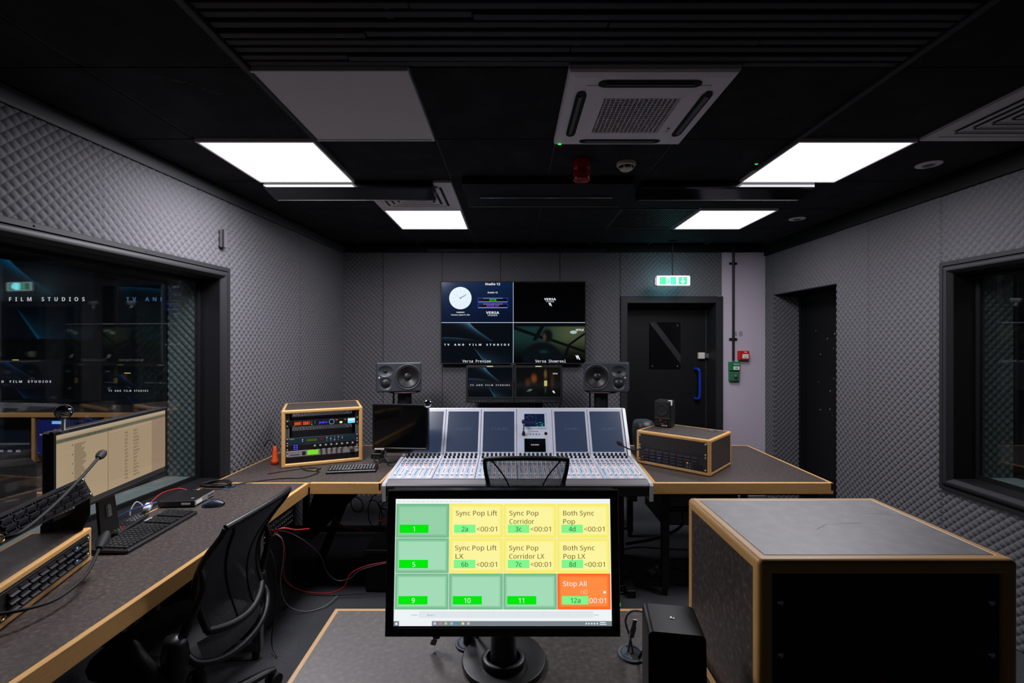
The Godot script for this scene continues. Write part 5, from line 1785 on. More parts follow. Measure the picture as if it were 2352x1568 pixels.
func speaker_stand(label: String, at: Vector3):
	var t := thing("speaker_stand", label, "stand", at, 0, "loudspeaker column stands")
	var p := MB.new()
	p.lathe([Vector2(0.0001, 1.178), Vector2(0.135, 1.178), Vector2(0.14, 1.172), Vector2(0.135, 1.165), Vector2(0.0001, 1.162)], 32)
	put(t, "top_plate", p, M.pole_mauve)
	cyl(t, "column", Vector3(0, 0.03, 0), Vector3(0, 1.165, 0), 0.062, M.metal_black, 24)
	bx(t, "base_plate", Vector3(0, 0.015, 0), Vector3(0.42, 0.03, 0.36), M.metal_black, 0.006)
	cyl(t, "cable_rod", Vector3(-0.1, 0.03, 0.0), Vector3(-0.1, 1.165, 0.0), 0.008, M.metal_black, 8)

# ---------------------------------------------------------------- keyboards, mice, monitors
func keyboard(called: String, label: String, at: Vector3, yaw: float, w: float, d: float, cols: int, rows: int):
	var t := thing(called, label, "keyboard", at, yaw)
	var tilt := rot(Vector3.RIGHT, 3.5)
	bx(t, "case", Vector3(0, 0.012, 0), Vector3(w, 0.018, d), M.plastic_black, 0.004, tilt)
	var k := MB.new()
	var kw := (w - 0.024) / cols
	var kd := (d - 0.03) / rows
	k.box(Vector3(0, 0.004, 0), Vector3(kw * 0.82, 0.008, kd * 0.82), 0.002)
	var km := k.commit()
	for r in rows:
		for c in cols:
			if (c == cols - 5 or c == cols - 9) and cols > 16:
				continue
			if r == rows - 1 and c > 3 and c < 8:
				continue
			put(t, "key", km, M.key_black, Vector3(0, 0.012, 0) + tilt * Vector3(-w / 2 + 0.012 + (c + 0.5) * kw, 0.0085, -d / 2 + 0.015 + (r + 0.5) * kd), tilt)
		if r == rows - 1:
			bx(t, "space_bar", Vector3(0, 0.012, 0) + tilt * Vector3(-w / 2 + 0.012 + 6.0 * kw, 0.0125, -d / 2 + 0.015 + (r + 0.5) * kd), Vector3(kw * 3.8, 0.008, kd * 0.82), M.key_black, 0.002, tilt)
	bx(t, "paper_label", Vector3(0, 0.012, 0) + tilt * Vector3(w * 0.21, 0.0095, -d / 2 + 0.009), Vector3(0.05, 0.0006, 0.010), M.label_white, 0, tilt)
	return t

func gooseneck(parent: Node, pts: Array, r: float, head_r: float, head_l: float):
	var m := MB.new()
	m.tube(smooth_path(pts, 8), r, 8)
	put(parent, "gooseneck", m, M.rubber)
	var e: Vector3 = pts[-1]
	var dirv: Vector3 = (pts[-1] - pts[-2]).normalized()
	var hp := []
	var hr := []
	for k in 9:
		var u := k / 8.0
		hp.append(e + dirv * (u * head_l - 0.01))
		hr.append(maxf(0.001, head_r * pow(sin(PI * clampf(0.08 + u * 0.86, 0, 1)), 0.45)))
	var hm := MB.new()
	hm.tube(hp, hr, 14)
	put(parent, "mic_head", hm, M.rubber)

# key panel in local xy, facing +z, 19 inch wide, lower left at (-w/2, 0)
func key_panel(t: Node3D, at: Vector3, turn: Basis, w: float, h: float, cols: int, rows: int, lit: Array):
	var p := bx(t, "key_plate", at + turn * Vector3(0, h / 2, 0), Vector3(w, h, 0.006), M.metal_black, 0.001, turn)
	var k := MB.new()
	var kw := (w - 0.07) / cols
	var kh := (h - 0.016) / rows
	k.prism(PackedVector2Array([Vector2(-kh * 0.42, 0), Vector2(-kh * 0.42, 0.006), Vector2(-kh * 0.05, 0.014), Vector2(kh * 0.12, 0.006), Vector2(kh * 0.42, 0.005), Vector2(kh * 0.42, 0)]), -kw * 0.42, kw * 0.42, Transform3D(Basis(Vector3(0, 1, 0), Vector3(0, 0, 1), Vector3(1, 0, 0)), Vector3.ZERO))
	var km := k.commit()
	var disp := MB.new()
	disp.box(Vector3.ZERO, Vector3(kw * 0.7, kh * 0.3, 0.0012), 0.0003)
	var dm := disp.commit()
	for r in rows:
		for c in cols:
			var x := -w / 2 + 0.045 + (c + 0.5) * kw
			var y := -h / 2 + 0.008 + (r + 0.5) * kh
			var key := put(p, "key", km, M.key_grey, Vector3(x, y, 0.003))
			put(key, "key_display", dm, M.screen_off, Vector3(0, kh * 0.27, 0.0062))
			if lit.has(r * cols + c):
				bx(key, "lit_led", Vector3(0, kh * 0.27, 0.0072), Vector3(0.007, 0.004, 0.0008), M.led_cyan)
	for sx in [-1, 1]:
		for sy in [-1, 1]:
			var s := MB.new()
			s.lathe([Vector2(0.0001, 0.004), Vector2(0.004, 0.004), Vector2(0.0065, 0.002), Vector2(0.007, 0)], 12, Transform3D(rot(Vector3.RIGHT, 90), Vector3.ZERO))
			put(p, "rack_screw", s, M.chrome, Vector3(sx * (w / 2 - 0.009), sy * (h / 2 - 0.012), 0.003))
	var x1 := MB.new()
	x1.lathe([Vector2(0.013, 0), Vector2(0.013, 0.005), Vector2(0.010, 0.006), Vector2(0.009, 0.002)], 18, Transform3D(rot(Vector3.RIGHT, 90), Vector3.ZERO))
	put(p, "socket_ring", x1, M.gold, Vector3(-w / 2 + 0.026, -h * 0.27, 0.003))
	var x2 := MB.new()
	x2.lathe([Vector2(0.009, 0.003), Vector2(0.0001, 0.0035)], 14, Transform3D(rot(Vector3.RIGHT, 90), Vector3.ZERO))
	put(p, "socket_face", x2, M.dark_slot, Vector3(-w / 2 + 0.026, -h * 0.27, 0.003))
	return p

func sheet_image(w: int, h: int) -> Image:
	# dim spreadsheet: a tree pane on the left, ruled rows on the right
	var im := Image.create(w, h, false, Image.FORMAT_RGB8)
	im.fill(Color8(198, 174, 140))
	im.fill_rect(Rect2i(0, 0, w, int(h * 0.035)), Color8(206, 190, 160))
	im.fill_rect(Rect2i(0, int(h * 0.06), w, int(h * 0.05)), Color8(120, 118, 96))
	im.fill_rect(Rect2i(int(w * 0.84), int(h * 0.11), int(w * 0.16), int(h * 0.84)), Color8(176, 150, 126))
	im.fill_rect(Rect2i(0, int(h * 0.95), w, h - int(h * 0.95)), Color8(44, 48, 50))
	for k in 6:
		im.fill_rect(Rect2i(int(w * 0.02) + k * 16, int(h * 0.965), 8, 9), [Color8(60, 130, 120), Color8(150, 140, 60), Color8(90, 110, 150)][k % 3])
	im.fill_rect(Rect2i(int(w * 0.40), int(h * 0.11), 2, int(h * 0.84)), Color8(110, 90, 60))
	var rng := RandomNumberGenerator.new()
	rng.seed = 8
	for k in 30:
		im.fill_rect(Rect2i(int(w * 0.02) + k * 9, int(h * 0.075), rng.randi_range(3, 6), 6), Color8(80, 84, 70))
	for k in 22:
		var y := int(h * 0.16) + k * int(h * 0.034)
		im.fill_rect(Rect2i(int(w * 0.41), y, int(w * 0.58), 1), Color8(150, 126, 96))
	for k in 46:
		var y := int(h * 0.17) + k * 5
		if y > h * 0.9:
			break
		im.fill_rect(Rect2i(int(w * 0.13), y, rng.randi_range(30, 60), 2), Color8(110, 96, 74))
		if k % 3 != 0:
			im.fill_rect(Rect2i(int(w * 0.555), y, rng.randi_range(14, 22), 2), Color8(120, 100, 76))
			im.fill_rect(Rect2i(int(w * 0.64), y, rng.randi_range(20, 44), 2), Color8(126, 106, 80))
		if k % 7 == 0:
			im.fill_rect(Rect2i(int(w * 0.115), y - 1, 4, 4), Color8(70, 60, 46))
	return im

func build_left_desk_things():
	# ---- wide monitor by the window
	var yaw := 96.5
	var t := thing("wide_monitor", "wide black monitor with a dim tan spreadsheet, by the left window", "monitor", V(-1.748, 0, 2.052), yaw)
	var w := 0.678
	var h := 0.335
	var cy := 1.115
	bx(t, "shell", Vector3(0, cy, -0.02), Vector3(w, h, 0.035), M.plastic_black, 0.006)
	var f := MB.new()
	f.frame(w, h, [Vector2(0, -0.01), Vector2(0, 0.0), Vector2(0.003, 0.004), Vector2(0.013, 0.004), Vector2(0.015, 0.0)])
	put(t, "bezel", f, M.plastic_black, Vector3(0, cy, 0))
	put(t, "screen", sheet(w - 0.03, h - 0.032), screen_mat("screen_sheet", sheet_image(640, 288), 0.62), Vector3(0, cy, 0.0008))
	text(t, "maker_name", "PROLITE", 0.007, M.metal_grey, Vector3(-w / 2 + 0.05, cy + h / 2 - 0.009, 0.0045))
	# neck with a cable hole, and foot
	var nk := MB.new()
	nk.prism(PackedVector2Array([Vector2(-0.055, 0.01), Vector2(0.055, 0.01), Vector2(0.045, 0.26), Vector2(-0.045, 0.26)]), -0.012, 0.0, Transform3D(rot(Vector3.RIGHT, -6), Vector3.ZERO))
	put(t, "neck", nk, M.plastic_black, Vector3(0, DESK_H, -0.03))
	bx(t, "neck_hole", Vector3(0, DESK_H + 0.13, -0.042), Vector3(0.03, 0.06, 0.012), M.steel, 0.012, rot(Vector3.RIGHT, -6))
	bx(t, "foot", Vector3(0, DESK_H + 0.006, -0.07), Vector3(0.26, 0.012, 0.13), M.plastic_black, 0.004)
	# ---- convex mirrors clipped to monitors
	convex_mirror("small round convex mirror on a stalk above the wide monitor", V(-1.695, 1.354, 1.745), 52, 0.026, 0.045)
	# ---- keyboard, mouse, remote, small computer
	keyboard("keyboard", "full size black keyboard on the left desk before the wide monitor", V(-1.675, DESK_H, 2.13), 92.0, 0.45, 0.155, 21, 6)
	var mo := thing("computer_mouse", "dark computer mouse on the left desk", "mouse", V(-1.598, DESK_H, 2.47), 100)
	var mb := MB.new()
	var rs := []
	var ns := []
	for i in 9:
		var u := i / 8.0
		var zz := lerpf(-0.052, 0.052, u)
		var hw := 0.030 * pow(sin(PI * clampf(0.06 + u * 0.88, 0, 1)), 0.5)
		var hh := 0.037 * pow(sin(PI * clampf(0.1 + u * 0.8, 0, 1)), 0.7)
		var ring := []
		var nr := []
		for k in 12:
			var a := PI * k / 11.0
			ring.append(Vector3(cos(a) * hw, sin(a) * hh + 0.001, zz))
			nr.append(Vector3(cos(a) / maxf(hw, 0.001), sin(a) / maxf(hh, 0.001), (u - 0.5) * 30.0).normalized())
		rs.append(ring)
		ns.append(nr)
	mb.rings(rs, ns, false)
	put(mo, "shell", mb, M.gear_navy)
	bx(mo, "scroll_wheel", Vector3(0, 0.034, -0.026), Vector3(0.006, 0.008, 0.016), M.metal_grey, 0.002)
	bx(mo, "base", Vector3(0, 0.004, 0), Vector3(0.05, 0.006, 0.094), M.plastic_black, 0.003)
	var rc := thing("remote_keypad", "slim black keypad with small coloured buttons on the left desk", "keypad", V(-1.80, DESK_H + 0.0125, 2.16), 101)
	bx(rc, "case", Vector3(0, 0.009, 0), Vector3(0.23, 0.018, 0.062), M.plastic_black, 0.005)
	for r in 3:
		for c in 10:
			var mm: Material = M.key_grey
			if c < 3:
				mm = [M.red_plastic, M.gold, M.green_plastic][(r + c) % 3]
			elif c > 5:
				mm = M.cable_grey
			bx(rc, "button", Vector3(-0.09 + c * 0.02, 0.019, -0.018 + r * 0.016), Vector3(0.009, 0.004, 0.008), mm, 0.001)
	var pc := thing("mini_computer", "flat black mini computer on the left desk beside the mouse", "computer", V(-1.785, DESK_H, 2.535), 4)
	bx(pc, "case", Vector3(0, 0.020, 0), Vector3(0.185, 0.032, 0.185), M.plastic_black, 0.003)
	for sx in [-1, 1]:
		for sz in [-1, 1]:
			bx(pc, "foot", Vector3(sx * 0.07, 0.002, sz * 0.07), Vector3(0.02, 0.004, 0.02), M.rubber)
	bx(pc, "front_strip", Vector3(0.0935, 0.020, 0), Vector3(0.003, 0.026, 0.18), M.gear_silver, 0.001)
	for k in 4:
		bx(pc, "port", Vector3(0.0955, 0.020, -0.03 - k * 0.015), Vector3(0.001, 0.007, 0.010), M.dark_slot)
	bx(pc, "paper_label", Vector3(0.05, 0.020, 0.0932), Vector3(0.045, 0.010, 0.001), M.label_white)
	bx(pc, "sticker", Vector3(0.06, 0.0362, 0.05), Vector3(0.014, 0.0006, 0.014), M.cable_grey, 0, rot(Vector3.UP, 45))
	bx(pc, "paper_label", Vector3(0.0952, 0.02, 0.055), Vector3(0.001, 0.016, 0.05), M.label_white)
	# white adapter behind
	var ad := thing("usb_adapter", "small white cable adapter by the window sill behind the mini computer", "adapter", V(-1.895, DESK_H + 0.02, 2.40), 30)
	bx(ad, "body", Vector3.ZERO, Vector3(0.03, 0.022, 0.09), M.white_plastic, 0.004)
	bx(ad, "plug", Vector3(0, 0, 0.055), Vector3(0.014, 0.008, 0.022), M.steel, 0.001)
	cable("network_cable", "blue network cable running to the mini computer", [V(-1.88, DESK_H + 0.03, 2.44), V(-1.90, DESK_H + 0.04, 2.30), V(-1.895, DESK_H + 0.03, 2.18), V(-1.885, DESK_H + 0.006, 2.10)], 0.0035, M.cable_blue)
	cable("network_cable", "red network cable lying on the window sill", [V(-1.90, DESK_H + 0.03, 2.42), V(-1.915, DESK_H + 0.05, 2.52), V(-1.90, DESK_H + 0.045, 2.62), V(-1.86, DESK_H + 0.03, 2.64)], 0.0035, M.cable_red)
	cable("adapter_cable", "short white cable looping from the white adapter", [V(-1.90, DESK_H + 0.03, 2.38), V(-1.92, DESK_H + 0.06, 2.36), V(-1.925, DESK_H + 0.03, 2.33), V(-1.92, DESK_H + 0.005, 2.32)], 0.003, M.white_plastic)
	# ---- lower talkback box in oak
	var bxx := thing("talkback_box", "low oak box with a three row key panel at the left edge", "talkback panel", V(-1.618, DESK_H + 0.001, 1.607), 106.7)
	oak_box(bxx, 0.53, 0.132, 0.20, 0.022)
	key_panel(bxx, Vector3(0, 0.022, 0.001), Basis.IDENTITY, 0.482, 0.088, 9, 3, [7, 25])
	gooseneck(bxx, [Vector3(-0.222, 0.055, 0.004), Vector3(-0.20, 0.05, 0.06), Vector3(-0.13, 0.04, 0.10), Vector3(-0.02, 0.06, 0.12), Vector3(0.09, 0.115, 0.11)], 0.0055, 0.020, 0.075)
	# ---- upper tilted talkback panel on end brackets, standing on the box
	var up := thing("intercom_unit", "tilted black three row key panel with a long microphone at the left edge", "talkback panel", V(-1.606, DESK_H + 0.1338, 1.607), 105.5)
	var tilt := rot(Vector3.RIGHT, -24)
	var pw := 0.482
	bx(up, "back_case", Vector3(0, 0.128, 0.0) + tilt * Vector3(0, 0.044, -0.018), Vector3(0.44, 0.082, 0.03), M.metal_black, 0.002, tilt)
	key_panel(up, Vector3(0, 0.128, 0.0), tilt, pw, 0.088, 8, 3, [])
	for s in [-1, 1]:
		var br := MB.new()
		br.prism(PackedVector2Array([Vector2(-0.03, 0.002), Vector2(-0.165, 0.002), Vector2(-0.165, 0.03), Vector2(-0.06, 0.19), Vector2(-0.042, 0.19), Vector2(-0.006, 0.128), Vector2(-0.006, 0.06)]), -0.002, 0.002, Transform3D(Basis(Vector3(0, 0, 1), Vector3(0, 1, 0), Vector3(-1, 0, 0)), Vector3(s * 0.235, 0, 0)))
		put(up, "end_bracket", br, M.metal_black)
		bx(up, "bracket_foot", Vector3(s * 0.235, 0.002, -0.098), Vector3(0.006, 0.004, 0.135), M.gold)
	gooseneck(up, [Vector3(-0.215, 0.15, 0.008), Vector3(-0.19, 0.157, 0.035), Vector3(-0.06, 0.19, 0.040), Vector3(0.10, 0.235, 0.030), Vector3(0.245, 0.285, 0.02)], 0.0055, 0.0165, 0.05)

func convex_mirror(label: String, at: Vector3, yaw: float, r: float, stalk: float):
	var m := thing("convex_mirror", label, "mirror", at, yaw, "round clip-on mirrors")
	var fwd := Transform3D(rot(Vector3.RIGHT, 90), Vector3.ZERO)
	var a := MB.new()
	a.lathe([Vector2(r, 0.0), Vector2(r * 0.75, r * 0.22), Vector2(r * 0.4, r * 0.34), Vector2(0.0001, r * 0.38)], 28, fwd)
	put(m, "mirror_face", a, M.mirror)
	var b := MB.new()
	b.lathe([Vector2(0.0001, -0.008), Vector2(r * 0.9, -0.006), Vector2(r * 1.06, 0.0), Vector2(r * 1.04, 0.003), Vector2(r, 0.003)], 28, fwd)
	put(m, "rim", b, M.metal_grey)
	var c := MB.new()
	c.tube([Vector3(0, -r * 0.5, -0.006), Vector3(0, -r - stalk, -0.01)], r * 0.22, 8)
	put(m, "stalk", c, M.cream_plastic)

# ---------------------------------------------------------------- corner desk: rack, monitor, keyboard
func rack_gear(t: Node3D, called: String, y: float, h: float, d: float, face: Material) -> MeshInstance3D:
	bx(t, called + "_body", Vector3(0, y + h / 2, -0.03 - d / 2), Vector3(0.43, h - 0.004, d), M.metal_black)
	var p := bx(t, called, Vector3(0, y + h / 2, -0.026), Vector3(0.482, h - 0.002, 0.004), face, 0.0006)
	return p

func build_corner_desk_things():
	var yaw := 22.8
	var at := V(-1.35, DESK_H, 3.30)
	var t := thing("rack_case", "oak edged equipment rack open at front and back on the corner desk", "rack case", at, yaw)
	oak_box(t, 0.54, 0.40, 0.42, 0.026, true, 0.009)
	# uprights with punched holes
	for s in [-1, 1]:
		for z in [-0.03, -0.39]:
			var rail := bx(t, "rack_rail", Vector3(s * 0.232, 0.2, z), Vector3(0.026, 0.345, 0.003), M.metal_grey, 0.0005)
			for k in 22:
				bx(rail, "rail_hole", Vector3(0, -0.162 + k * 0.0154, 0.0017), Vector3(0.007, 0.007, 0.0008), M.dark_slot)
	# gear, each unit a thing of its own held in the rack
	var b := Basis(Vector3.UP, deg_to_rad(yaw))
	var u1 := thing("rack_unit", "thin black rack unit with purple logo and red meters, top of the oak rack", "rack unit", at, yaw, "rack units in the oak case")
	var p1 := rack_gear(u1, "front_panel", 0.278, 0.044, 0.06, M.metal_black)
	bx(u1, "top_lid", Vector3(0, 0.318, -0.12), Vector3(0.43, 0.010, 0.18), M.metal_black)
	for k in 2:
		for r in 4:
			for c in 8:
				bx(p1, "meter_led", Vector3(-0.185 + k * 0.055 + c * 0.006, 0.011 - r * 0.0065, 0.0024), Vector3(0.0035, 0.0035, 0.001), M.led_red if r == 0 or c > 5 else M.led_orange)
	bx(p1, "meter_bar", Vector3(-0.075, 0.003, 0.0024), Vector3(0.005, 0.026, 0.001), M.metal_grey)
	bx(p1, "meter_bar", Vector3(-0.055, 0.003, 0.0024), Vector3(0.005, 0.026, 0.001), M.metal_grey)
	bx(p1, "green_led", Vector3(-0.075, -0.012, 0.003), Vector3(0.005, 0.004, 0.001), M.led_green)
	bx(p1, "red_led", Vector3(-0.19, -0.016, 0.003), Vector3(0.006, 0.004, 0.001), M.led_red)
	text(p1, "lit_logo", "JoeCo", 0.016, M.led_blue, Vector3(0.0, 0.0, 0.0026))
	var ring := MB.new()
	for k in 20:
		var a := TAU * k / 20
		ring.box(Vector3(cos(a) * 0.017, sin(a) * 0.017, 0), Vector3(0.0035, 0.0025, 0.001), 0, rot(Vector3(0, 0, 1), rad_to_deg(a)))
	put(p1, "jog_ring_led", ring, M.led_cyan, Vector3(0.057, 0.0, 0.0026))
	for k in 2:
		bx(p1, "red_key_led", Vector3(0.09 + k * 0.06, 0.011, 0.003), Vector3(0.014, 0.006, 0.002), M.led_red)
	for k in 3:
		bx(p1, "key_led", Vector3(0.094 + k * 0.026, -0.008, 0.003), Vector3(0.018, 0.013, 0.002), M.led_yellow if k == 1 else M.key_grey)
	bx(p1, "bright_display", Vector3(0.192, 0.0, 0.003), Vector3(0.050, 0.036, 0.001), M.led_cyan)
	bx(p1, "bright_display", Vector3(0.192, 0.006, 0.0036), Vector3(0.044, 0.010, 0.0006), M.led_white)
	rack_screws(u1, 0.465, 0.284, 0.318, -0.023)
	var u2 := thing("rack_unit", "dark teal effects rack unit with small keys in the oak rack", "rack unit", at, yaw, "rack units in the oak case")
	var p2 := rack_gear(u2, "front_panel", 0.156, 0.044, 0.30, M.gear_teal)
	bx(p2, "olive_display", Vector3(-0.075, 0.0, 0.0026), Vector3(0.070, 0.018, 0.001), M.lcd_olive)
	bx(p2, "red_window", Vector3(-0.012, 0.003, 0.0026), Vector3(0.022, 0.016, 0.001), M.lens_red)
	for k in 14:
		bx(p2, "button", Vector3(0.025 + (k % 5) * 0.026, 0.010 - (k / 5) * 0.011, 0.003), Vector3(0.008, 0.005, 0.003), M.cable_grey if k % 3 != 0 else M.white_plastic, 0.0006)
	text(p2, "maker_name", "YAMAHA", 0.006, M.white_plastic, Vector3(-0.205, 0.014, 0.0024))
	for k in 2:
		bx(p2, "white_led", Vector3(-0.135, 0.008 - k * 0.012, 0.003), Vector3(0.005, 0.004, 0.001), M.led_white)
	rack_screws(u2, 0.465, 0.164, 0.192, -0.023)
	var u3 := thing("rack_unit", "black headphone amplifier with eight knobs in the oak rack", "rack unit", at, yaw, "rack units in the oak case")
	var p3 := rack_gear(u3, "front_panel", 0.111, 0.044, 0.2, M.metal_black)
	for k in 8:
		var kn := MB.new()
		kn.lathe([Vector2(0.008, 0), Vector2(0.0065, 0.014), Vector2(0.0001, 0.015)], 12, Transform3D(rot(Vector3.RIGHT, 90), Vector3.ZERO))
		put(p3, "knob", kn, M.gear_silver, Vector3(-0.055 + k * 0.0365, 0.002, 0.002))
	for k in 6:
		bx(p3, "blue_led", Vector3(-0.187 + (k % 2) * 0.016, 0.014 - (k / 2) * 0.013, 0.003), Vector3(0.010, 0.005, 0.002), M.led_blue)
	rack_screws(u3, 0.465, 0.119, 0.147, -0.023)
	var u4 := thing("rack_unit", "silver rack unit with a bright green display in the oak rack", "rack unit", at, yaw, "rack units in the oak case")
	var p4 := rack_gear(u4, "front_panel", 0.066, 0.044, 0.25, M.gear_silver)
	bx(p4, "green_display", Vector3(-0.068, 0.002, 0.0026), Vector3(0.072, 0.032, 0.001), M.lcd_green)
	bx(p4, "disk_slot", Vector3(-0.185, -0.006, 0.0026), Vector3(0.06, 0.003, 0.001), M.dark_slot)
	bx(p4, "key_pad", Vector3(-0.127, 0.0, 0.0026), Vector3(0.022, 0.026, 0.001), M.dark_slot)
	for k in 5:
		for r in 4:
			bx(p4, "button", Vector3(-0.012 + k * 0.034, 0.014 - r * 0.009, 0.003), Vector3(0.014, 0.0045, 0.002), M.print_dark)
	bx(p4, "red_led", Vector3(0.058, -0.012, 0.004), Vector3(0.005, 0.004, 0.001), M.led_red)
	var dl := MB.new()
	dl.lathe([Vector2(0.017, 0), Vector2(0.015, 0.012), Vector2(0.0001, 0.013)], 20, Transform3D(rot(Vector3.RIGHT, 90), Vector3.ZERO))
	put(p4, "dial", dl, M.print_dark, Vector3(0.195, 0.002, 0.002))
	text(p4, "maker_name", "SPX", 0.006, M.print_red, Vector3(-0.2, 0.012, 0.0024))
	rack_screws(u4, 0.465, 0.074, 0.102, -0.023)
	var u5 := thing("rack_blank", "plain black rack blank at the bottom of the oak rack", "rack unit", at, yaw, "rack units in the oak case")
	rack_gear(u5, "front_panel", 0.028, 0.036, 0.02, M.black_paint)
	# ---- dark square monitor on an arm
	var m := thing("square_monitor", "switched off square black monitor on an arm before the console", "monitor", V(-0.797, 0, 3.29), -4)
	var mw := 0.405
	var mh := 0.325
	var cy := 1.008
	bx(m, "shell", Vector3(0, cy, -0.024), Vector3(mw, mh, 0.035), M.plastic_black, 0.006)
	var f := MB.new()
	f.frame(mw, mh, [Vector2(0, -0.01), Vector2(0, 0.0), Vector2(0.002, 0.004), Vector2(0.015, 0.004), Vector2(0.017, 0.0)])
	put(m, "bezel", f, M.plastic_gloss, Vector3(0, cy, 0))
	bx(m, "screen_glass", Vector3(0, cy, -0.001), Vector3(mw - 0.032, mh - 0.032, 0.004), M.screen_off)
	bx(m, "paper_label", Vector3(-0.15, cy - mh / 2 + 0.008, 0.0048), Vector3(0.07, 0.009, 0.0008), M.label_white)
	bx(m, "arm_bracket", Vector3(-0.05, cy - 0.05, -0.06), Vector3(0.1, 0.1, 0.04), M.metal_black, 0.003)
	var am := MB.new()
	am.tube([Vector3(-0.05, cy - 0.05, -0.08), Vector3(-0.16, 0.90, -0.16), Vector3(-0.235, 0.80, -0.20), Vector3(-0.235, DESK_H + 0.01, -0.20)], [0.018, 0.02, 0.022, 0.024], 10)
	put(m, "arm", am, M.metal_black)
	bx(m, "desk_clamp", Vector3(-0.235, DESK_H + 0.02, -0.20), Vector3(0.08, 0.04, 0.09), M.metal_black, 0.004)
	bx(m, "foot_bar", Vector3(-0.02, cy - mh / 2 - 0.012, -0.03), Vector3(0.2, 0.022, 0.05), M.plastic_black, 0.005)
	convex_mirror("small round convex mirror clipped to the switched off square monitor", V(-0.592, 1.182, 3.24), 10, 0.028, -0.01)
	cable("monitor_cable", "thick black cable hanging from the square monitor to the console", [V(-0.90, 0.85, 3.31), V(-0.90, 0.80, 3.28), V(-0.86, 0.772, 3.25), V(-0.80, 0.772, 3.30), V(-0.78, 0.79, 3.37)], 0.007, M.cable_black)
	keyboard("keyboard", "small black keyboard on the corner desk below the square monitor", V(-1.085, DESK_H, 3.145), 9.0, 0.32, 0.13, 15, 6)
	# ---- loose cable with a plug on the corner desk, cable coil by the grommet
	var lc := cable("headphone_cable", "black cable with a gold plug trailing across the corner desk", [V(-1.50, DESK_H + 0.004, 3.26), V(-1.40, DESK_H + 0.004, 3.14), V(-1.30, DESK_H + 0.004, 3.11), V(-1.34, DESK_H + 0.004, 2.98), V(-1.50, DESK_H + 0.004, 2.95), V(-1.62, DESK_H + 0.006, 2.88), V(-1.68, DESK_H + 0.012, 2.80)], 0.0035, M.cable_black)
	var jp := thing("jack_plug", "gold jack plug on the desk before the oak rack", "plug", V(-1.33, DESK_H + 0.006, 3.165), -30)
	cyl(jp, "sleeve", Vector3(0, 0, -0.02), Vector3(0, 0, 0.01), 0.006, M.cable_black, 10)
	cyl(jp, "tip", Vector3(0, 0, 0.01), Vector3(0, 0, 0.042), 0.0035, M.gold, 10)
	cable("jack_cable", "black cable ending in the gold jack plug", [V(-1.62, DESK_H + 0.004, 3.06), V(-1.52, DESK_H + 0.004, 3.14), V(-1.42, DESK_H + 0.004, 3.20), V(-1.345, DESK_H + 0.006, 3.185)], 0.0035, M.cable_black)
	grommet("round blue grey cable grommet near the corner of the left desk", V(-1.695, DESK_H, 2.775), 0.042)
	var coil := MB.new()
	var pts := []
	for k in 90:
		var a := TAU * k / 22.0
		pts.append(Vector3(cos(a) * (0.085 + 0.008 * sin(k * 0.7)), 0.006 + k * 0.00025 + 0.003 * sin(k * 0.31), sin(a) * (0.045 + 0.006 * cos(k * 0.53))))
	coil.tube(pts, 0.0035, 6)
	var co := put(self, numbered("cable_coil"), coil, M.cable_black, V(-1.79, DESK_H, 2.79))
	tag(co, "small coil of black cable beside the grommet on the left desk", "cable", "loose cables")
	# ---- orange connector hanging by the rack
	var oc := thing("orange_connector", "orange mains connector hanging beside the oak rack", "connector", V(-1.70, DESK_H, 3.31), 10)
	var ob := MB.new()
	ob.lathe([Vector2(0.0001, 0), Vector2(0.026, 0.002), Vector2(0.027, 0.03), Vector2(0.018, 0.045), Vector2(0.016, 0.085), Vector2(0.010, 0.13), Vector2(0.0001, 0.132)], 14)
	put(oc, "body", ob, M.orange_plastic)
	var oc2 := MB.new()
	oc2.tube(smooth_path([Vector3(0, 0.13, 0), Vector3(-0.01, 0.16, 0.0), Vector3(-0.05, 0.17, -0.02), Vector3(-0.09, 0.12, -0.05)], 5), 0.004, 6)
	put(oc, "lead", oc2, M.cable_black)
	# tangle of leads behind the keyboard
	cable("power_lead", "tangled black lead behind the small keyboard", [V(-1.03, 0.76, 3.45), V(-1.00, 0.75, 3.36), V(-0.95, 0.748, 3.33), V(-0.98, 0.75, 3.42), V(-0.92, 0.75, 3.40), V(-0.90, 0.748, 3.33), V(-0.86, 0.75, 3.36)], 0.004, M.cable_black)
	cable("power_lead", "black lead looping beside the oak rack", [V(-1.06, 0.80, 3.62), V(-1.04, 0.76, 3.50), V(-1.00, 0.75, 3.46), V(-0.97, 0.76, 3.52), V(-1.0, 0.82, 3.50)], 0.004, M.cable_black)

func grommet(label: String, at: Vector3, r: float):
	var g := thing("cable_grommet", label, "grommet", at, 0, "desk cable grommets")
	var a := MB.new()
	a.lathe([Vector2(r, 0.0), Vector2(r, 0.003), Vector2(r * 0.95, 0.005), Vector2(r * 0.78, 0.004), Vector2(r * 0.76, 0.0)], 32)
	put(g, "ring", a, M.grommet)
	var b := MB.new()
	b.lathe([Vector2(r * 0.76, 0.001), Vector2(0.0001, 0.0012)], 24)
	put(g, "hole", b, M.dark_slot)
	var c := MB.new()
	var pl := PackedVector2Array()
	for k in 17:
		var an := deg_to_rad(110 + 150.0 * k / 16)
		pl.append(Vector2(cos(an), sin(an)) * r * 0.74)
	c.prism(pl, 0.0018, 0.0042, Transform3D(Basis(Vector3(1, 0, 0), Vector3(0, 0, -1), Vector3(0, 1, 0)), Vector3.ZERO))
	put(g, "cover_flap", c, M.grommet)
	return g

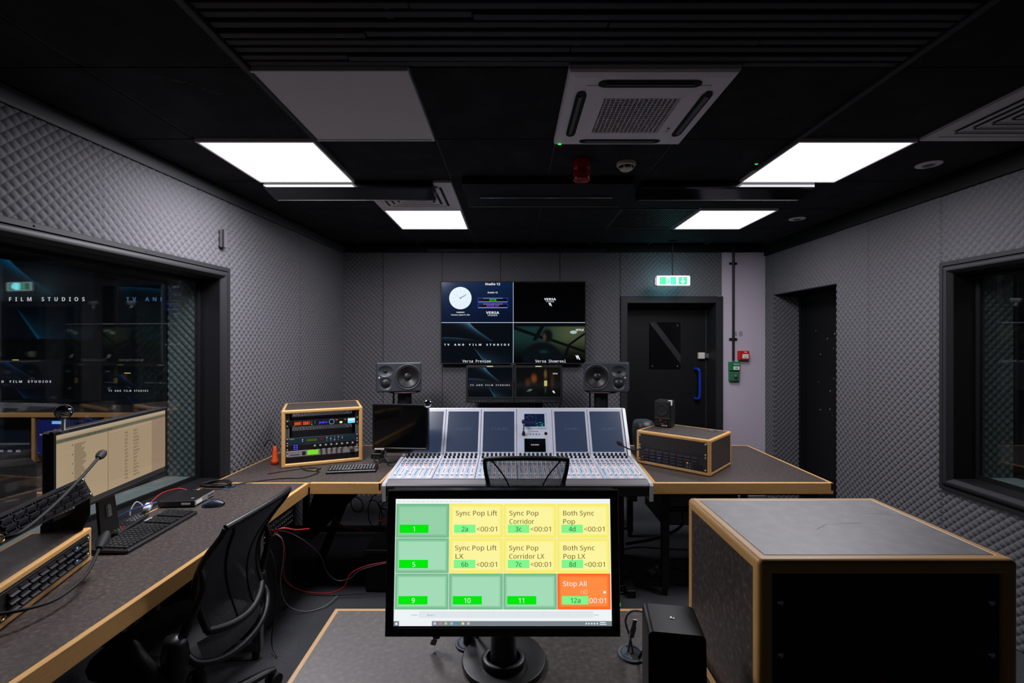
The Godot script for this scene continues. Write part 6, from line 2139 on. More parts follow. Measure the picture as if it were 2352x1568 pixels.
# ---------------------------------------------------------------- right desk
func build_right_desk_things():
	var t := thing("talkback_box", "oak edged intercom box with a key panel on the right desk", "talkback panel", V(1.095, DESK_H + 0.001, 3.172), -43.0)
	oak_box(t, 0.525, 0.238, 0.41, 0.026, false, 0.010)
	bx(t, "blank_plate", Vector3(0, 0.168, -0.001), Vector3(0.482, 0.088, 0.006), M.plate_grey, 0.0006)
	var p := bx(t, "key_plate", Vector3(0, 0.074, -0.001), Vector3(0.482, 0.096, 0.006), M.plate_grey, 0.0006)
	var k := MB.new()
	k.prism(PackedVector2Array([Vector2(-0.019, 0), Vector2(-0.016, 0.007), Vector2(0.016, 0.007), Vector2(0.019, 0)]), -0.0075, 0.0075)
	var km := k.commit()
	for c in 8:
		for r in 4:
			if c > 5 and r < 2:
				continue
			var key := put(p, "key", km, M.key_slate, Vector3(-0.182 + c * 0.049, -0.034 + r * 0.0205, 0.003), rot(Vector3.RIGHT, 0))
			if c == 2 and r == 1:
				bx(key, "lit_led", Vector3(0, 0.004, 0.0078), Vector3(0.008, 0.005, 0.001), M.led_blue)
	for q in 6:
		bx(p, "button", Vector3(0.112 + (q % 2) * 0.018, -0.036 + (q / 2) * 0.014, 0.004), Vector3(0.008, 0.006, 0.003), M.led_orange if q == 4 else M.cable_grey, 0.0006)
	bx(p, "speaker_window", Vector3(0.182, -0.026, 0.0035), Vector3(0.062, 0.034, 0.002), M.dark_slot)
	for s in [-1, 1]:
		for y in [0.205, 0.136, 0.116, 0.036]:
			var sc := MB.new()
			sc.lathe([Vector2(0.0001, 0.0035), Vector2(0.004, 0.0035), Vector2(0.0065, 0.002), Vector2(0.007, 0)], 12, Transform3D(rot(Vector3.RIGHT, 90), Vector3.ZERO))
			put(t, "rack_screw", sc, M.chrome, Vector3(s * 0.2325, y, 0.002))
	var jr := MB.new()
	jr.lathe([Vector2(0.010, 0), Vector2(0.010, 0.004), Vector2(0.007, 0.005), Vector2(0.006, 0.001)], 16, Transform3D(rot(Vector3.RIGHT, 90), Vector3.ZERO))
	put(t, "socket_ring", jr, M.gold, Vector3(-0.212, 0.046, 0.002))
	gooseneck(t, [Vector3(-0.205, 0.118, 0.004), Vector3(-0.215, 0.112, 0.04), Vector3(-0.245, 0.108, 0.085), Vector3(-0.285, 0.13, 0.125), Vector3(-0.305, 0.15, 0.145)], 0.005, 0.017, 0.045)
	# grommet on top of the box
	grommet("flat blue grey grommet on top of the right oak box", t.transform * Vector3(0.165, 0.2381, -0.33), 0.038)
	# ---- small black monitor speaker on the box
	var s := thing("small_speaker", "small black powered speaker with a white tape strip, on the right oak box", "speaker", V(1.12, DESK_H + 0.2385, 3.445), -36)
	var w := 0.125
	var h := 0.20
	bx(s, "cabinet", Vector3(0, h / 2, -0.06), Vector3(w, h, 0.115), M.plastic_black, 0.010)
	bx(s, "front_baffle", Vector3(0, h * 0.66, 0.0), Vector3(w - 0.012, h * 0.60, 0.008), M.cone_dark, 0.005)
	var dr := MB.new()
	dr.lathe([Vector2(0.047, 0), Vector2(0.046, 0.005), Vector2(0.041, 0.004), Vector2(0.03, -0.003 + 0.004), Vector2(0.012, 0.001), Vector2(0.0001, 0.003)], 28, Transform3D(rot(Vector3.RIGHT, 90), Vector3.ZERO))
	put(s, "driver", dr, M.rubber, Vector3(0, h * 0.66, 0.004))
	bx(s, "trim_line", Vector3(0, h * 0.345, 0.001), Vector3(w - 0.012, 0.010, 0.010), M.pole_mauve, 0.003)
	bx(s, "power_led", Vector3(-0.012, h * 0.27, 0.0), Vector3(0.004, 0.004, 0.008), M.led_red)
	var kn := MB.new()
	kn.lathe([Vector2(0.008, 0), Vector2(0.007, 0.010), Vector2(0.0001, 0.011)], 12, Transform3D(rot(Vector3.RIGHT, 90), Vector3.ZERO))
	put(s, "volume_knob", kn, M.knob_black, Vector3(0.03, h * 0.2, 0.0))
	text(s, "model_letters", "6301B", 0.010, M.white_plastic, Vector3(0.018, h * 0.075, 0.0006), Basis.IDENTITY, "Droid Sans", 700)
	bx(s, "red_badge", Vector3(0.0, h * 0.135, 0.0), Vector3(0.022, 0.006, 0.002), M.red_plastic)
	bx(s, "tape_strip", Vector3(0.052, h + 0.0004, -0.022), Vector3(0.022, 0.002, 0.035), M.label_white)
	bx(s, "tape_strip", Vector3(w / 2 + 0.0006, h - 0.016, -0.022), Vector3(0.0012, 0.034, 0.032), M.label_white)
	var sl := MB.new()
	sl.tube(smooth_path([Vector3(0.04, h * 0.85, -0.118), Vector3(0.05, h * 0.8, -0.14), Vector3(0.05, h * 0.4, -0.145), Vector3(0.04, 0.01, -0.13)], 6), 0.005, 8)
	put(s, "rear_cable", sl, M.cable_black)
	# ---- rounded grey speaker behind
	var g := thing("round_speaker", "rounded dark grey speaker standing behind the right oak box", "speaker", V(1.045, DESK_H, 3.68), 12)
	var body := MB.new()
	var rs := []
	var ns := []
	for i in 8:
		var ins: float = [0.045, 0.018, 0.004, 0.0, 0.0, 0.004, 0.018, 0.045][i]
		var zz: float = [-0.07, -0.062, -0.045, -0.02, 0.03, 0.055, 0.066, 0.07][i]
		var ring := []
		var nr := []
		for k2 in 28:
			var a := TAU * k2 / 28
			var cx := signf(cos(a)) * pow(absf(cos(a)), 0.45)
			var sy := signf(sin(a)) * pow(absf(sin(a)), 0.45)
			ring.append(Vector3(cx * (0.074 - ins), 0.146 + sy * (0.115 - ins), zz))
			nr.append(Vector3(cos(a), sin(a), 0.0 if ins < 0.002 else signf(zz) * ins * 30.0).normalized())
		rs.append(ring)
		ns.append(nr)
	body.rings(rs, ns)
	body.poly(rs[7], Vector3(0, 0, 1))
	body.poly(rs[0], Vector3(0, 0, -1))
	put(g, "body", body, M.speaker_grey)
	var wf := MB.new()
	wf.lathe([Vector2(0.047, 0), Vector2(0.045, 0.004), Vector2(0.02, 0.001), Vector2(0.0001, 0.003)], 24, Transform3D(rot(Vector3.RIGHT, 90), Vector3.ZERO))
	put(g, "woofer", wf, M.cone_dark, Vector3(0, 0.10, 0.070))
	var tf := MB.new()
	tf.lathe([Vector2(0.026, 0), Vector2(0.014, 0.002), Vector2(0.008, 0.006), Vector2(0.0001, 0.008)], 20, Transform3D(rot(Vector3.RIGHT, 90), Vector3.ZERO))
	put(g, "tweeter", tf, M.cone_dark, Vector3(0, 0.19, 0.070))
	bx(g, "foot", Vector3(0, 0.016, 0), Vector3(0.10, 0.032, 0.09), M.rubber, 0.006)

# ---------------------------------------------------------------- foreground: cue screen, speaker, cabinet
func cue_image(w: int, h: int) -> Image:
	var im := Image.create(w, h, false, Image.FORMAT_RGB8)
	im.fill(Color8(238, 244, 246))
	var cols := [0.003, 0.2525, 0.502, 0.7515, 0.998]
	var rows := [0.0465, 0.319, 0.596, 0.877]
	for r in 3:
		for c in 4:
			var x0 := int(cols[c] * w)
			var x1 := int(cols[c + 1] * w) - 2
			var y0 := int(rows[r] * h)
			var y1 := int(rows[r + 1] * h) - 2
			var edge := Color8(120, 186, 142)
			var mid := Color8(164, 220, 184)
			if c > 0 and r < 2:
				edge = Color8(248, 236, 110)
				mid = Color8(253, 244, 158)
			elif c == 3:
				edge = Color8(255, 104, 40)
				mid = Color8(255, 140, 66)
			elif r == 0:
				mid = Color8(150, 208, 168)
			# bevelled button face as the program draws it
			for y in range(y0, y1):
				for x in range(x0, x1):
					var d := minf(minf(x - x0, x1 - 1 - x), minf(y - y0, y1 - 1 - y))
					im.set_pixel(x, y, edge.lerp(mid, smoothstep(4.0, 20.0, d)))
	for r in 3:
		for c in 4:
			var x: float = cols[c] + (0.018 if (c == 0 or (r == 2 and c < 3)) else 0.021)
			var y: float = [0.212, 0.489, 0.770][r]
			var plain := c == 0 or (r == 2 and c < 3)
			var bw := 0.134 if plain else (0.122 if (r == 2 and c == 3) else 0.1)
			im.fill_rect(Rect2i(int(x * w), int(y * h), int(bw * w), int(0.066 * h)), Color8(0, 232, 10) if plain else Color8(128, 246, 140))
	# lower bar and task bar
	im.fill_rect(Rect2i(int(0.115 * w), int(0.888 * h), int(0.80 * w), int(0.052 * h)), Color8(224, 230, 234))
	for k in 7:
		im.fill_rect(Rect2i(int((0.23 + k * 0.114) * w), int(0.888 * h), 1, int(0.052 * h)), Color8(204, 212, 220))
	for k in 16:
		im.fill_rect(Rect2i(int(0.01 * w) + k * 22, int(0.027 * h), 13, 3), Color8(214, 220, 222))
	im.fill_rect(Rect2i(0, int(0.962 * h), w, h), Color8(122, 132, 138))
	im.fill_rect(Rect2i(int(0.025 * w), int(0.962 * h), int(0.15 * w), h), Color8(238, 242, 244))
	im.fill_rect(Rect2i(int(0.008 * w), int(0.974 * h), int(0.009 * w), int(0.018 * h)), Color8(236, 240, 242))
	var ic := [Color8(200, 206, 210), Color8(214, 120, 120), Color8(180, 200, 140), Color8(150, 190, 200), Color8(40, 150, 210), Color8(240, 210, 120), Color8(214, 180, 190)]
	for k in 7:
		im.fill_rect(Rect2i(int((0.183 + k * 0.0258) * w), int(0.972 * h), int(0.011 * w), int(0.02 * h)), ic[k])
	for k in 5:
		im.fill_rect(Rect2i(int((0.88 + k * 0.0125) * w), int(0.974 * h), int(0.006 * w), int(0.014 * h)), Color8(226, 230, 232))
	im.fill_rect(Rect2i(int(0.945 * w), int(0.970 * h), int(0.026 * w), int(0.008 * h)), Color8(226, 230, 232))
	im.fill_rect(Rect2i(int(0.945 * w), int(0.984 * h), int(0.03 * w), int(0.008 * h)), Color8(226, 230, 232))
	im.fill_rect(Rect2i(int(0.963 * w), int(0.73 * h), int(0.012 * w), int(0.02 * h)), Color8(255, 246, 240))
	return im

func build_foreground():
	# ---- cue monitor: node on the desk below its stand
	var t := thing("cue_monitor", "large black monitor showing a grid of green and yellow cue buttons", "monitor", V(-0.0225, DESK_H, 1.27))
	var w := 0.572
	var h := 0.348
	var tilt := rot(Vector3.RIGHT, -4.2)
	var c := Vector3(0.0, 0.338, 0.138)
	bx(t, "shell", c + tilt * Vector3(0, 0, -0.024), Vector3(w - 0.004, h - 0.004, 0.036), M.plastic_gloss, 0.008, tilt)
	bx(t, "rear_housing", c + tilt * Vector3(0, -0.02, -0.055), Vector3(0.36, 0.22, 0.03), M.plastic_black, 0.010, tilt)
	var f := MB.new()
	f.frame(w, h, [Vector2(0, -0.012), Vector2(0, 0.0), Vector2(0.002, 0.004), Vector2(0.004, 0.005), Vector2(0.0205, 0.003), Vector2(0.0215, 0.0)])
	put(t, "bezel", f, M.plastic_gloss, c, tilt)
	var sw := 0.530
	var sh := 0.304
	var sc := put(t, "screen", sheet(sw, sh), screen_mat("screen_cues", cue_image(1000, 572), 1.0, 0.3), c + tilt * Vector3(0, 0.003, 0.0008), tilt)
	var at := func(u: float, v: float) -> Vector3: return Vector3((u - 0.5) * sw, (0.5 - v) * sh, 0.0006)
	var cap := 0.0115
	var L := HORIZONTAL_ALIGNMENT_LEFT
	var wide := {"Sync Pop Lift": 0.102, "Sync Pop": 0.0717, "Corridor": 0.061, "Both Sync": 0.0763, "Pop": 0.029, "LX": 0.0195, "Corridor LX": 0.086, "Pop LX": 0.0535, "<00:01": 0.05}
	for q in [[0.279, 0.120, "Sync Pop Lift"], [0.5285, 0.120, "Sync Pop"], [0.5285, 0.186, "Corridor"], [0.777, 0.120, "Both Sync"], [0.777, 0.186, "Pop"],
			[0.277, 0.394, "Sync Pop Lift"], [0.277, 0.460, "LX"], [0.5275, 0.394, "Sync Pop"], [0.5275, 0.460, "Corridor LX"], [0.777, 0.394, "Both Sync"], [0.777, 0.460, "Pop LX"],
			[0.377, 0.246, "<00:01"], [0.627, 0.246, "<00:01"], [0.876, 0.246, "<00:01"], [0.377, 0.523, "<00:01"], [0.627, 0.523, "<00:01"], [0.876, 0.523, "<00:01"]]:
		text(sc, "screen_text", q[2], cap, M.text_olive, at.call(q[0], q[1]), Basis.IDENTITY, "Droid Sans", 400, L, -float(wide[q[2]]))
	for q in [[0.088, 0.246, "1"], [0.088, 0.523, "5"], [0.088, 0.803, "9"], [0.337, 0.803, "10"], [0.587, 0.803, "11"]]:
		text(sc, "screen_text", q[2], cap, M.text_white, at.call(q[0], q[1]))
	for q in [[0.324, 0.246, "2a"], [0.573, 0.246, "3c"], [0.8225, 0.246, "4d"], [0.324, 0.523, "6b"], [0.573, 0.523, "7c"], [0.8225, 0.523, "8d"], [0.834, 0.803, "12a"]]:
		text(sc, "screen_text", q[2], cap, M.text_dark_green, at.call(q[0], q[1]))
	text(sc, "screen_text", "Stop All", cap, M.text_white, at.call(0.776, 0.673), Basis.IDENTITY, "Droid Sans", 400, L, -0.0573)
	text(sc, "screen_text", "n0", cap, M.text_peach, at.call(0.874, 0.737))
	text(sc, "screen_text", "00:01", cap, M.text_white, at.call(0.897, 0.803), Basis.IDENTITY, "Droid Sans", 400, L, -0.0405)
	for q in [[0.095, 0.914, "System"], [0.17, 0.914, "Group 1"], [0.93, 0.914, "Filter"]]:
		text(sc, "screen_text", q[2], 0.0036, M.text_blue, at.call(q[0], q[1]))
	bx(t, "power_led", c + tilt * Vector3(w / 2 - 0.0, -h * 0.29, -0.004), Vector3(0.002, 0.008, 0.004), M.led_green)
	# neck, collar and round foot
	var nk := MB.new()
	nk.lathe([Vector2(0.042, 0.012), Vector2(0.038, 0.06), Vector2(0.036, 0.25)], 20, Transform3D.IDENTITY, 0.9)
	put(t, "neck", nk, M.plastic_black, Vector3(0, 0, 0.03))
	bx(t, "tilt_hinge", Vector3(0, 0.27, 0.062), Vector3(0.09, 0.08, 0.055), M.plastic_black, 0.008)
	var cl := MB.new()
	cl.lathe([Vector2(0.052, 0.016), Vector2(0.052, 0.03), Vector2(0.047, 0.035), Vector2(0.040, 0.035)], 28, Transform3D.IDENTITY, 1.15)
	put(t, "collar", cl, M.plastic_black, Vector3(0, 0, 0.03))
	var ba := MB.new()
	ba.lathe([Vector2(0.110, 0.0), Vector2(0.115, 0.004), Vector2(0.115, 0.010), Vector2(0.112, 0.014), Vector2(0.07, 0.018), Vector2(0.0001, 0.019)], 48)
	put(t, "round_foot", ba, M.plastic_black)
	# light of the cue screen
	var al := AreaLight3D.new()
	al.name = "cue_screen_light"
	al.area_size = Vector2(sw, sh)
	al.light_color = Color(0.86, 1.0, 0.72)
	al.light_energy = 0.012
	al.shadow_enabled = true
	al.area_range = 6.0
	al.area_attenuation = 2.0
	al.transform = Transform3D(tilt * rot(Vector3.UP, 180), t.position + c + tilt * Vector3(0, 0.003, 0.004))
	add_child(al)
	# ---- grommets and cables
	grommet("round cable grommet behind the foot of the cue monitor", V(-0.125, DESK_H, 1.345), 0.040)
	grommet("round cable grommet between the cue monitor and the black speaker", V(0.338, DESK_H, 1.30), 0.040)
	var sv := MB.new()
	sv.tube(smooth_path([V(-0.125, 0.70, 1.345), V(-0.125, 0.77, 1.345), V(-0.12, 0.84, 1.36), V(-0.09, 0.92, 1.38), V(-0.06, 1.0, 1.37)], 8), 0.017, 10)
	var so := put(self, numbered("cable_sleeve"), sv, M.seat_fabric)
	tag(so, "braided black cable sleeve rising behind the cue monitor", "cable", "foreground cables")
	cable("display_cable", "black lead rising beside the braided sleeve behind the cue monitor", [V(-0.105, 0.735, 1.35), V(-0.09, 0.80, 1.36), V(-0.05, 0.88, 1.36)], 0.005, M.cable_black, "foreground cables")
	var hd := thing("display_plug", "loose black display plug hanging left below the cue monitor", "plug", V(-0.213, 0.775, 1.325), 20)
	var hb := MB.new()
	hb.box(Vector3(0, 0.012, 0), Vector3(0.022, 0.036, 0.013), 0.003, rot(Vector3(0, 0, 1), -22))
	put(hd, "shell", hb, M.plastic_black)
	bx(hd, "metal_tip", Vector3(-0.012, -0.014, 0), Vector3(0.016, 0.016, 0.008), M.steel, 0.001, rot(Vector3(0, 0, 1), -22))
	var hl := MB.new()
	hl.tube(smooth_path([Vector3(0.005, 0.025, 0), Vector3(0.018, 0.05, 0.0), Vector3(0.06, 0.085, -0.005), Vector3(0.11, 0.11, -0.01)], 6), 0.005, 8)
	put(hd, "lead", hl, M.cable_black)
	var up := thing("usb_lead", "grey lead with a silver plug standing in the right grommet", "cable", V(0.334, DESK_H, 1.30))
	var ul := MB.new()
	ul.tube(smooth_path([Vector3(-0.01, -0.03, -0.005), Vector3(-0.003, 0.025, -0.005), Vector3(0.004, 0.05, -0.004)], 6), 0.0035, 8)
	put(up, "lead", ul, M.cable_grey)
	bx(up, "plug_body", Vector3(0.0065, 0.062, -0.003), Vector3(0.014, 0.034, 0.009), M.cable_grey, 0.002, rot(Vector3(0, 0, 1), -14))
	bx(up, "plug_tip", Vector3(0.0115, 0.086, -0.003), Vector3(0.011, 0.018, 0.005), M.steel, 0.0005, rot(Vector3(0, 0, 1), -14))
	cable("speaker_lead", "grey lead looping from the grommet up to the black speaker", [V(0.345, 0.72, 1.30), V(0.335, 0.78, 1.31), V(0.322, 0.83, 1.31), V(0.34, 0.862, 1.30), V(0.38, 0.868, 1.27), V(0.42, 0.86, 1.2)], 0.0035, M.cable_grey, "foreground cables")
	cable("speaker_lead", "dark lead rising from the right grommet behind the speaker", [V(0.35, 0.72, 1.295), V(0.362, 0.77, 1.27), V(0.385, 0.83, 1.22)], 0.0035, M.cable_black, "foreground cables")
	# ---- black desktop speaker, its back to the viewer
	var s := thing("desktop_speaker", "plain black desktop speaker standing on the foreground desk", "speaker", V(0.372, DESK_H, 1.04), -9)
	var sbx := MB.new()
	var pl := PackedVector2Array()
	for k in 5:
		var a := PI / 2 * k / 4
		pl.append(Vector2(0.0625 - 0.012 + cos(a) * 0.012, 0.222 - 0.012 + sin(a) * 0.012))
	for k in 5:
		var a := PI / 2 + PI / 2 * k / 4
		pl.append(Vector2(-0.0625 + 0.012 + cos(a) * 0.012, 0.222 - 0.012 + sin(a) * 0.012))
	pl.append(Vector2(-0.0625, 0.004))
	pl.append(Vector2(0.0655, 0.004))
	sbx.prism(pl, -0.115, 0.0)
	put(s, "cabinet", sbx, M.plastic_black)
	bx(s, "front_grille", Vector3(0, 0.11, -0.118), Vector3(0.115, 0.20, 0.008), M.rubber, 0.003)
	bx(s, "rubber_base", Vector3(0, 0.002, -0.058), Vector3(0.11, 0.004, 0.1), M.rubber)
	var hk := MB.new()
	hk.lathe([Vector2(0.0055, 0), Vector2(0.0055, 0.0012), Vector2(0.0032, 0.0014), Vector2(0.003, 0.0004), Vector2(0.0001, 0.0004)], 14)
	put(s, "mount_hole", hk, M.chrome, Vector3(0.0, 0.2221, -0.06))
	# ---- tall equipment cabinet
	var cb := thing("equipment_cabinet", "tall dark equipment cabinet with rounded oak edges, lower right", "cabinet", V(0.8175, 0, 1.0))
	oak_box(cb, 0.565, 1.146, 0.405, 0.034, false, 0.012, M.laminate_grey)
	bx(cb, "inner_void", Vector3(0, 0.57, -0.2), Vector3(0.49, 1.08, 0.3), M.dark_slot)
	var bp := bx(cb, "blank_plate", Vector3(0, 0.992, -0.012), Vector3(0.495, 0.236, 0.006), M.metal_black, 0.001)
	for q in [0.058, -0.056]:
		for sx in [-1, 1]:
			var sr := MB.new()
			sr.lathe([Vector2(0.0001, 0.005), Vector2(0.004, 0.0045), Vector2(0.007, 0.002), Vector2(0.0075, 0)], 12, Transform3D(rot(Vector3.RIGHT, 90), Vector3.ZERO))
			put(bp, "rack_screw", sr, M.chrome, Vector3(sx * 0.231, q, 0.003))
	bx(cb, "lower_plate", Vector3(0, 0.60, -0.03), Vector3(0.44, 0.52, 0.006), M.plastic_gloss, 0.001)
	for sx in [-1, 1]:
		var rl := bx(cb, "rack_rail", Vector3(sx * 0.233, 0.60, -0.02), Vector3(0.026, 0.54, 0.003), M.metal_black)
		for k in 12:
			bx(rl, "rail_nut", Vector3(0, 0.235 - k * 0.035, 0.003), Vector3(0.010, 0.010, 0.005), M.steel, 0.002)
	bx(cb, "red_led", Vector3(0.02, 0.842, -0.026), Vector3(0.004, 0.004, 0.002), M.led_red)
	var rng := RandomNumberGenerator.new()
	rng.seed = 12
	for q in [[0.02, -0.2, 30], [0.14, -0.27, 10], [-0.05, -0.16, 60]]:
		var mk := MB.new()
		var p := Vector3(q[0], 0, q[1])
		for k in 7:
			var l := rng.randf_range(0.008, 0.02)
			var an := deg_to_rad(float(q[2]) + rng.randf_range(-35, 35))
			var e := p + Vector3(cos(an), 0, -sin(an) * 0.4) * l
			mk.poly([p, e, e + Vector3(0, 0, 0.0012), p + Vector3(0, 0, 0.0014)], Vector3.UP)
			p = e
		put(cb, "scratch_mark", mk, M.dark_slot, Vector3(0, 1.1458, 0))

# ---------------------------------------------------------------- task chairs
# chair facing -z, base centre at the origin
func back_point(u: float, v: float) -> Vector3:
	var hw := lerpf(0.172, 0.219, smoothstep(0.0, 0.9, v))
	var y := 0.60 + 0.40 * v + 0.012 * (1.0 - u * u) * v
	var z := 0.155 - 0.05 * sin(PI * clampf(v * 1.1, 0.0, 1.0)) + 0.10 * v * v
	z += 0.045 * (1.0 - u * u) * (1.0 - 0.35 * v)
	y -= 0.035 * (1.0 - u * u) * (1.0 - v) * (1.0 - v)
	return Vector3(u * hw, y, z)

func make_chair(label: String, at: Vector3, yaw: float, lift: float, half: float) -> Node3D:
	var t := thing("task_chair", label, "chair", at, yaw, "black mesh task chairs")
	# woven back: fine horizontal threads
	var th := MB.new()
	for i in 98:
		var v := (i + 0.5) / 98.0
		var up: Array = []
		var dn: Array = []
		for k in 13:
			var u := -1.0 + k / 6.0
			var p := back_point(u, v)
			up.append(p + Vector3(0, half, 0))
			dn.append(p - Vector3(0, half, 0))
		for k in 12:
			th.poly([dn[k], dn[k + 1], up[k + 1], up[k]], Vector3(0, 0, 1))
	for i in 41:
		var u := -0.975 + i * 0.04875
		for k in 14:
			var a := back_point(u, k / 14.0)
			var b := back_point(u, (k + 1) / 14.0)
			th.poly([a - Vector3(0.0006, 0, 0), a + Vector3(0.0006, 0, 0), b + Vector3(0.0006, 0, 0), b - Vector3(0.0006, 0, 0)], Vector3(0, 0, 1))
	var tm := put(t, "back_mesh", th, M.mesh_thread)
	tm.set_meta("kind", "stuff")
	# frame round the mesh
	var top := []
	for k in 17:
		top.append(back_point(-1.0 + k / 8.0, 1.0))
	var f1 := MB.new()
	f1.tube(top, 0.0125, 10)
	put(t, "top_rail", f1, M.plastic_black)
	for s in [-1.0, 1.0]:
		var sd := []
		var rr := []
		for k in 15:
			sd.append(back_point(s, k / 14.0))
			rr.append(lerpf(0.014, 0.0105, k / 14.0))
		var f2 := MB.new()
		f2.tube(sd, rr, 10)
		put(t, "side_rail", f2, M.plastic_black)
		# curved seam in the mesh
		var se := []
		for k in 15:
			var v := k / 14.0
			se.append(back_point(s * lerpf(0.30, 0.86, pow(v, 2.5)), v) + Vector3(0, 0, 0.002))
		var f3 := MB.new()
		f3.tube(se, 0.0042, 6)
		put(t, "mesh_seam", f3, M.plastic_black)
	var bt := []
	for k in 17:
		bt.append(back_point(-1.0 + k / 8.0, 0.0))
	var f4 := MB.new()
	f4.tube(bt, 0.016, 10)
	put(t, "bottom_rail", f4, M.plastic_black)
	# seat
	var seat := MB.new()
	var rs := []
	var ns := []
	for i in 7:
		var ins: float = [0.05, 0.02, 0.004, 0.0, 0.006, 0.025, 0.07][i]
		var y: float = [0.435, 0.437, 0.448, 0.468, 0.486, 0.498, 0.503][i]
		var ring := []
		var nr := []
		for k in 32:
			var a := TAU * k / 32
			var cx := signf(cos(a)) * pow(absf(cos(a)), 0.55)
			var sz := signf(sin(a)) * pow(absf(sin(a)), 0.55)
			ring.append(Vector3(cx * (0.245 - ins), y - 0.012 * sz * sz * (1.0 if sz < 0 else 0.0), -0.09 + sz * (0.235 - ins)))
			nr.append(Vector3(cos(a), (i - 3) * 0.6, sin(a)).normalized())
		rs.append(ring)
		ns.append(nr)
	seat.rings(rs, ns)
	seat.poly(rs[6], Vector3.UP)
	seat.poly(rs[0], Vector3.DOWN)
	put(t, "seat", seat, M.seat_fabric)
	bx(t, "seat_pan", Vector3(0, 0.415, -0.05), Vector3(0.26, 0.05, 0.30), M.plastic_black, 0.015)
	# rear hoop under the back and the pivots that carry the arms
	var hoop := MB.new()
	hoop.tube(smooth_path([Vector3(-0.235, 0.585, 0.10), Vector3(-0.225, 0.52, 0.15), Vector3(-0.13, 0.475, 0.19), Vector3(0, 0.462, 0.205), Vector3(0.13, 0.475, 0.19), Vector3(0.225, 0.52, 0.15), Vector3(0.235, 0.585, 0.10)], 6), 0.013, 10)
	put(t, "rear_hoop", hoop, M.plastic_black)
	var shl := MB.new()
	for k in 12:
		var u0 := -0.9 + k * 0.15
		var u1 := u0 + 0.15
		var pa := Vector3(u0 * 0.2, 0.48, 0.19 - 0.05 * u0 * u0)
		var pb := Vector3(u1 * 0.2, 0.48, 0.19 - 0.05 * u1 * u1)
		shl.poly([pa, pb, pb + Vector3(0, 0.08, -0.03), pa + Vector3(0, 0.08, -0.03)], Vector3(0, 0, 1))
	put(t, "rear_shell", shl, M.seat_fabric)
	for s in [-1.0, 1.0]:
		var pv := MB.new()
		pv.lathe([Vector2(0.0001, -0.085), Vector2(0.02, -0.075), Vector2(0.034, -0.035), Vector2(0.038, 0.01), Vector2(0.032, 0.055), Vector2(0.026, 0.075), Vector2(0.0001, 0.08)], 16, Transform3D(Basis.IDENTITY.scaled(Vector3(0.85, 1.15, 1.35)), Vector3(s * 0.245, 0.535, 0.09)))
		put(t, "arm_pivot", pv, M.plastic_black)
		var ur := MB.new()
		ur.tube(smooth_path([Vector3(s * 0.242, 0.59, 0.10), Vector3(s * 0.232, 0.68, 0.135), Vector3(s * 0.213, 0.78, 0.165), back_point(s, 0.62)], 6), [0.016, 0.016, 0.016, 0.016, 0.016, 0.015, 0.015, 0.015, 0.015, 0.014, 0.014, 0.014, 0.013, 0.013, 0.013, 0.012, 0.012, 0.012, 0.011], 10)
		put(t, "back_support", ur, M.plastic_black)
		var ar := MB.new()
		ar.tube(smooth_path([Vector3(s * 0.25, 0.47, 0.095), Vector3(s * 0.276, 0.50, 0.05), Vector3(s * 0.286, 0.56, 0.0), Vector3(s * 0.286, 0.61, -0.04), Vector3(s * 0.284, 0.632, -0.09), Vector3(s * 0.28, 0.636, -0.14)], 6), 0.021, 12, 1.25)
		put(t, "armrest", ar, M.plastic_black)
		cyl(t, "arm_link", Vector3(s * 0.10, 0.42, 0.0), Vector3(s * 0.25, 0.47, 0.085), 0.016, M.plastic_black, 10)
	# column and base
	cyl(t, "gas_column", Vector3(0, 0.09, 0), Vector3(0, 0.40, 0), 0.028, M.metal_black, 16)
	var hub := MB.new()
	hub.lathe([Vector2(0.0001, 0.135), Vector2(0.04, 0.13), Vector2(0.046, 0.10), Vector2(0.042, 0.065), Vector2(0.0001, 0.06)], 20)
	put(t, "base_hub", hub, M.plastic_black)
	for k in 5:
		var a := TAU * k / 5 + 0.44
		var d := Vector3(cos(a), 0, sin(a))
		var lg := MB.new()
		lg.tube([d * 0.03 + Vector3(0, 0.105, 0), d * 0.17 + Vector3(0, 0.098, 0), d * 0.29 + Vector3(0, 0.082, 0), d * 0.335 + Vector3(0, 0.072, 0)], [0.030, 0.026, 0.021, 0.014], 10, 0.75)
		put(t, "base_leg", lg, M.plastic_black)
		var ca := Node3D.new()
		ca.name = "caster"
		t.add_child(ca, true)
		ca.position = d * 0.33
		var side := Vector3(-d.z, 0, d.x)
		cyl(ca, "stem", Vector3(0, 0.03, 0), Vector3(0, 0.075, 0), 0.008, M.steel, 8)
		for s in [-1.0, 1.0]:
			var wh := MB.new()
			wh.tube([side * s * 0.005 + Vector3(0, 0.029, 0), side * s * 0.026 + Vector3(0, 0.029, 0)], 0.029, 20)
			put(ca, "wheel", wh, M.rubber)
	# the gas column sets the height of everything above the base
	for c in t.get_children():
		if not (c.name.begins_with("base") or c.name.begins_with("caster") or c.name.begins_with("gas")):
			c.position.y += lift
	return t

func build_chairs():
	make_chair("black mesh back task chair at the left desk, seen from behind", V(-1.275, 0, 1.885), 88.0, -0.05, 0.0018)
	make_chair("black mesh back task chair in front of the mixing console", V(0.075, 0, 2.69), 0.0, 0.0, 0.0012)

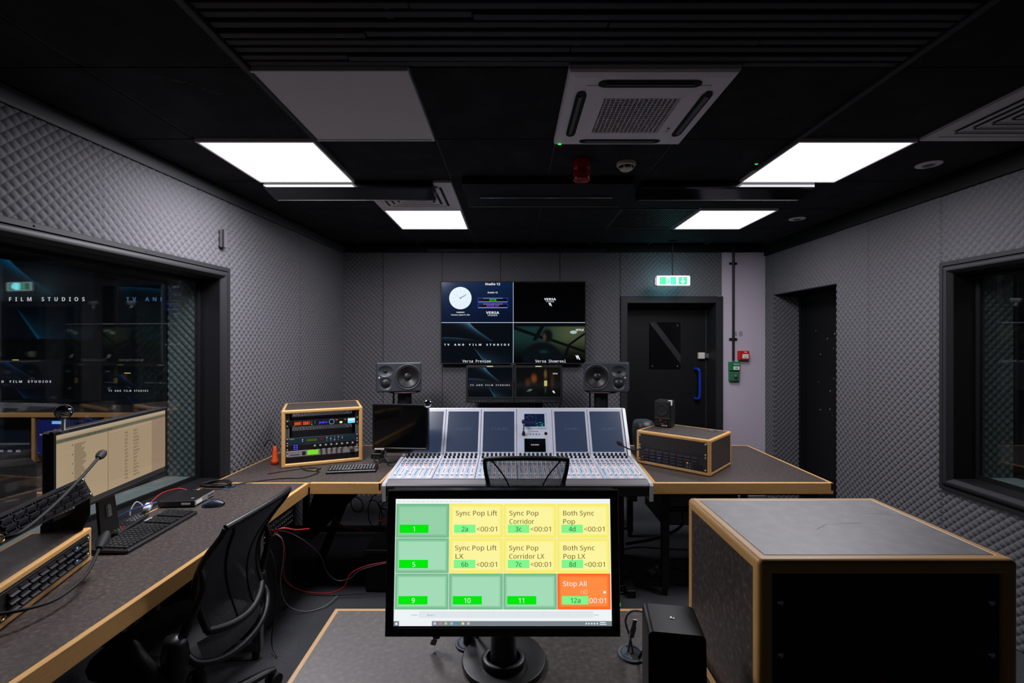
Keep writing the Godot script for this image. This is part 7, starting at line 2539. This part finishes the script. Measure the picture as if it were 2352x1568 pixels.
# ---------------------------------------------------------------- under the desks
func build_under_desks():
	# rack under the corner of the left desk, its patch field towards the room
	var r := thing("under_desk_rack", "black equipment rack with patch cables under the left desk corner", "rack", V(-1.33, 0, 2.62), 90)
	bx(r, "cabinet", Vector3(0, 0.34, -0.22), Vector3(0.42, 0.60, 0.40), M.metal_black, 0.004)
	var pf := bx(r, "patch_field", Vector3(0, 0.565, -0.015), Vector3(0.40, 0.10, 0.012), M.metal_black)
	for q in 3:
		for k in 16:
			var j := MB.new()
			j.lathe([Vector2(0.006, 0), Vector2(0.005, 0.006), Vector2(0.003, 0.006), Vector2(0.0001, 0.001)], 8, Transform3D(rot(Vector3.RIGHT, 90), Vector3.ZERO))
			put(pf, "jack_socket", j, M.steel if k % 3 == 0 else M.chrome, Vector3(-0.18 + k * 0.024, -0.03 + q * 0.03, 0.006))
	for k in 3:
		bx(r, "plinth_foot", Vector3(-0.18 + k * 0.18, 0.02, -0.22), Vector3(0.04, 0.04, 0.36), M.metal_black)
	# sloping black panel under the corner desk
	var sp := thing("modesty_panel", "sloping black panel under the corner desk beside the patch rack", "panel", V(-1.27, 0, 3.0), 0)
	var mp := MB.new()
	mp.prism(PackedVector2Array([Vector2(-0.10, 0.36), Vector2(0.0, 0.66), Vector2(0.30, 0.66), Vector2(-0.02, 0.34)]), -0.02, 0.02)
	put(sp, "board", mp, M.black_paint)
	# computer with perforated side under the right desk
	var pc := thing("tower_computer", "black computer with perforated side panel hung under the right desk", "computer", V(1.24, 0, 3.02), 0)
	bx(pc, "case", Vector3(0, 0.52, -0.22), Vector3(0.50, 0.22, 0.40), M.metal_black, 0.004)
	var pm := bx(pc, "vent_panel", Vector3(-0.12, 0.52, -0.018), Vector3(0.23, 0.205, 0.004), M.black_paint)
	var hole := MB.new()
	hole.lathe([Vector2(0.0036, 0), Vector2(0.0001, 0.0004)], 6, Transform3D(rot(Vector3.RIGHT, 90), Vector3.ZERO))
	var dots := MB.new()
	for y in 15:
		for x in 17:
			if (y == 7 or y == 6 or y == 8) or (x == 8 and y < 9):
				continue
			dots.poly([Vector3(-0.105 + x * 0.013 + (y % 2) * 0.006 - 0.003, -0.093 + y * 0.013, 0), Vector3(-0.105 + x * 0.013 + (y % 2) * 0.006, -0.096 + y * 0.013, 0), Vector3(-0.105 + x * 0.013 + (y % 2) * 0.006 + 0.003, -0.093 + y * 0.013, 0), Vector3(-0.105 + x * 0.013 + (y % 2) * 0.006, -0.090 + y * 0.013, 0)], Vector3(0, 0, 1))
	var dn := put(pm, "vent_holes", dots, M.label_white, Vector3(0, 0, 0.0026))
	dn.set_meta("kind", "stuff")
	bx(pc, "side_rail", Vector3(0.03, 0.52, -0.01), Vector3(0.012, 0.20, 0.02), M.metal_black, 0.002)
	for y in [0.47, 0.57]:
		var s := MB.new()
		s.lathe([Vector2(0.0001, 0.004), Vector2(0.006, 0.003), Vector2(0.007, 0)], 10, Transform3D(rot(Vector3.RIGHT, 90), Vector3.ZERO))
		put(pc, "screw", s, M.metal_grey, Vector3(0.06, y, -0.018))
	bx(pc, "hanger", Vector3(-0.2, 0.655, -0.2), Vector3(0.04, 0.06, 0.36), M.metal_black)
	bx(pc, "hanger", Vector3(0.2, 0.655, -0.2), Vector3(0.04, 0.06, 0.36), M.metal_black)
	# black storage boxes on the floor
	var fb := thing("floor_case", "low black equipment case on the floor under the console", "case", V(-0.55, 0, 2.98), 0)
	bx(fb, "box", Vector3(0, 0.13, -0.15), Vector3(0.80, 0.24, 0.30), M.black_paint, 0.006)
	bx(fb, "lid", Vector3(0, 0.262, -0.15), Vector3(0.81, 0.03, 0.31), M.metal_black, 0.004)
	for s in [-1, 1]:
		bx(fb, "latch", Vector3(s * 0.24, 0.24, 0.003), Vector3(0.04, 0.05, 0.01), M.metal_grey, 0.002)
	# cables
	cable("patch_cable", "red patch cable looping to the floor below the left desk corner", [V(-1.307, 0.603, 2.50), V(-1.262, 0.548, 2.52), V(-1.261, 0.446, 2.56), V(-1.310, 0.310, 2.64), V(-1.338, 0.172, 2.76), V(-1.316, 0.033, 2.93), V(-1.168, 0.017, 2.94), V(-1.071, 0.056, 2.94), V(-1.026, 0.144, 2.93), V(-0.929, 0.194, 2.93), V(-0.796, 0.212, 2.95)], 0.0045, M.cable_red, "cables under the desks")
	cable("patch_cable", "darker red patch cable hanging behind the long red one", [V(-1.359, 0.555, 2.60), V(-1.295, 0.521, 2.66), V(-1.221, 0.442, 2.72), V(-1.165, 0.323, 2.80), V(-1.149, 0.195, 2.86), V(-1.097, 0.118, 2.90), V(-1.015, 0.134, 2.90), V(-0.947, 0.186, 2.90), V(-0.788, 0.221, 2.92)], 0.004, M.pole_mauve, "cables under the desks")
	cable("patch_cable", "short red patch cable plugged in the patch field", [V(-1.315, 0.585, 2.50), V(-1.25, 0.60, 2.52), V(-1.20, 0.575, 2.56), V(-1.17, 0.54, 2.66)], 0.005, M.cable_red, "cables under the desks")
	cable("thin_lead", "thin grey lead falling from the patch field to the floor", [V(-1.277, 0.588, 2.48), V(-1.245, 0.545, 2.50), V(-1.260, 0.431, 2.54), V(-1.305, 0.268, 2.60), V(-1.320, 0.144, 2.66), V(-1.304, 0.052, 2.72), V(-1.226, 0.006, 2.76), V(-1.138, 0.014, 2.80), V(-1.097, 0.022, 2.90)], 0.0028, M.cable_grey, "cables under the desks")
	cable("thin_lead", "thin black lead hanging beside the left desk leg", [V(-1.30, 0.56, 2.44), V(-1.25, 0.45, 2.43), V(-1.24, 0.25, 2.42), V(-1.25, 0.06, 2.40), V(-1.20, 0.01, 2.36)], 0.0035, M.cable_black, "cables under the desks")
	var loops := [[-1.02, 0.56, 0.05, 0.06], [-0.90, 0.50, 0.055, 0.10], [-0.80, 0.54, 0.09, 0.03], [-0.84, 0.46, 0.04, 0.09]]
	var lname := ["small black cable loop under the corner desk rail", "tall black cable loop under the corner desk", "flat black cable loop left of the console stand", "narrow black cable loop left of the console stand"]
	for i in 4:
		var q: Array = loops[i]
		var pts := []
		for k in 15:
			var a := -PI / 2 + TAU * k / 14.0 * 1.05 + PI
			pts.append(V(q[0] + cos(a) * q[2], q[1] + sin(a) * q[3], 3.1 - 0.01 * k))
		pts.push_front(V(q[0] + 0.02, 0.66, 3.12))
		cable("cable_loop", lname[i], pts, 0.0035, M.cable_black, "cables under the desks")
	var bn := MB.new()
	var rng := RandomNumberGenerator.new()
	rng.seed = 3
	for k in 9:
		var x := -0.78 + rng.randf_range(-0.03, 0.03)
		var x2 := -0.70 + rng.randf_range(-0.05, 0.05)
		bn.tube(smooth_path([V(x, 0.66, 3.08 + rng.randf_range(-0.03, 0.03)), V(x + 0.02, 0.56, 3.08), V(x2, 0.44, 3.06 + rng.randf_range(-0.03, 0.03)), V(x2 + 0.03, 0.37, 3.05)], 5), 0.0045, 6)
	var bo := put(self, numbered("cable_bundle"), bn, M.cable_black)
	tag(bo, "thick bundle of black cables dropping left of the console stand", "cable", "cables under the desks")
	bo.set_meta("kind", "stuff")
	cable("red_lead", "bright red lead drooping from the corner desk strut", [V(-1.18, 0.60, 3.05), V(-1.19, 0.53, 3.04), V(-1.15, 0.44, 3.03), V(-1.08, 0.405, 3.02), V(-1.02, 0.40, 3.02), V(-0.98, 0.385, 3.02)], 0.005, M.cable_red, "cables under the desks")
	cable("red_lead", "red lead coiled beside the console stand", [V(-0.86, 0.46, 2.98), V(-0.79, 0.47, 2.97), V(-0.755, 0.44, 2.96), V(-0.77, 0.40, 2.96), V(-0.80, 0.42, 2.96), V(-0.77, 0.45, 2.955), V(-0.745, 0.42, 2.95)], 0.006, M.cable_red, "cables under the desks")
	# right side: thick lead and floor cables
	cable("mains_lead", "thick black lead swinging under the right desk to the console stand", [V(1.18, 0.45, 3.1), V(1.13, 0.36, 3.12), V(1.03, 0.29, 3.15), V(0.93, 0.25, 3.18), V(0.80, 0.20, 3.24)], 0.010, M.cable_black, "cables under the desks")
	cable("floor_lead", "black lead curling on the carpet under the right desk", [V(1.02, 0.42, 3.1), V(1.045, 0.25, 3.14), V(1.02, 0.08, 3.18), V(1.0, 0.006, 3.15), V(1.16, 0.006, 3.06), V(1.26, 0.006, 3.2), V(1.1, 0.006, 3.4), V(1.5, 0.006, 3.45)], 0.0045, M.cable_black, "cables under the desks")
	cable("floor_lead", "second black lead lying flat on the carpet under the right desk", [V(0.72, 0.006, 3.5), V(0.95, 0.006, 3.62), V(1.2, 0.006, 3.6), V(1.5, 0.006, 3.56)], 0.005, M.cable_black, "cables under the desks")
	var cc := MB.new()
	var cp := []
	for k in 80:
		var a := TAU * k / 20.0
		cp.append(Vector3(cos(a) * (0.16 + 0.02 * sin(k * 0.4)), 0.008 + 0.0006 * k, sin(a) * (0.10 + 0.02 * cos(k * 0.37))))
	cc.tube(cp, 0.006, 6)
	var cco := put(self, numbered("cable_coil"), cc, M.cable_black, V(0.62, 0, 3.05))
	tag(cco, "coil of black cable on the carpet inside the console stand", "cable", "cables under the desks")
	var pg := thing("plug_block", "small white and grey plug block on the carpet under the right desk", "plug", V(0.98, 0, 3.2), 25)
	bx(pg, "block", Vector3(0, 0.02, 0), Vector3(0.09, 0.036, 0.05), M.metal_grey, 0.006)
	bx(pg, "plug", Vector3(0.03, 0.045, 0), Vector3(0.035, 0.02, 0.03), M.cable_grey, 0.004)
